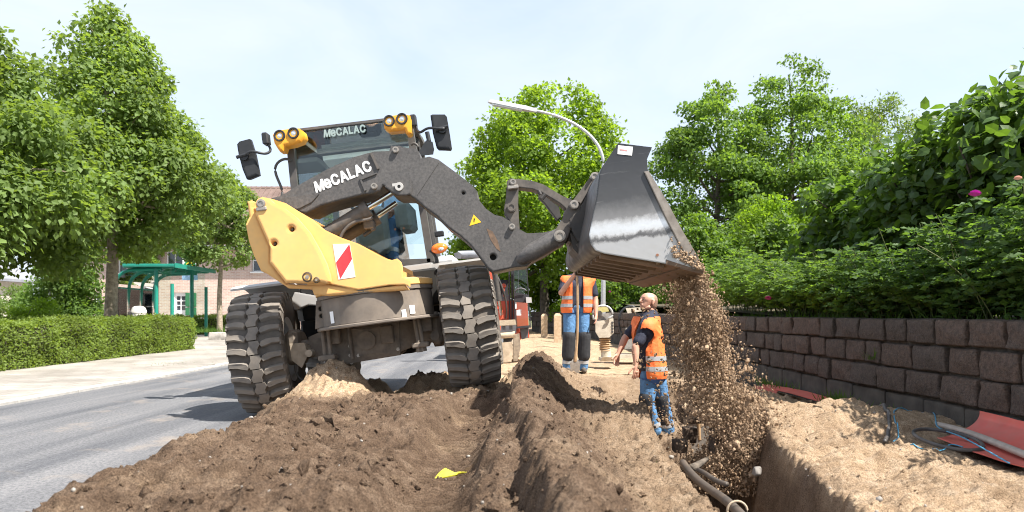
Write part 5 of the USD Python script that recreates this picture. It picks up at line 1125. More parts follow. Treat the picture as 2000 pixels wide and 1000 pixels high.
# -- boom cylinders
def ram(pa, pm, pb, v, r, rr):
    a, m_, b = mq(*pa, v), mq(*pm, v), mq(*pb, v); d = unit(m_ - a)
    o = obj(LD, 'boom_cylinder', [cyl(a, m_, r, 20), cyl(m_ - d * 0.05, m_ + d * 0.015, r * 1.18, 20)], link_paint, smooth=35)
    obj(o, 'rod', cyl(m_, b, rr, 16), chrome, smooth=35)
    return o
ram((630, 462), (717, 408), (765, 377), -0.47, 0.062, 0.026)
ram((660, 470), (735, 424), (775, 396), -0.28, 0.060, 0.024)
hs_ = [mq(*q_, -0.52) for q_ in ((664, 466), (676, 446), (693, 434), (712, 430), (728, 425))]
obj(LD, 'hydraulic_hose', tube(spline(hs_, 20), 0.014, 8), link_paint, smooth=True)
hs_ = [mq(*q_, -0.40) for q_ in ((700, 436), (722, 428), (731, 438), (722, 452), (710, 460))]
obj(LD, 'hydraulic_hose', tube(spline(hs_, 20), 0.017, 8), hose_m, smooth=True)
hs_ = [mq(*q_, -0.35) for q_ in ((688, 446), (712, 438), (728, 446))]
obj(LD, 'valve_block', [bx(mq(722, 440, -0.42), (0.09, 0.1, 0.07), 0.01), cyl(mq(722, 432, -0.44), mq(730, 450, -0.44), 0.022, 10)], dirty_steel)

# -- bucket linkage
def bar(name, pts, v_, t_, mat=link_paint, bevel=0.008): return obj(LD, name, prism(mpoly(pts, v_), v_, v_ + t_, bevel), mat, smooth=40)
bar('rocker_arm', [(990, 353), (998, 348), (1008, 350), (1013, 360), (1012, 400), (1015, 448), (1004, 446), (988, 420), (984, 408), (988, 385)], vbm + 0.02, 0.10)
bar('rocker_arm', [(993, 353), (1008, 350), (1013, 360), (1012, 400), (1015, 448), (1000, 444), (985, 418), (988, 385)], vbm + 0.26, 0.10)
bar('tipping_link', [(1000, 350), (1012, 349), (1040, 353), (1062, 360), (1078, 370), (1100, 383), (1118, 390), (1124, 400), (1117, 412), (1106, 408), (1092, 396), (1075, 386), (1058, 376), (1040, 369), (1015, 366), (1002, 364)], vbm + 0.11, 0.16)
bar('link_lower_plate', [(1052, 374), (1062, 380), (1078, 394), (1092, 404), (1096, 424), (1088, 430), (1074, 412), (1064, 398), (1052, 386)], vbm + 0.08, 0.08, black_steel)
pin(1002, 356, vbm - 0.002, 0.026, 0.02); pin(999, 405, vbm + 0.005, 0.040, 0.014, link_paint, 'pivot_cap'); pin(1000, 443, vbm - 0.004, 0.026, 0.02)
obj(LD, 'grease_block', bx(mq(1002, 366, vbm - 0.0), (0.09, 0.05, 0.03), 0.006), pin_steel)
obj(LD, 'hose_bracket', [cyl(mq(1058, 388, vbm + 0.02), mq(1066, 379, vbm + 0.02), 0.018, 8), cyl(mq(1056, 380, vbm + 0.02), mq(1052, 372, vbm + 0.02), 0.014, 8)], black_steel)
# coupler plates (quick hitch)
hitch = [(1160, 336), (1168, 335), (1172, 345), (1166, 356), (1135, 402), (1132, 414), (1118, 440), (1106, 470), (1092, 482), (1080, 470), (1080, 456), (1098, 428), (1108, 404), (1120, 390)]
bar('hitch_plate', hitch, vbm - 0.07, 0.05, link_paint); bar('hitch_plate', hitch, vbm + 0.40, 0.05, link_paint)
bar('hitch_web', [(1104, 410), (1138, 404), (1170, 350), (1176, 470), (1150, 500), (1110, 470)], vbm + 0.02, 0.30, black_steel)
pin(1161, 345, vbm - 0.08, 0.034, 0.02); pin(1121, 400, vbm - 0.085, 0.036, 0.022); pin(1118, 440, vbm - 0.085, 0.032, 0.03, black_steel); pin(1093, 461, vbm - 0.085, 0.048, 0.022)
bar('hitch_strut', [(1158, 350), (1163, 354), (1134, 398), (1129, 394)], vbm - 0.1, 0.03, link_paint, 0.006)

# -- bucket
YN, BW = 4.80, 2.15; vn = YN - YA
side = [(1208, 279), (1274, 287), (1264, 311), (1266, 334), (1301, 391), (1333, 452), (1362, 500), (1373, 530), (1301, 515), (1240, 505), (1180, 495), (1163, 489), (1153, 475), (1151, 458), (1158, 420), (1165, 388), (1171, 340), (1176, 326)]
bucket_paint = usdkit.material(stage, '/World/Looks/bucket_steel', {
    'tc': ('texture_coordinate', {}), 'sx': ('separate_xyz', {}), 'n': ('noise_texture', dict(scale=9.0, detail=8.0, roughness=0.7)), 'nn': ('math', dict(math_type='multiply_add', value2=0.16, value3=-0.08)), 'ad': ('math', dict(math_type='add')),
    'r': ('rgb_ramp', dict(ramp=[(0.0, (0.55, 0.55, 0.55)), (0.20, (0.50, 0.50, 0.50)), (0.225, (0.08, 0.08, 0.08)), (0.245, (0.14, 0.14, 0.14)), (0.275, (0.85, 0.85, 0.85)), (0.31, (1, 1, 1)), (0.34, (0.85, 0.85, 0.85)), (0.40, (0.22, 0.22, 0.22)), (0.55, (0.05, 0.05, 0.05)), (1.0, (0.0, 0.0, 0.0))])), 'mr': ('map_range', dict(from_min=0.0, from_max=1.0, clamp=True)),
    'sc': ('noise_texture', dict(scale=30.0, detail=3.0, roughness=0.9, distortion=0.3)), 'mpp': ('mapping', dict(scale=(0.05, 1.0, 3.2), rotation=(0, 0.85, 0))), 'sr': ('rgb_ramp', dict(ramp=[(0.62, (0, 0, 0)), (0.70, (0.16, 0.16, 0.16))])), 'mxx': ('mix', dict(mix_type='lighten', fac=1.0)),
    'bw': ('rgb_to_bw', {}), 'cm': ('mix', dict(color1=(0.014, 0.015, 0.018), color2=(0.80, 0.79, 0.78))), 'ro': ('map_range', dict(from_min=0.0, from_max=1.0, to_min=0.33, to_max=0.36)), 'me': ('map_range', dict(from_min=0.0, from_max=1.0, to_min=0.0, to_max=0.95)),
    'bn': ('noise_texture', dict(scale=5.0, detail=3.0)), 'b': ('bump', dict(strength=0.35, distance=0.012)), 'p': ('principled_bsdf', dict(specular_ior_level=0.6))},
    [('tc.object', 'n.vector'), ('tc.object', 'sx.vector'), ('n.fac', 'nn.value1'), ('sx.z', 'mr.value'), ('mr.result', 'ad.value1'), ('nn.value', 'ad.value2'), ('ad.value', 'r.fac'), ('tc.object', 'mpp.vector'), ('mpp.vector', 'sc.vector'), ('sc.fac', 'sr.fac'), ('r.color', 'mxx.color1'), ('sr.color', 'mxx.color2'),
     ('mxx.color', 'bw.color'), ('mxx.color', 'cm.fac'), ('cm.color', 'p.base_color'), ('bw.val', 'ro.value'), ('bw.val', 'me.value'), ('ro.result', 'p.roughness'), ('me.result', 'p.metallic'), ('tc.object', 'bn.vector'), ('bn.fac', 'b.height'), ('b.normal', 'p.normal')], surface='p.BSDF')
bpts = np.array([mp(x, y, vn) for x, y in side]); wmin = bpts[:, 1].min()
z_lo, z_hi = mp(1230, 505, vn)[1], mp(1208, 279, vn)[1]
usd_mr = UsdShade.Shader(stage.GetPrimAtPath('/World/Looks/bucket_steel/mr')); usd_mr.CreateInput('from_min', Sdf.ValueTypeNames.Float).Set(z_lo - 0.05); usd_mr.CreateInput('from_max', Sdf.ValueTypeNames.Float).Set(z_hi)
side_pg = Polygon(bpts)
shell = [(1208, 279), (1176, 326), (1171, 340), (1165, 388), (1158, 420), (1151, 458), (1153, 475), (1163, 489), (1180, 495), (1240, 505), (1301, 515)]
sp_ = np.array([mp(x, y, vn) for x, y in shell])
inn = np.array([mp(x, y, vn) for x, y in [(1301, 508), (1240, 498), (1182, 488), (1169, 483), (1161, 473), (1159, 458), (1166, 420), (1173, 388), (1179, 342), (1184, 328), (1216, 282)]])
BK = obj(LD, 'bucket', prism(Polygon(np.vstack([sp_, inn])), vn + 0.022, vn + BW - 0.022, 0.0), black_steel, smooth=40, label='big black bucket, polished bright by soil near its lip')
BS = obj(BK, 'side_plate', prism(side_pg, vn, vn + 0.022, 0.008), bucket_paint, smooth=40)
obj(BK, 'side_plate', prism(side_pg, vn + BW - 0.022, vn + BW, 0.008), black_steel, smooth=40)
for vv_ in (vn - 0.016, vn + BW):
    obj(BK, 'edge_strip', prism(mpoly([(1257, 336), (1266, 334), (1301, 391), (1333, 452), (1362, 500), (1373, 530), (1352, 526), (1340, 502), (1322, 470), (1300, 428)], vn), vv_, vv_ + 0.016, 0.006), M('worn_strip', (0.12, 0.105, 0.09), (0.30, 0.27, 0.24), rough=0.45, scale=11, metal=0.4, dust=dust, dust_amt=0.5), smooth=40)
brown_steel = M('earth_brown_steel', (0.085, 0.055, 0.036), (0.15, 0.10, 0.065), rough=0.6, scale=6, dust=(0.20, 0.135, 0.085), dust_amt=0.6, dscale=4)
lip = [(1301, 507), (1301, 516), (1374, 533), (1374, 530)]
obj(BK, 'cutting_edge', prism(mpoly(lip, vn), vn - 0.004, vn + BW + 0.004, 0.0), brown_steel, smooth=False)
obj(BK, 'lip_wear_plate', prism(mpoly([(1330, 522.5), (1330, 525), (1374, 535.5), (1374, 533.2)], vn), vn + 0.0, vn + BW, 0.0), brown_steel, smooth=False)
a, b = np.array(mp(1176, 495, vn)), np.array(mp(1301, 516, vn)); fd = (b - a) / np.linalg.norm(b - a); fn_ = np.array([fd[1], -fd[0]])
for k in range(8):
    y0 = vn + 0.10 + k * (BW - 0.2) / 7
    c0 = [*(a + fn_ * 0.002)], [*(b + fn_ * 0.002)]
    obj(BK, 'wear_rib', hullpts([[p_[0] + fn_[0] * d_ , y_, p_[1] + fn_[1] * d_] for p_ in c0 for d_, hw_ in ((0, 0.045), (0.022, 0.036)) for y_ in (y0 - hw_, y0 + hw_)]), brown_steel, smooth=False)
obj(BK, 'bottom_plate', prism(Polygon([a + fn_ * 0.001, b + fn_ * 0.001, b - fn_ * 0.02, a - fn_ * 0.02]), vn + 0.03, vn + BW - 0.03), brown_steel, smooth=False)
lq = Polygon([mp(x, y, vn) for x, y in ((1207, 284), (1236, 287), (1234, 304), (1206, 301))])
obj(BK, 'type_plate', prism(lq, vn - 0.004, vn + 0.002, 0.0), white_dec, smooth=False)
obj(BK, 'type_plate_print', prism(Polygon([mp(x, y, vn) for x, y in ((1210, 291), (1225, 293), (1224.8, 295.5), (1209.8, 293.5))]), vn - 0.0055, vn - 0.003, 0.0), M('print_pink', (0.6, 0.25, 0.25), rough=0.5), smooth=False)
obj(BK, 'rivet', cyl(mq(1284, 498, vn - 0.006), mq(1284, 498, vn + 0.02), 0.010, 14), M('copper_rivet', (0.45, 0.22, 0.14), rough=0.5, metal=0.5))
# brackets behind the bucket
for v_ in (vbm - 0.12, vbm + 0.46):
    obj(BK, 'bracket', prism(mpoly([(1171, 338), (1166, 390), (1158, 450), (1160, 492), (1128, 470), (1118, 452), (1112, 428), (1132, 412), (1158, 352)], v_), v_, v_ + 0.035, 0.006), black_steel, smooth=40)
obj(BK, 'back_beam', prism(mpoly([(1112, 455), (1150, 470), (1160, 500), (1142, 512), (1118, 486)], vbm), vbm - 0.05, vbm + 0.44, 0.01), black_steel)
for k, v_ in enumerate((vbm - 0.02, vbm + 0.1)):
    obj(BK, 'gusset', prism(mpoly([(1124, 478), (1128, 476), (1150, 506), (1146, 512)], v_), v_ - 0.05, v_ - 0.02, 0.004), link_paint)

# -- cab
vc = 0.72
def cq(px, py, v=vc): return mq(px, py, v)
top_l, top_r, bot_l, bot_r = cq(566, 262), cq(798, 234), cq(592, 520), cq(842, 512)
mid_l, mid_r = cq(588, 420), cq(826, 420)
def pillar(name, a_, b_, w, d, mat):
    return obj(LD, name, hullpts([p_ + np.array([x, y, 0]) for p_ in (a_, b_) for x in (-w, w) for y in (-d, d)]), mat, smooth=False)
pillar_m = M('cab_frame', (0.045, 0.045, 0.047), (0.07, 0.068, 0.066), rough=0.5, scale=5, dust=dust, dust_amt=0.3)
pillar('front_pillar', bot_l, top_l, 0.035, 0.04, pillar_m); pillar('front_pillar', bot_r, top_r, 0.035, 0.04, pillar_m)
dv = np.array([0, 1.35, 0])
pillar('rear_pillar', bot_l + dv + [0.06, 0, 0], top_l + dv + [0.06, 0, 0], 0.035, 0.04, pillar_m); pillar('rear_pillar', bot_r + dv + [-0.05, 0, 0], top_r + dv + [-0.05, 0, 0], 0.035, 0.04, pillar_m)
pillar('door_pillar', bot_r + dv * 0.55 + [-0.01, 0, 0], top_r + dv * 0.55 + [-0.02, 0, 0], 0.022, 0.03, pillar_m)
def quadplate(name, a_, b_, c_, d_, t, mat, label=None, parent=LD):
    n_ = unit(np.cross(b_ - a_, d_ - a_)); return obj(parent, name, hullpts([p_ + n_ * s for p_ in (a_, b_, c_, d_) for s in (-t / 2, t / 2)]), mat, smooth=False, label=label)
ins = np.array([0.035, 0, 0])
quadplate('windscreen', bot_l + ins, bot_r - ins, top_r - ins, top_l + ins, 0.008, glass_t)
quadplate('side_window', bot_r + [0, 0.05, 0], bot_r + dv - [0.05, 0.05, 0], top_r + dv - [0.05, 0.05, 0], top_r + [0, 0.05, 0], 0.008, glass_t)
quadplate('side_window', bot_l + [0, 0.05, 0], bot_l + dv + [0.06, -0.05, 0], top_l + dv + [0.06, -0.05, 0], top_l + [0, 0.05, 0], 0.008, glass_t)
rb_l, rb_r = bot_l + dv + [0.10, 0, 0.35], bot_r + dv - [0.10, 0, -0.35]
quadplate('rear_window', rb_l, rb_r, top_r + dv - [0.1, 0, 0], top_l + dv + [0.1, 0, 0], 0.008, glass_t)
rl, rr_ = top_l + [-0.03, -0.03, 0.012], top_r + [0.03, -0.03, 0.012]
def roofpart(name, y0, y1, z0, z1, mat, ins_=0.0): return obj(LD, name, hullpts([p_ + np.array([sx_ * ins_, y_, z_]) for p_, sx_ in ((rl, 1), (rr_, -1)) for y_, z_ in ((y0, z0), (y1, z0), (y0, z1), (y1, z1))]), mat, smooth=False)
roofpart('roof_frame', 0.0, 0.06, 0.0, 0.025, pillar_m); roofpart('cab_roof', 0.92, 1.42, -0.01, 0.05, pillar_m); roofpart('roof_window', 0.06, 0.92, 0.008, 0.016, glass_t, 0.06)
for p_, sx_ in ((rl, 1), (rr_, -1)): obj(LD, 'roof_rail', bx(p_ + np.array([sx_ * 0.03, 0.49, 0.012]), (0.06, 0.86, 0.04)), pillar_m, smooth=False)
obj(LD, 'roof_lining', hullpts([p_ + d_ for p_ in (top_l + [0.08, 0.92, -0.02], top_r + [-0.08, 0.92, -0.02]) for d_ in (np.array([0, 0, 0]), np.array([0, 0, -0.05]), np.array([0, 0.38, 0]), np.array([0, 0.38, -0.09]))]), M('roof_lining_grey', (0.68, 0.71, 0.71), (0.74, 0.77, 0.77), rough=0.8), smooth=False)
tl2 = lettering('MeCALAC', (633, 268), (716, 257), 13.5, vc - 0.035, 0.002)
obj(LD, 'windscreen_lettering', tl2, M('sticker_pale', (0.27, 0.34, 0.33), rough=0.6), smooth=False)
# sun strip and bottom frame
obj(LD, 'window_frame', [hullpts([p_ + np.array([0, y, z]) for p_ in (bot_l, bot_r) for y in (-0.04, 0.05) for z in (-0.06, 0.035)])], pillar_m, smooth=False)
lower = [(660, 520), (700, 500), (845, 512), (875, 515), (868, 548), (860, 562), (800, 566), (780, 560)]
obj(LD, 'front_body', prism(mpoly([(560, 560), (600, 520), (700, 500), (842, 512), (846, 560), (780, 600), (620, 620)], vc - 0.06), vc + 0.06, vc + 1.2, 0.02), pillar_m)
# seat, dashboard, steering column
cu = (bot_l[0] + bot_r[0]) / 2
obj(LD, 'seat', [bx((cu - 0.02, 1.75, bot_l[2] + 0.20), (0.5, 0.5, 0.16), 0.05), bx((cu - 0.02, 2.0, bot_l[2] + 0.58), (0.48, 0.13, 0.75), 0.05), bx((cu - 0.02, 2.0, bot_l[2] + 1.06), (0.28, 0.10, 0.20), 0.04)], M('seat_cloth', (0.03, 0.032, 0.035), rough=0.9))
obj(LD, 'dashboard', [bx((cu + 0.05, 0.98, bot_l[2] + 0.30), (0.34, 0.22, 0.5), 0.04), bx((cu + 0.38, 1.3, bot_l[2] + 0.45), (0.18, 0.5, 0.30), 0.04)], M('dash_grey', (0.22, 0.25, 0.24), (0.3, 0.33, 0.32), rough=0.6))
st_ = lathe([(0.165, -0.015), (0.19, -0.015), (0.19, 0.015), (0.165, 0.015), (0.165, -0.015)], 28); st_.apply_transform(trimesh.transformations.rotation_matrix(-0.6, [1, 0, 0])); st_.apply_translation([cu - 0.02, 1.22, bot_l[2] + 0.66])
obj(LD, 'steering_wheel', st_, plastic, smooth=True)
obj(LD, 'steering_column', cyl([cu - 0.02, 1.08, bot_l[2] + 0.2], [cu - 0.02, 1.21, bot_l[2] + 0.65], 0.04, 12), plastic)
# grab handle on the left front pillar
gh = [cq(575, 314), cq(568, 315), cq(545, 320), cq(541, 330), cq(548, 390)]
gh = [p_ + np.array([0, -0.05, 0]) for p_ in [cq(572, 316), cq(548, 318), cq(542, 326), cq(545, 350), cq(552, 388)]]
obj(LD, 'grab_rail', tube(spline(gh, 18), 0.014, 8), pillar_m, smooth=True)
# work lights in yellow pods
def pod(pts, lamps, v):
    pg = mpoly(pts, v); o = obj(LD, 'lamp_pod', prism(pg, v, v + 0.17, 0.035), pod_yellow, smooth=50)
    for px, py in lamps:
        q = mq(px, py, v)
        obj(o, 'lamp_ring', lathe([(0.040, 0.01), (0.040, -0.012), (0.054, -0.014), (0.058, -0.004), (0.058, 0.02)], 28, axis='y', c=tuple(q)), plastic, smooth=40)
        obj(o, 'lamp_lens', lathe([(0.0, -0.004), (0.02, -0.002), (0.042, 0.008)], 24, axis='y', c=tuple(q)), lens, smooth=True)
pod([(531, 262), (537, 254), (565, 250), (582, 249), (591, 255), (594, 266), (588, 276), (572, 282), (556, 285), (553, 294), (545, 295), (540, 288), (534, 278)], [(546, 265), (573, 260)], 0.48)
pod([(747, 232), (753, 226), (788, 221), (800, 224), (804, 236), (803, 258), (799, 262), (793, 261), (790, 253), (760, 256), (750, 250)], [(760, 236), (785, 232)], 0.48)
for px, py, dx in ((520, 272, -1), (808, 237, 1)): obj(LD, 'mirror_bracket', bx(mq(px, py, 0.56), (0.06, 0.1, 0.12), 0.012), plastic)
def mirror(pts, v, armpts, hub):
    pg = mpoly(pts, v); o = obj(LD, 'mirror', prism(pg, v, v + 0.09, 0.03), plastic, smooth=50)
    obj(o, 'arm', tube(spline([mq(x, y, v + d_) for x, y, d_ in armpts], 22), 0.013, 8), plastic, smooth=True)
    q = mq(*hub, v); obj(o, 'clamp', [cyl(q + [0, 0.02, 0], q + [0, -0.03, 0], 0.045, 18), cyl(q + [-0.07, -0.03, -0.01], q + [0.06, -0.03, 0.012], 0.018, 8)], plastic, smooth=40)
mirror([(461, 281), (466, 275), (485, 270), (488, 271), (497, 300), (504, 335), (505, 341), (486, 349), (480, 349), (472, 330), (464, 300)], 0.42, [(521, 280, 0.16), (527, 288, 0.12), (526, 297, 0.05), (517, 300, 0), (500, 297, -0.03), (478, 304, -0.04)], (478, 305))
mirror([(840, 224), (844, 222), (868, 222), (872, 226), (877, 255), (882, 288), (880, 292), (856, 291), (852, 287), (845, 260)], 0.42, [(813, 243, 0.16), (815, 254, 0.1), (822, 258, 0.04), (832, 252, 0), (845, 250, -0.03), (868, 251, -0.04)], (864, 252))
# lamp and hose unit behind the boom at the right, indicator, stickers
obj(LD, 'wiper_motor', [hullpts([mq(x, y, v_) for x, y in ((826, 285), (832, 274), (845, 277), (848, 292), (846, 302), (822, 304), (818, 296)) for v_ in (0.25, 0.45)]), cyl(mq(834, 258, 0.35), mq(838, 276, 0.35), 0.022, 10)], plastic, smooth=40)
obj(LD, 'cab_hose', tube(spline([mq(x, y, 0.4) for x, y in ((803, 284), (808, 280), (815, 284), (818, 296), (824, 306))], 14), 0.012, 8), hose_m, smooth=True)
q = mq(858, 485, 0.55); ind = trimesh.creation.icosphere(3, 1.0); ind.apply_scale([0.083, 0.05, 0.052]); ind.apply_transform(trimesh.transformations.rotation_matrix(-0.1, [0, 1, 0])); ind.apply_translation(q)
o_ = obj(LD, 'indicator', ind, orange_lens, smooth=True); i2 = trimesh.creation.icosphere(2, 1.0); i2.apply_scale([0.03, 0.02, 0.018]); i2.apply_translation(q + [0.02, -0.04, -0.012]); obj(o_, 'bulb_reflector', i2, lens, smooth=True)
obj(LD, 'indicator_stalk', tube(spline([mq(841, 490, 0.6), mq(850, 500, 0.58), mq(853, 512, 0.6), mq(846, 518, 0.62)], 10), 0.015, 8), plastic, smooth=True)
obj(LD, 'door_latch', bx(mq(858, 457, 1.0), (0.10, 0.05, 0.06), 0.01), plastic)
for px, py in ((772, 448), (789, 446)): obj(LD, 'window_button', cyl(cq(px, py) + [0, -0.015, 0], cq(px, py) + [0, -0.004, 0], 0.012, 12), rust)
# mudguards
def guard(u0, u1, r, a0, a1, v, mat, name='mudguard'):
    th = np.radians(np.linspace(a0, a1, 14)); o = np.stack([v + r * np.cos(th), RT + r * np.sin(th)], 1); i_ = np.stack([v + (r - 0.02) * np.cos(th), RT + (r - 0.02) * np.sin(th)], 1)
    pg = Polygon(np.vstack([o, i_[::-1]])); m = prism(pg, 0, u1 - u0); vv_ = np.array(m.vertices)
    m = trimesh.Trimesh(np.stack([u0 + vv_[:, 1], vv_[:, 0], vv_[:, 2]], 1), m.faces, process=False)
    if m.volume < 0: m.invert()
    obj(LD, name, m, mat, smooth=30)
guard(-1.17, -0.69, 0.645, 25, 110, 0.12, light_grey); guard(0.70, 1.17, 0.645, 25, 80, 0.16, light_grey)
quadplate('body_panel', mq(805, 522, 0.35), mq(872, 512, 0.35), mq(866, 540, 0.35), mq(805, 555, 0.35), 0.03, light_grey)
obj(LD, 'step_panel', prism(mpoly([(780, 520), (842, 512), (842, 548), (802, 566), (790, 556)], 0.3), 0.32, 0.62, 0.02), light_grey)
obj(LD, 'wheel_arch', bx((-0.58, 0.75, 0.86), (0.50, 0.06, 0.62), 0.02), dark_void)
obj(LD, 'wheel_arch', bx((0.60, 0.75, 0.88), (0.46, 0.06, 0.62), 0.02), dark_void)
obj(LD, 'step_panel', prism(mpoly([(560, 600), (572, 570), (640, 582), (640, 600), (600, 596), (575, 606)], 0.2), 0.24, 0.6, 0.015), light_grey)
# ------------------------------------------------------------------ soil pouring from the bucket
g_ = np.random.default_rng(77)
lipn, lipx = P(1374, 532, YN), None
n = 70000
Yd = YN + 0.06 + np.where(g_.random(n) < 0.90, 1.15 * g_.beta(1.0, 1.7, n), (BW - 0.15) * g_.random(n))
fall = g_.random(n) ** 0.9                                         # 0 at the lip, 1 at the bottom
zl, zbm = lipn[2] + 0.02, -0.38
zz = zl + (zbm - zl) * fall
u_ = np.clip(g_.normal(0, 0.46, n), -1.15, 1.15)
width = 0.07 + 0.40 * fall ** 0.9
xc = lipn[0] - 0.005 + 0.42 * fall ** 1.1 + 0.05 * (Yd - YN)
xx = xc + u_ * width
cl = meshkit.fbm(np.stack([xx * 6, Yd * 3.0, zz * 3.5], -1), 3, 5)
far_ = sstep(YN + 0.8, YN + 1.5, Yd)
keep = cl > 0.37 + 0.10 * fall + 0.17 * far_ - 0.10 * (np.abs(u_) < 0.3) * (1 - far_)
xx, Yd, zz, fl_ = xx[keep], Yd[keep], zz[keep], fall[keep]
rr_ = np.minimum(0.0037 * np.exp(g_.normal(0, 0.55, len(xx))), 0.020)
fc = np.stack([xx, Yd, zz], -1)
sd_ = np.clip(0.58 + 0.5 * (meshkit.fbm(fc * 5, 3, 9) - 0.45) * 2 + g_.normal(0, 0.13, len(xx)), 0.05, 0.85)
# sprays that leap ahead at the left side of the curtain
m_ = 1100
fx_ = g_.uniform(1.18, 1.75, m_); fy_ = g_.uniform(6.0, 7.0, m_); fz_ = g_.uniform(-0.1, 1.0, m_)
k2 = meshkit.fbm(np.stack([fx_ * 5, fy_, fz_ * 4], -1), 3, 15) > 0.5
fc2 = np.stack([fx_, fy_, fz_], -1)[k2]; r2_ = np.minimum(0.007 * np.exp(g_.normal(0, 0.55, len(fc2))), 0.024)
pour = usdkit.material(stage, '/World/Looks/falling_earth', {'a': ('attribute', dict(attribute='sand')), 'r': ('rgb_ramp', dict(ramp=[(0.0, (0.085, 0.055, 0.034)), (0.5, (0.225, 0.152, 0.095)), (1.0, (0.43, 0.315, 0.21))])), 'p': ('principled_bsdf', dict(roughness=0.95, specular_ior_level=0.1))}, [('a.fac', 'r.fac'), ('r.color', 'p.base_color')], surface='p.BSDF')
bg_ = rr_ > 0.0062
falling = cat_([lumps_mesh(fc[bg_], rr_[bg_], 78, squash=(1, 1, 1.25)), crumbs_mesh(fc[~bg_], rr_[~bg_], 81), lumps_mesh(fc2, r2_, 79)])
obj(None, 'falling_soil', falling, pour, smooth=False, kind='stuff', label='brown soil pouring out of the bucket into the trench in a loose curtain', cat='soil', attr={'sand': np.r_[np.repeat(sd_[bg_], 12), np.repeat(sd_[~bg_], 6), np.full(12 * len(fc2), 0.4)]})
# soil left in the bucket mouth
n = 1700
t_ = g_.random(n); yy = YN + 0.03 + (BW - 0.1) * g_.random(n)
hx_ = lipn[0] - 0.52 * t_; hz_ = lipn[2] + 0.02 + 0.09 * t_ + 0.20 * t_ * g_.random(n) * (1 - 0.4 * t_)
pc = np.stack([hx_, yy, hz_], -1); rp = 0.012 * np.exp(g_.normal(0, 0.5, n))
obj(None, 'soil_load', lumps_mesh(pc, rp, 80), soil, smooth=False, kind='stuff', label='pale soil still lying in the mouth of the bucket', cat='soil', attr={'sand': np.repeat(np.clip(0.75 + g_.normal(0, 0.12, n), 0, 1), 12)})
n = 420
e0_, e1_ = P(1318, 500, YN - 0.03), P(1376, 530, YN - 0.03); tt = g_.random(n); dn_ = np.abs(g_.normal(0, 0.05, n))
ec = e0_ + (e1_ - e0_) * tt[:, None] + np.stack([-0.25 * dn_ + g_.normal(0, 0.01, n), 0.02 - 0.02 * g_.random(n), dn_], -1)
obj(None, 'stuck_soil', lumps_mesh(ec, 0.0045 * np.exp(g_.normal(0, 0.5, n)), 83), pour, smooth=False, kind='stuff', label='pale crumbs of soil stuck to the front corner of the bucket', cat='soil', attr={'sand': np.repeat(np.clip(0.75 + g_.normal(0, 0.15, n), 0, 1), 12)})
# bigger lumps in the trench
for k, (px, py, Y, r, sx, lab) in enumerate([(1355, 808, 6.2, 0.085, 1.5, 'big dark lump of earth at the foot of the falling soil'), (1346, 850, 5.8, 0.07, 0.8, 'upright dark clod standing in the trench'), (1430, 862, 5.3, 0.09, 1.8, 'broad dark clod on the right trench bank under the falling soil'), (1480, 922, 4.4, 0.028, 1.0, 'pale stone in the shaded trench wall'), (1327, 870, 5.4, 0.05, 1.2, 'dark clod beside the pipe end in the trench')]):
    q = P(px, py, Y); m = rock_block(r * 2 * sx, r * 2, r * 2, 300 + k, 2.2); m.apply_translation(q)
    obj(None, 'earth_lump', m, M('dark_lump', (0.06, 0.042, 0.03), (0.12, 0.085, 0.06), rough=0.95, scale=18, bump=0.8, bscale=70) if k != 3 else M("grey_stone", (0.10, 0.09, 0.08), (0.2, 0.18, 0.16), rough=0.8), smooth=40, label=lab, cat='lump')

# ------------------------------------------------------------------ people
def chain(bones, res=0.022, it=8, sph=14):
    """bones: (p, r, q, s) capsules that taper; joined and smoothed into one skin."""
    ms = []
    for p_, r_, q_, s_ in bones:
        ms.append(m3.Manifold.batch_hull([m3.Manifold.sphere(r_, sph).translate(tuple(map(float, p_))), m3.Manifold.sphere(s_, sph).translate(tuple(map(float, q_)))]))
    m = m3.Manifold.batch_boolean(ms, m3.OpType.Add).refine_to_length(res)
    v, f, _ = meshkit.arrays(m, False); t = trimesh.Trimesh(v, f, process=True)
    if it: trimesh.smoothing.filter_taubin(t, lamb=0.5, nu=0.51, iterations=it)
    return t
def man(t): return m3.Manifold(m3.Mesh(vert_properties=np.asarray(t.vertices, np.float32), tri_verts=np.asarray(t.faces, np.uint32)))
def tri(m): v, f, _ = meshkit.arrays(m, False); return trimesh.Trimesh(v, f, process=False)
skin = M('skin', (0.46, 0.24, 0.165), (0.55, 0.30, 0.21), rough=0.5, scale=14, spec=0.35)
skin_pale = skin
navy = M('navy_cotton', (0.018, 0.020, 0.035), (0.030, 0.034, 0.055), rough=0.9, scale=25, bump=0.3, bscale=40, bdist=0.01)
char = M('charcoal_cotton', (0.030, 0.030, 0.034), (0.05, 0.05, 0.055), rough=0.9, scale=25, bump=0.3, bscale=40, bdist=0.01)
denim = M('blue_denim', (0.075, 0.175, 0.34), (0.10, 0.225, 0.41), rough=0.85, scale=9, bump=0.9, bscale=14, bdist=0.03)
denim_d = M('blue_lining', (0.035, 0.085, 0.24), (0.055, 0.12, 0.30), rough=0.85, scale=9, bump=0.4, bscale=20, bdist=0.02)
hivis = M('hi_vis_orange', (0.78, 0.15, 0.035), (0.84, 0.20, 0.05), rough=0.7, scale=8, bump=0.5, bscale=16, bdist=0.02)
refl = M('reflective_band', (0.36, 0.37, 0.38), (0.48, 0.49, 0.50), rough=0.35, scale=40, metal=0.3)
knee_m = M('knee_pad_black', (0.018, 0.019, 0.022), (0.032, 0.033, 0.037), rough=0.85, scale=20, bump=0.4, bscale=30)
boot_m = M('work_boot', (0.04, 0.032, 0.025), (0.12, 0.09, 0.065), rough=0.8, scale=14)
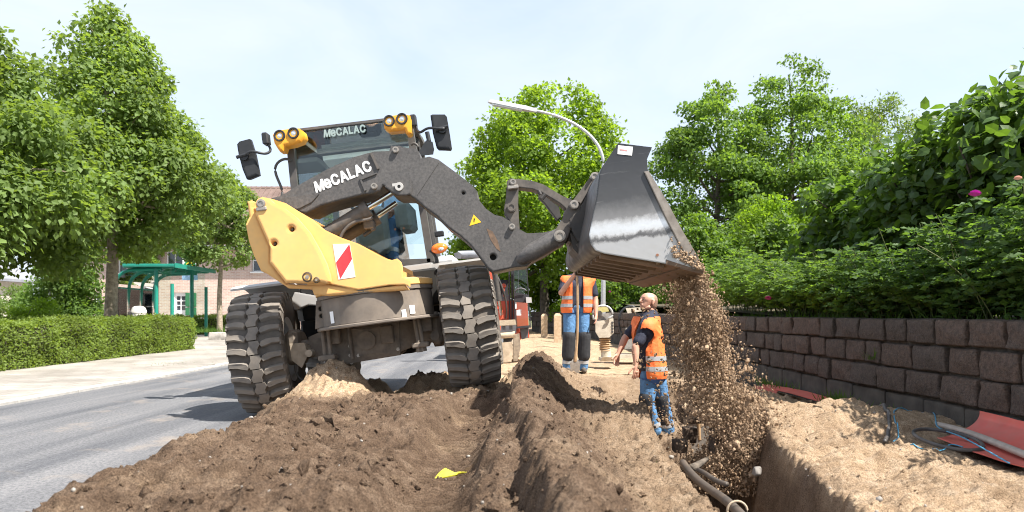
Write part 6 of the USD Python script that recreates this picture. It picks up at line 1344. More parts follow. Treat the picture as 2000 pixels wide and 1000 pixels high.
hair_m = M('short_hair', (0.10, 0.065, 0.045), (0.16, 0.11, 0.08), rough=0.8, scale=60)
belt_m = M('belt_leather', (0.02, 0.018, 0.016), rough=0.5)
A = np.array
def frame(d):
    d = unit(A(d, float)); s = unit(np.cross(d, [0, 0, 1.0])); return d, s, np.cross(s, d)       # forward, right, up
def head_parts(c, fwd, scale=1.0):
    """Skull, jaw, nose, brows, ears as capsule bones; c = centre of the skull."""
    f, s, u = frame(fwd); k = scale
    at = lambda a, b, d_: c + k * (f * a + s * b + u * d_)
    B = [(at(-0.015, 0, 0.022), 0.086 * k, at(0.022, 0, 0.018), 0.080 * k), (at(0.02, 0, -0.01), 0.072 * k, at(0.045, 0, -0.062), 0.050 * k), (at(0.052, 0, -0.085), 0.030 * k, at(0.058, 0, -0.095), 0.024 * k),
         (at(0.01, -0.045, -0.07), 0.026 * k, at(0.055, -0.012, -0.09), 0.024 * k), (at(0.01, 0.045, -0.07), 0.026 * k, at(0.055, 0.012, -0.09), 0.024 * k),
         (at(0.088, 0, 0.012), 0.013 * k, at(0.112, 0, -0.022), 0.014 * k), (at(0.092, -0.014, -0.028), 0.011 * k, at(0.092, 0.014, -0.028), 0.011 * k), (at(0.083, -0.034, 0.022), 0.014 * k, at(0.083, 0.034, 0.022), 0.014 * k),
         (at(0.086, -0.018, -0.056), 0.012 * k, at(0.086, 0.018, -0.056), 0.012 * k), (at(-0.055, 0, -0.03), 0.055 * k, at(-0.04, 0, -0.09), 0.052 * k)]
    for e in (-1, 1): B += [(at(-0.005, e * 0.080, 0.018), 0.014 * k, at(-0.012, e * 0.084, -0.030), 0.011 * k), (at(-0.018, e * 0.088, 0.014), 0.011 * k, at(-0.020, e * 0.088, -0.012), 0.010 * k)]
    return B, at
def face_details(t, body, at, k=1.0):
    eye_w = M('eye_white', (0.6, 0.58, 0.55), rough=0.2); eye_d = M('eye_dark', (0.03, 0.025, 0.02), rough=0.2)
    for e in (-1, 1):
        m = trimesh.creation.icosphere(2, 0.0125 * k); m.apply_translation(at(0.078, e * 0.032, 0.004)); obj(body, 'eye', m, eye_w, smooth=True)
        m = trimesh.creation.icosphere(2, 0.006 * k); m.apply_translation(at(0.0885, e * 0.032, 0.005)); obj(body, 'iris', m, eye_d, smooth=True)
        obj(body, 'eyebrow', tube([at(0.092, e * 0.018, 0.026), at(0.093, e * 0.034, 0.031), at(0.082, e * 0.050, 0.026)], [0.003 * k, 0.005 * k, 0.003 * k], 6), hair_m)
    obj(body, 'mouth', tube([at(0.090, -0.024, -0.055), at(0.0985, 0, -0.0535), at(0.090, 0.024, -0.055)], [0.002 * k, 0.0045 * k, 0.002 * k], 6), M('lips', (0.30, 0.11, 0.09), rough=0.5), smooth=True)
def hand(w, d, palm_n, thumb_side, k=1.0, curl=0.35):
    """Bones of a hand: w wrist, d finger direction, palm_n out of the palm, thumb_side towards the thumb."""
    d = unit(A(d, float)); n_ = unit(A(palm_n, float) - d * np.dot(palm_n, d)); s = unit(np.cross(d, n_)); s = s if np.dot(s, thumb_side) > 0 else -s
    B = [(w, 0.027 * k, w + d * 0.045 * k + s * 0.012 * k, 0.024 * k), (w + d * 0.03 * k, 0.024 * k, w + d * 0.085 * k + s * 0.022 * k, 0.0165 * k), (w + d * 0.03 * k, 0.024 * k, w + d * 0.082 * k - s * 0.026 * k, 0.0155 * k), (w + d * 0.085 * k + s * 0.022 * k, 0.0165 * k, w + d * 0.082 * k - s * 0.026 * k, 0.0155 * k)]
    fingers = []
    for o, ln in ((0.030, 0.072), (0.010, 0.080), (-0.011, 0.074), (-0.031, 0.058)):
        p_ = w + d * 0.088 * k + s * o * k; dd = unit(d + s * o * 2.2)
        for j, fr in enumerate((0.46, 0.31, 0.23)):
            dd2 = unit(dd * math.cos(curl * (j + 0.6)) + n_ * math.sin(curl * (j + 0.6))); q = p_ + dd2 * ln * fr * k
            fingers.append((p_, (0.0098 - 0.0008 * j) * k, q, (0.0090 - 0.0008 * j) * k)); p_ = q
    p_ = w + d * 0.028 * k + s * 0.024 * k; dd = unit(d * 0.65 + s * 0.75 + n_ * 0.3)
    for j, ln in enumerate((0.042, 0.034, 0.027)):
        q = p_ + unit(dd + d * 0.35 * j) * ln * k; fingers.append((p_, (0.014 - 0.0015 * j) * k, q, (0.0125 - 0.0015 * j) * k)); p_ = q
    return B + fingers
def arm_bones(sh, el, wr, k=1.0): return [(sh, 0.056 * k, el, 0.042 * k), (el, 0.043 * k, el + (wr - el) * 0.35, 0.042 * k), (el + (wr - el) * 0.35, 0.042 * k, wr, 0.027 * k)]
def leg_bones(hip, kn, an, d=0.0, k=1.0): return [(hip, 0.092 * k + d, hip + (kn - hip) * 0.5, 0.078 * k + d), (hip + (kn - hip) * 0.5, 0.078 * k + d, kn, 0.060 * k + d), (kn, 0.060 * k + d, kn + (an - kn) * 0.35, 0.061 * k + d), (kn + (an - kn) * 0.35, 0.061 * k + d, an, 0.045 * k + d * 1.6)]
def boot(an, d):
    d = unit(A([d[0], d[1], 0.0])); s = A([-d[1], d[0], 0])
    return chain([(an + A([0, 0, 0.03]), 0.055, an + A([0, 0, -0.035]) - d * 0.02, 0.048), (an + A([0, 0, -0.035]) - d * 0.03, 0.046, an + d * 0.10 + A([0, 0, -0.045]), 0.042), (an + d * 0.10 + A([0, 0, -0.045]), 0.042, an + d * 0.165 + A([0, 0, -0.052]), 0.033)], 0.02, 3)
def torso_bones(pel, chest, neck, shl, shr, d=0.0):
    """pelvis centre, chest centre, neck base, shoulder joints; d thickens the shell for clothing."""
    across = unit(shr - shl)
    wv = pel + (chest - pel) * 0.45
    B = []
    for a_, ra, b_, rb, w0, w1 in ((pel, 0.105, wv, 0.098, 0.075, 0.062), (wv, 0.098, chest, 0.108, 0.062, 0.085)):
        for e in (-1, 0, 1): B.append((a_ + across * e * w0, ra + d, b_ + across * e * w1, rb + d))
    for e, sh in ((-1, shl), (1, shr)): B += [(chest + across * e * 0.085, 0.105 + d, sh + A([0, 0, -0.02]), 0.062 + d), (neck, 0.055 + d, sh, 0.055 + d), (chest, 0.105 + d, neck, 0.062 + d)]
    return B
def slab_of(m, z0, z1, up=(0, 0, 1), org=(0, 0, 0)):
    up = unit(A(up, float)); o = float(np.dot(org, up))
    return m.trim_by_plane(tuple(up), o + z0).trim_by_plane(tuple(-up), -(o + z1))

def worker(name, label, J, fwd, hfwd, cat='person', vest=True, open_front=0.09, bulk=0.0, bald=True, tshirt=navy, mats=None, knees=True, group=None, boots=True):
    base = A(J['base'], float); t = thing(name, label, cat, base)
    L = {k: A(v_, float) - base for k, v_ in J.items() if k != 'base'}
    hb, at = head_parts(L['head'], hfwd)
    f, s, u = frame(fwd)
    bones = hb + [(L['head'] + A([0, 0, -0.07]) - frame(hfwd)[0] * 0.02, 0.056, L['neck'], 0.060)]
    bones += torso_bones(L['pel'], L['chest'], L['neck'], L['shl'], L['shr'], -0.012)
    for e in ('l', 'r'):
        bones += arm_bones(L['sh' + e], L['el' + e], L['wr' + e]) + leg_bones(L['hip' + e], L['kn' + e], L['an' + e], -0.008)
        dd = unit(L['wr' + e] - L['el' + e]) * 0.8 + A([0, 0, -0.35])
        bones += hand(L['wr' + e], dd, L.get('palm' + e, -s if e == 'r' else s), f, 1.0, 0.32)
        bones += [(L['an' + e], 0.04, L['an' + e] + f * 0.1 + A([0, 0, -0.05]), 0.03)]
    body = obj(t, 'body', chain(bones, 0.0125, 5, 16), skin, smooth=True)
    face_details(t, body, at)
    if bald:
        pass
    hm = chain([(at(-0.03, 0, 0.022), 0.085, at(-0.045, 0, -0.02), 0.076), (at(-0.05, 0, -0.02), 0.07, at(-0.055, 0, -0.05), 0.06)], 0.012, 4)
    obj(body, 'stubble', hm, M('cropped_hair', (0.20, 0.12, 0.085), (0.30, 0.18, 0.13), rough=0.75, scale=90, bump=0.3, bscale=200, bdist=0.002), smooth=True)
    pelc = [(L['pel'] + A([0, 0, 0.06]), 0.118, L['pel'], 0.124)] + [(L['pel'] + unit(L['shr'] - L['shl']) * e * 0.07, 0.112, L['hip' + k_], 0.102) for e, k_ in ((-1, 'l'), (1, 'r'))]
    tr_ = obj(t, 'trousers', chain(pelc + leg_bones(L['hipl'], L['knl'], L['anl'], 0.020) + leg_bones(L['hipr'], L['knr'], L['anr'], 0.020), 0.018, 4), denim, smooth=True)
    for e in ('l', 'r'):
        kn, an, hp = L['kn' + e], L['an' + e], L['hip' + e]
        if knees:
            pad = chain([(kn + (hp - kn) * 0.14, 0.106, kn + (an - kn) * 0.58, 0.106)], 0.018, 1); mm = man(pad)
            mm = mm.trim_by_plane(tuple(map(float, f)), float(np.dot(kn, f)) + 0.004)
            obj(tr_, 'knee_pad', tri(mm), knee_m, smooth=40)
        bnd = slab_of(man(chain([(kn + (an - kn) * 0.55, 0.083, an, 0.085)], 0.02, 0)), -0.024, 0.024, unit(kn - an), kn + (an - kn) * 0.80)
        obj(tr_, 'reflective_band', tri(bnd), refl, smooth=40)
        if boots: obj(t, 'boot', boot(an, f), boot_m, smooth=True)
    shirt = torso_bones(L['pel'] + A([0, 0, 0.05]), L['chest'], L['neck'] - A([0, 0, 0.015]), L['shl'], L['shr'], 0.006 + J.get('bulk', 0.0))
    for e in ('l', 'r'): shirt.append((L['sh' + e], 0.073, L['sh' + e] + (L['el' + e] - L['sh' + e]) * 0.72, 0.066))
    obj(t, 'shirt', chain(shirt, 0.018, 4), tshirt, smooth=True)
    obj(t, 'belt', tri(slab_of(man(chain([(L['pel'] + unit(L['shr'] - L['shl']) * e * 0.07, 0.122, L['pel'] + unit(L['shr'] - L['shl']) * e * 0.07 + A([0, 0, 0.2]), 0.115) for e in (-1, 0, 1)], 0.02, 0)), 0.055, 0.095, (0, 0, 1), L['pel'])), belt_m, smooth=40)
    if vest:
        vb_ = torso_bones(L['pel'] + A([0, 0, -0.03]), L['chest'], L['neck'] - A([0, 0, 0.05]), L['shl'], L['shr'], 0.026 + J.get('bulk', 0.0))
        flare = [(L['chest'] + unit(L['shr'] - L['shl']) * e * 0.08, 0.135 + J.get('bulk', 0.0), L['pel'] + unit(L['shr'] - L['shl']) * e * 0.10 + A([0, 0, -0.02]), 0.135 + J.get('bulk', 0.0)) for e in (-1, 1)]
        def shell(extra):
            b = [(p_, r_ + extra, q_, s_ + extra) for p_, r_, q_, s_ in vb_ + flare]
            m = man(chain(b, 0.02, 4))
            w_ = J.get('open', open_front)
            cut = m3.Manifold.hull_points(np.array([L['chest'] + f * a_ + s * (b_ + J.get('open_shift', 0.0)) + A([0, 0, c_]) for a_ in (0.02, 0.6) for b_ in (-w_, w_) for c_ in (-1.0, 1.0)]))
            m = m - cut
            m = m.trim_by_plane((0, 0, 1.0), float(L['pel'][2] - 0.09)).trim_by_plane((0, 0, -1.0), -float(L['neck'][2] - 0.005))
            for e in ('l', 'r'):
                d_ = unit(L['sh' + e] - L['neck']); hole = m3.Manifold.batch_hull([m3.Manifold.sphere(0.09, 20).translate(tuple(L['sh' + e] + d_ * 0.085 + A([0, 0, -0.03]))), m3.Manifold.sphere(0.08, 20).translate(tuple(L['sh' + e] + d_ * 0.16 + A([0, 0, -0.16])))])
                m = m - hole
            return m
        m0 = shell(0.0)
        vs_ = obj(t, 'safety_vest', tri(m0), hivis, smooth=40)
        m1 = shell(0.004)
        for zz_ in (-0.005, 0.115): obj(vs_, 'reflective_band', tri(slab_of(m1, zz_ - 0.026, zz_ + 0.026, (0, 0, 1), L['pel'] + A([0, 0, 0.03]))), refl, smooth=40)
        if 'hem' in J: obj(vs_, 'lining', tri(slab_of(man(chain([(p_, r_ - 0.006, q_, s_ - 0.006) for p_, r_, q_, s_ in flare], 0.02, 0)), -0.155, -0.085, (0, 0, 1), L['pel'])), denim_d, smooth=40)
    return t, L

Y1 = 10.6
def W1(px, py, dy=0.0): return P(px, py, Y1 + dy)
b1 = P(1123, 728, Y1)
worker('person', 'person in orange vest and blue jeans standing on the sand, head hidden by the bucket', dict(base=b1, head=W1(1130, 516), neck=W1(1130, 538), chest=W1(1130, 560), pel=W1(1126, 600), shl=W1(1154, 546), shr=W1(1105, 548),
       ell=W1(1163, 585, -0.03), wrl=W1(1164, 613, -0.10), elr=W1(1096, 572, -0.10), wrr=W1(1127, 530, -0.30), hipl=W1(1138, 606), hipr=W1(1114, 606), knl=W1(1141, 664, -0.05), knr=W1(1111, 664, -0.05), anl=W1(1139, 717), anr=W1(1108, 717), open=0.085, open_shift=0.03, bulk=0.015, hem=1), (0.05, -1, 0), (0.2, -1, 0.1))
Y2 = 8.0
def W2(px, py, dy=0.0): return P(px, py, Y2 + dy)
b2_ = P(1275, 850, Y2)
worker('person', 'bald person in an orange vest standing in the trench and looking up at the bucket', dict(base=b2_, head=W2(1266, 589), neck=W2(1270, 617), chest=W2(1264, 652), pel=W2(1272, 722), shl=W2(1264, 640, -0.19), shr=W2(1252, 630, 0.18),
       ell=W2(1241, 678, -0.27), wrl=W2(1242, 712, -0.32), elr=W2(1221, 660, 0.16), wrr=W2(1208, 690, 0.10), hipl=W2(1269, 735, -0.10), hipr=W2(1282, 735, 0.08), knl=W2(1264, 786, -0.14), knr=W2(1295, 786, 0.10), anl=W2(1279, 840, -0.10), anr=W2(1305, 840, 0.12), open=0.10, open_shift=-0.075, bulk=0.035, hem=1), (-0.88, -0.48, 0.0), (-0.90, -0.40, 0.22))
# the driver, seen dimly through the windscreen
dr_b = LO + UU * (cu + 0.06) + np.array([0, 1.62, 0]) + WW * (bot_l[2] + 0.28)
def D(u_, v_, w_): return dr_b + UU * u_ + np.array([0, v_, 0]) + WW * w_
worker('person', 'person in blue sitting at the controls inside the loader cab', dict(base=dr_b, head=D(0, 0.05, 0.74), neck=D(0, 0.08, 0.56), chest=D(0, 0.1, 0.40), pel=D(0, 0.08, 0.08), shl=D(0.19, 0.06, 0.48), shr=D(-0.19, 0.06, 0.48),
       ell=D(0.27, -0.12, 0.24), wrl=D(0.20, -0.36, 0.25), elr=D(-0.27, -0.10, 0.24), wrr=D(-0.14, -0.38, 0.38), hipl=D(0.1, 0.0, 0.05), hipr=D(-0.1, 0.0, 0.05), knl=D(0.16, -0.42, 0.10), knr=D(-0.16, -0.42, 0.10), anl=D(0.14, -0.55, -0.28), anr=D(-0.14, -0.55, -0.28)), (0, -1, 0), (0.45, -1, -0.1), vest=False, tshirt=M('light_blue_cotton', (0.16, 0.34, 0.56), (0.22, 0.42, 0.64), rough=0.85, scale=12, bump=0.4, bscale=25, bdist=0.02), knees=False)

# shovel handle in front of the standing worker
wt_ = thing('shovel', 'long brown wooden tool handle standing in front of the left worker', 'shovel', P(1126, 722, Y1 - 0.32))
o_ = P(1126, 722, Y1 - 0.32); hp_ = [P(x, y, Y1 - 0.32) - o_ for x, y in ((1127, 540), (1128, 590), (1128, 640), (1125, 690), (1123, 706))]
obj(wt_, 'handle', tube(spline(hp_, 20), np.r_[np.full(16, 0.019), np.linspace(0.02, 0.028, 4)], 10), M('shovel_wood', (0.30, 0.19, 0.10), (0.42, 0.28, 0.16), rough=0.7, scale=14), smooth=True)
q = hp_[-1]; obj(wt_, 'blade', hullpts([q + d_ for d_ in ([-0.03, 0, 0.04], [0.03, 0, 0.04], [-0.08, -0.02, -0.03], [0.08, -0.02, -0.03], [-0.06, 0.0, -0.2], [0.06, 0, -0.2], [0, -0.005, -0.24], [0, 0.02, 0.0])]), pin_steel, smooth=30)
# yellow spirit level hanging at the second worker, tool stuck in the trench
sp0 = P(1366, 838, 6.4); st2 = thing('spade', 'spade stuck upright in the trench floor behind the falling soil', 'spade', sp0)
obj(st2, 'shaft', tube([[0, 0, -0.1], [-0.02, 0, 0.35], [-0.03, 0, 0.85]], 0.018, 8), M('shovel_wood', (0, 0, 0)), smooth=True)
obj(st2, 'blade', hullpts([[x, y, z] for x, z in ((-0.09, 0.02), (0.09, 0.02), (-0.07, -0.22), (0.07, -0.22)) for y in (-0.008, 0.008)]), pin_steel, smooth=False)

# ------------------------------------------------------------------ rammer
YR = 11.6
rb = P(1186, 704, YR); rm = thing('rammer', 'sand coloured vibratory rammer with a bellows leg standing behind the two workers', 'rammer', rb)
def R(px, py, dy=0.0): return P(px, py, YR + dy) - rb
ram_p = M('rammer_dusty_paint', (0.40, 0.35, 0.27), (0.56, 0.50, 0.40), rough=0.75, scale=11, bump=0.4, bscale=50)
bel = M('bellows_rubber', (0.34, 0.22, 0.12), (0.46, 0.31, 0.18), rough=0.7, scale=10)
pr_ = []
zb0, zb1 = R(1184, 684)[2], R(1181, 658)[2]
for k in range(25):
    t_ = k / 24; pr_.append((0.088 + 0.016 * math.cos(k * math.pi / 2 * 1.0 + 0) , zb0 + (zb1 - zb0) * t_))
obj(rm, 'bellows', lathe(pr_, 24, c=(R(1181, 670)[0], 0, 0)), bel, smooth=60)
obj(rm, 'leg_tube', cyl([R(1184, 690)[0], 0, 0.03], [R(1183, 684)[0], 0, zb0 + 0.02], 0.085, 20), ram_p)
obj(rm, 'foot', hullpts([[x, y, z] for x in (-0.13, 0.13) for y in (-0.17, 0.15) for z in (0.0, 0.05)] + [[x, -0.22, 0.07] for x in (-0.11, 0.11)]), ram_p, smooth=30)
obj(rm, 'crankcase', hullpts([R(x, y, d_) for x, y in ((1163, 628), (1198, 622), (1199, 650), (1190, 659), (1170, 660), (1163, 648)) for d_ in (-0.14, 0.14)]), ram_p, smooth=25)
obj(rm, 'engine', [hullpts([R(x, y, d_) for x, y in ((1164, 616), (1192, 610), (1198, 622), (1164, 628)) for d_ in (-0.12, 0.12)]), cyl(R(1170, 612, -0.14), R(1170, 612, 0.1), 0.05, 14)], M('engine_grey', (0.16, 0.155, 0.145), (0.28, 0.26, 0.24), rough=0.7, scale=20), smooth=30)
obj(rm, 'fuel_tank', hullpts([R(x, y, d_) for x, y in ((1168, 600), (1186, 599), (1190, 608), (1166, 612)) for d_ in (-0.1, 0.1)]), M('tank_yellow', (0.42, 0.36, 0.12), (0.5, 0.45, 0.2), rough=0.6, scale=20), smooth=30)
for d_ in (-0.19, 0.19):
    obj(rm, 'guide_handle', tube(spline([R(1160, 624, d_), R(1166, 600, d_), R(1180, 597, d_), R(1193, 604, d_), R(1196, 616, d_), R(1188, 621, d_)], 24), 0.017, 8), M('handle_steel', (0.35, 0.35, 0.34), (0.5, 0.5, 0.48), rough=0.5, metal=0.4), smooth=True)
obj(rm, 'handle_bar', tube([R(1162, 606, -0.19), R(1162, 606, 0.19)], 0.018, 8), LOOK['handle_steel'], smooth=True)
obj(rm, 'side_bolt', [cyl(R(1196, y, -0.15), R(1196, y, -0.11), 0.02, 8) for y in (630, 636, 642, 648)], M('bolt_dark', (0.08, 0.075, 0.07), rough=0.5))
# second machine handle behind the bald worker
YG = 12.6
gb = P(1232, 700, YG); gm = thing('plate_compactor', 'dusty compactor with a black tube handle partly hidden by the bald worker', 'compactor', gb)
def G(px, py, dy=0.0): return P(px, py, YG + dy) - gb
obj(gm, 'base_plate', hullpts([[x, y, z] for x in (-0.25, 0.25) for y in (-0.3, 0.3) for z in (0.02, 0.08)]), ram_p, smooth=False)
obj(gm, 'engine', hullpts([G(x, y, d_) for x, y in ((1222, 640), (1250, 640), (1254, 680), (1220, 682)) for d_ in (-0.18, 0.18)]), LOOK['engine_grey'], smooth=25)
obj(gm, 'hood', hullpts([G(x, y, d_) for x, y in ((1222, 602), (1250, 600), (1254, 608), (1226, 612)) for d_ in (-0.15, 0.15)]), ram_p, smooth=25)
obj(gm, 'handle', tube(spline([G(1216, 660), G(1209, 632), G(1212, 612), G(1222, 601), G(1240, 600)], 20), 0.022, 8), plastic, smooth=True)

# ------------------------------------------------------------------ small red excavator
YE = 13.4
eb = P(1000, 690, YE); eb[2] = rz(YE) + 0.02
EX = thing('mini_excavator', 'small red excavator with its cab door open behind the right loader tyre', 'excavator', eb)
def E(px, py, dy=0.0): return P(px, py, YE + dy) - eb
def eplate(name, pts, d0, d1, mat, bevel=0.01, parent=EX, label=None):
    o = [E(x, y, 0) for x, y in pts]; return obj(parent, name, prism(Polygon([(q_[0], q_[2]) for q_ in o]), d0, d1, bevel), mat, smooth=30, label=label)
red_p = M('excavator_red', (0.52, 0.065, 0.025), (0.60, 0.085, 0.035), rough=0.45, scale=4, dust=dust, dust_amt=0.3, dscale=6)
ex_grey = M('excavator_grey', (0.10, 0.10, 0.11), (0.14, 0.14, 0.15), rough=0.5)
sandy_steel = M('sandy_steel', (0.34, 0.27, 0.19), (0.50, 0.41, 0.30), rough=0.85, scale=9, bump=0.4, bscale=30)
for side_, x0, x1 in ((-1, 945, 972), (1, 983, 1014)):
    a_, b_ = E(x0, 0)[0], E(x1, 0)[0]
    tr2 = prism(Polygon([(-0.35, 0.02), (0.0, -0.02), (1.5, -0.02), (1.72, 0.16), (1.72, 0.30), (1.5, 0.46), (0.0, 0.46), (-0.35, 0.30)]), 0, b_ - a_, 0.03); vv_ = np.array(tr2.vertices)
    tr2 = trimesh.Trimesh(np.stack([a_ + vv_[:, 1], vv_[:, 0], vv_[:, 2]], 1), tr2.faces, process=False)
    if tr2.volume < 0: tr2.invert()
    to = obj(EX, 'track', tr2, M('track_dusty', (0.16, 0.13, 0.10), (0.34, 0.28, 0.21), rough=0.85, scale=8), smooth=30)
    for k in range(5): obj(to, 'track_plate', bx(((a_ + b_) / 2, -0.37 + 0.012 * k, 0.06 + 0.07 * k), (b_ - a_ + 0.02, 0.05, 0.035), 0.008), sandy_steel, smooth=False)
eplate('dozer_blade', [(962, 668), (1000, 665), (1002, 684), (999, 702), (964, 706)], -0.75, -0.66, sandy_steel)
obj(EX, 'blade_roller', cyl(E(960, 657, -0.7), E(1006, 653, -0.7), 0.06, 14), sandy_steel)
eplate('blade_arm', [(1002, 652), (1014, 650), (1016, 676), (1010, 702), (1002, 702)], -0.62, -0.5, LOOK['track_dusty'])
for k_, x_ in enumerate((970, 984, 998)): obj(EX, 'blade_pin', cyl(E(x_, 645, -0.72), E(x_, 636, -0.72), 0.03, 8), ex_grey)
eplate('blade_top', [(964, 626), (1006, 624), (1008, 634), (962, 637)], -0.78, -0.6, sandy_steel)
eplate('slew_base', [(960, 628), (1008, 626), (1008, 650), (960, 652)], -0.3, 0.8, ex_grey)
eplate('body', [(962, 588), (1030, 586), (1034, 660), (1004, 664), (1004, 628), (962, 630)], 0.1, 1.4, red_p, 0.03)
eplate('skirt_panel', [(1003, 642), (1014, 643), (1017, 664), (1007, 666)], -0.02, 0.08, red_p); eplate('skirt_panel', [(1015, 642), (1033, 640), (1031, 660), (1019, 663)], -0.02, 0.08, ex_grey)
eplate('boom', [(938, 505), (948, 498), (966, 520), (976, 560), (980, 604), (984, 622), (964, 626), (958, 590), (950, 548)], -0.5, -0.28, red_p, 0.02)
eplate('boom_foot', [(958, 600), (982, 606), (984, 622), (972, 630), (958, 628)], -0.6, -0.2, red_p, 0.02)
obj(EX, 'swing_pin', cyl(E(970, 645, -0.5), E(970, 612, -0.5), 0.08, 16), red_p)
o_ = obj(EX, 'boom_ram', cyl(E(966, 532, -0.62), E(975, 588, -0.62), 0.055, 14), hose_m); obj(o_, 'rod', cyl(E(975, 588, -0.62), E(979, 616, -0.62), 0.03, 12), chrome)
obj(EX, 'arm_ram', cyl(E(895, 498, -0.6), E(934, 497, -0.6), 0.075, 16), M('ram_grey', (0.20, 0.21, 0.23), (0.28, 0.29, 0.31), rough=0.4))
obj(EX, 'work_light', hullpts([E(x, y, d_) for x, y in ((886, 495), (896, 492), (902, 497), (900, 505), (890, 505)) for d_ in (-0.7, -0.55)]), ex_grey, smooth=30)
obj(EX, 'hydraulic_hose', tube(spline([E(968, 534, -0.55), E(980, 560, -0.6), E(988, 590, -0.5), E(988, 622, -0.4)], 16), 0.02, 6), hose_m, smooth=True)
fr_ = M('excavator_frame', (0.03, 0.03, 0.033), (0.045, 0.045, 0.048), rough=0.5)
for x0, x1, y0, y1, d_ in ((993, 996, 500, 642, 0.0), (998, 1002, 500, 642, 0.0), (972, 974, 505, 600, 1.2), (1012, 1014, 500, 600, 1.25)): eplate('cab_post', [(x0, y0), (x1, y0), (x1 + 1, y1), (x0 + 1, y1)], d_, d_ + 0.06, fr_, 0.006)
eplate('cab_roof', [(955, 488), (1018, 486), (1020, 498), (955, 500)], -0.05, 1.3, ex_grey, 0.02)
eplate('console', [(968, 585), (997, 572), (998, 640), (966, 642)], 0.25, 0.5, fr_, 0.03)
eplate('seat', [(970, 552), (976, 542), (992, 543), (992, 625), (968, 625)], 0.65, 0.85, LOOK['seat_cloth'], 0.05)
obj(EX, 'lever', [cyl(E(984, 590, 0.3), E(984, 560, 0.3), 0.015, 8), trimesh.creation.icosphere(2, 0.045).apply_translation(E(984, 558, 0.3))], red_p, smooth=True)
dg = pane_mat('excavator_glass', (0.86, 0.94, 0.90), gloss=0.02)
dfr = Polygon([(q_[0], q_[2]) for q_ in [E(x, y) for x, y in ((1002, 522), (1029, 517), (1037, 640), (1005, 642))]])
hol = [Polygon([(q_[0], q_[2]) for q_ in [E(x, y) for x, y in pts]]) for pts in (((1004, 527), (1027, 522), (1031, 576), (1005, 571)), ((1006, 590), (1032, 592), (1034, 635), (1007, 638)))]
fr2 = dfr
for h_ in hol: fr2 = fr2.difference(h_)
do = obj(EX, 'door', prism(fr2, -0.10, -0.05, 0.008), fr_, smooth=30, label='open black framed cab door')
for h_ in hol: obj(do, 'pane', prism(h_, -0.08, -0.072), dg, smooth=False)
obj(do, 'grab_rail', tube(spline([E(1005, 572, -0.14), E(1008, 566, -0.16), E(1018, 563, -0.16), E(1028, 568, -0.14)], 12), 0.012, 6), ex_grey, smooth=True)
obj(do, 'mirror_lamp', hullpts([E(x, y, d_) for x, y in ((1027, 580), (1038, 581), (1039, 591), (1028, 592)) for d_ in (-0.16, -0.08)]), light_grey, smooth=30)
obj(do, 'door_sticker', [hullpts([E(x, y, d_) for x, y in ((1009, 606), (1018, 604), (1018, 616), (1009, 616)) for d_ in (-0.0815, -0.084)]), hullpts([E(x, y, d_) for x, y in ((1004, 588), (1009, 589), (1009, 603), (1005, 603)) for d_ in (-0.0815, -0.084)])], white_dec, smooth=False)

# ------------------------------------------------------------------ red mats, pipes and cables along the wall
mat_red = M('red_mat_plastic', (0.50, 0.075, 0.055), (0.58, 0.105, 0.08), rough=0.5, scale=6, dust=(0.30, 0.20, 0.15), dust_amt=0.4, dscale=9)
def sheet(name, rows, label, group=None):
    """A thin sheet through rows of points."""
    Rw = np.array(rows, float); a_, b_ = Rw.shape[:2]
    from scipy.interpolate import RectBivariateSpline
    ia, ib = np.linspace(0, a_ - 1, 16), np.linspace(0, b_ - 1, 16)
    S = np.stack([RectBivariateSpline(range(a_), range(b_), Rw[..., k], kx=min(2, a_ - 1), ky=min(2, b_ - 1))(ia, ib) for k in range(3)], -1)
    S[..., 2] += 0.012 * (meshkit.fbm(S * 6, 2, 5) - 0.5)
    i, j = np.meshgrid(np.arange(15), np.arange(15), indexing='ij'); q_ = np.stack([i * 16 + j, (i + 1) * 16 + j, (i + 1) * 16 + j + 1, i * 16 + j + 1], -1).reshape(-1, 4)
    V = S.reshape(-1, 3); top = np.vstack([q_[:, [0, 1, 2]], q_[:, [0, 2, 3]]]); m = trimesh.Trimesh(V, top, process=False); nrm = m.vertex_normals
    V2 = V - nrm * 0.006; rim = [k for k in range(16)] + [k * 16 + 15 for k in range(1, 16)] + [15 * 16 + k for k in range(14, -1, -1)] + [k * 16 for k in range(14, 0, -1)]
    sd2 = []
    for k in range(len(rim)):
        a2, b2x = rim[k], rim[(k + 1) % len(rim)]; sd2 += [[a2, b2x, b2x + 256], [a2, b2x + 256, a2 + 256]]
    m = trimesh.Trimesh(np.vstack([V, V2]), np.vstack([top, top[:, ::-1] + 256, np.array(sd2)]), process=False)
    obj(None, name, m, mat_red, smooth=50, label=label, cat='mat', group=group)
sheet('red_mat', [[P(1485, 757, 8.5), P(1540, 768, 7.7), P(1622, 792, 6.75)], [P(1490, 751, 8.6), P(1560, 762, 7.75), P(1636, 783, 6.85)]], 'flat dusty red plastic mat lying along the far part of the wall foot')
sheet('red_mat', [[P(1470, 762, 8.3), P(1485, 766, 8.0), P(1515, 770, 7.8)], [P(1476, 754, 8.6), P(1490, 757, 8.4), P(1522, 762, 8.1)]], 'small torn piece of red mat at the foot of the falling soil')
zw = 0.02
sheet('red_mat', [[(3.33, 4.86, 0.235), (3.335, 4.4, 0.225), (3.34, 3.7, 0.215)], [(3.295, 4.86, 0.15), (3.295, 4.4, 0.145), (3.295, 3.7, 0.14)], [(3.20, 4.88, 0.085), (3.20, 4.4, 0.08), (3.2, 3.7, 0.075)], [(3.05, 4.80, 0.062), (3.07, 4.3, 0.058), (3.08, 3.7, 0.055)], [(2.93, 4.70, 0.075), (2.90, 4.2, 0.058), (2.92, 3.7, 0.05)]], 'bright red plastic mat folded up against the wall at the right edge')
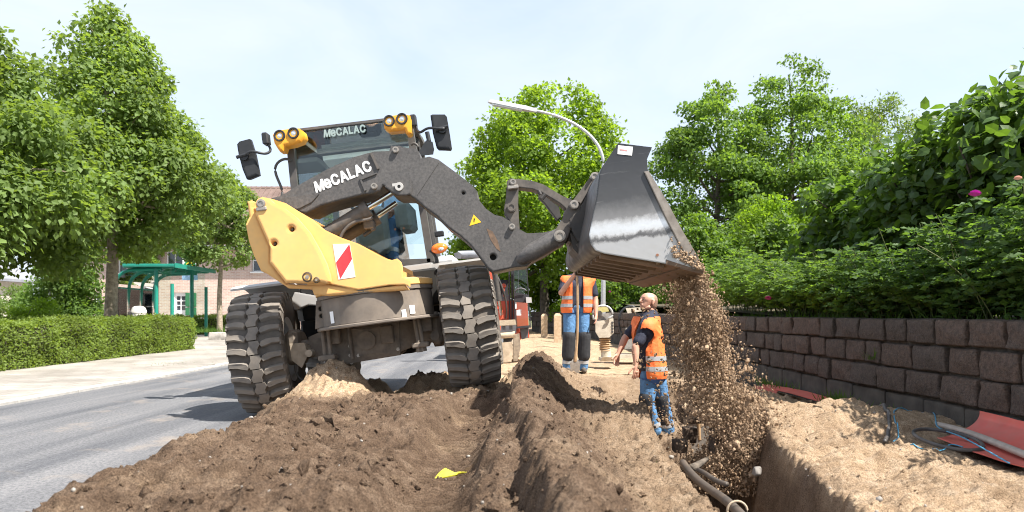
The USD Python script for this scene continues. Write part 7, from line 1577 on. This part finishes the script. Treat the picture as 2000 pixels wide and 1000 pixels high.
grey_pipe = M('grey_pipe', (0.30, 0.25, 0.21), (0.40, 0.35, 0.30), rough=0.6, scale=12)
pp = [P(1820, 829, 5.2), P(1900, 858, 4.62), P(2010, 896, 3.95), P(2120, 934, 3.45)]
pp = [A([3.22, 5.22, 0.085]), A([3.13, 4.55, 0.10]), A([3.02, 3.95, 0.085]), A([2.94, 3.4, 0.08])]
obj(None, 'grey_pipe', tube(spline(pp, 20), 0.023, 12), grey_pipe, smooth=40, label='grey brown plastic pipe lying across the folded red mat', cat='pipe')
cb = M('black_cable', (0.022, 0.023, 0.026), (0.045, 0.045, 0.048), rough=0.5, scale=12, dust=dust, dust_amt=0.4)
def on_earth(pts, dz):
    q_ = spline([A(p_, float) for p_ in pts], 40); h_ = earth(q_[:, 0], q_[:, 1]); q_[:, 2] = np.maximum(q_[:, 2], h_ + dz); return q_
th = np.linspace(0.2, 2 * np.pi + 0.9, 40); cc = A([2.90, 4.55, 0])
co = np.stack([cc[0] + 0.175 * np.cos(th), cc[1] + 0.24 * np.sin(th), 0.085 + 0.03 * np.sin(th) + 0.008 * th / 6], -1); co[:, 2] = np.maximum(co[:, 2], earth(co[:, 0], co[:, 1]) + 0.012)
obj(None, 'cable_coil', tube(co, 0.0125, 8), cb, smooth=True, label='loop of thick black cable lying on the bank beside the red mat', cat='cable')
gp = lambda px, py, z: (lambda Y_: [(px - 1000) * Y_ / FOC, Y_, z])((EYE - z) * FOC / (py - 620))
obj(None, 'cable_piece', tube(on_earth([gp(1502, 822, 0.05), gp(1530, 817, 0.06), gp(1560, 813, 0.06), gp(1584, 809, 0.05)], 0.012), 0.016, 8), cb, smooth=True, label='short black cable end sticking out of the sandy bank', cat='cable')
obj(None, 'cable_piece', tube(on_earth([gp(1658, 806, 0.05), gp(1700, 815, 0.06), gp(1728, 828, 0.06), gp(1737, 845, 0.07), gp(1728, 862, 0.06)], 0.012), 0.014, 8), cb, smooth=True, label='curved black cable on the bank between the two red mats', cat='cable')
blue = M('blue_cable', (0.05, 0.22, 0.36), (0.08, 0.28, 0.42), rough=0.4)
obj(None, 'blue_cable', tube(on_earth([gp(1745, 862, 0.06), gp(1752, 845, 0.06), gp(1775, 825, 0.05), gp(1800, 821, 0.06), gp(1830, 832, 0.10), gp(1870, 850, 0.12), gp(1910, 870, 0.12), gp(1972, 905, 0.07)], 0.008), 0.0045, 6), blue, smooth=True, label='thin blue cable running past the pipe onto the red mat', cat='cable')
obj(None, 'blue_cable', tube(on_earth([gp(1778, 872, 0.06), gp(1800, 876, 0.06), gp(1830, 880, 0.06), gp(1858, 868, 0.07), gp(1880, 873, 0.07)], 0.008), 0.004, 6), blue, smooth=True, label='thin blue wire lying across the black cable loop', cat='cable')
# pipes in the trench
duct = M('trench_pipe', (0.030, 0.029, 0.029), (0.060, 0.054, 0.048), rough=0.6, scale=10, dust=(0.15, 0.105, 0.07), dust_amt=0.6, dscale=8)
pipe_pts = [P(1334, 904, 4.55), P(1350, 925, 4.35), P(1378, 950, 4.05), P(1410, 972, 3.75), P(1440, 998, 3.45), P(1470, 1030, 3.2)]
po = thing('trench_pipe', 'dusty dark grey pipe running along the left side of the trench floor', 'pipe', pipe_pts[0])
obj(po, 'pipe', tube(spline([p_ - pipe_pts[0] for p_ in pipe_pts], 30), 0.025, 14), duct, smooth=40)
q = pipe_pts[4] - pipe_pts[0]; d_ = unit(pipe_pts[5] - pipe_pts[3]); an_ = np.linspace(0, 2 * np.pi, 20); s_ = unit(np.cross(d_, [0, 0, 1])); u2 = np.cross(s_, d_)
obj(po, 'clamp_ring', tube([q + s_ * 0.05 * math.cos(t_) + u2 * 0.05 * math.sin(t_) for t_ in an_], 0.006, 6), sandy_steel, smooth=True)
r0_ = [P(1352, 914, 4.6), P(1366, 906, 4.75), P(1378, 898, 4.9), P(1385, 894, 5.0)]
obj(None, 'cut_root', tube(spline(r0_, 12), np.linspace(0.03, 0.012, 12), 8), bark2, smooth=True, label='short dark root stub beside the pipe in the trench', cat='root')
r0_ = [P(1364, 918, 4.4), P(1385, 930, 4.2), P(1402, 940, 4.05), P(1420, 946, 3.95)]
obj(None, 'old_cable', tube(spline(r0_, 12), 0.016, 8), duct, smooth=True, label='second shorter dirty cable right of the trench pipe', cat='cable')

# yellow scrap on the soil
yz = P(868, 928, 3.4); ysx, ysy = -0.335, 3.42; yh = float(earth(ysx + np.linspace(-0.04, 0.13, 12), ysy + np.zeros(12)).max())
ys_ = thing('yellow_scrap', 'bright yellow scrap of plastic lying in the wheel rut', 'scrap', (ysx, ysy, yh + 0.012))
ym = M('yellow_plastic', (0.62, 0.55, 0.03), (0.70, 0.64, 0.06), rough=0.5, scale=30)
g2 = np.random.default_rng(4); pts_ = g2.normal(size=(30, 3)) * A([0.030, 0.024, 0.012])
obj(ys_, 'crumpled_piece', hullpts(pts_), ym, smooth=False)
obj(ys_, 'loose_end', hullpts([[0.02, -0.01, 0.0], [0.02, 0.012, 0.004], [0.13, 0.0, 0.012], [0.13, 0.02, 0.004], [0.07, 0.03, 0.008], [0.08, -0.01, 0.014]]), ym, smooth=False)
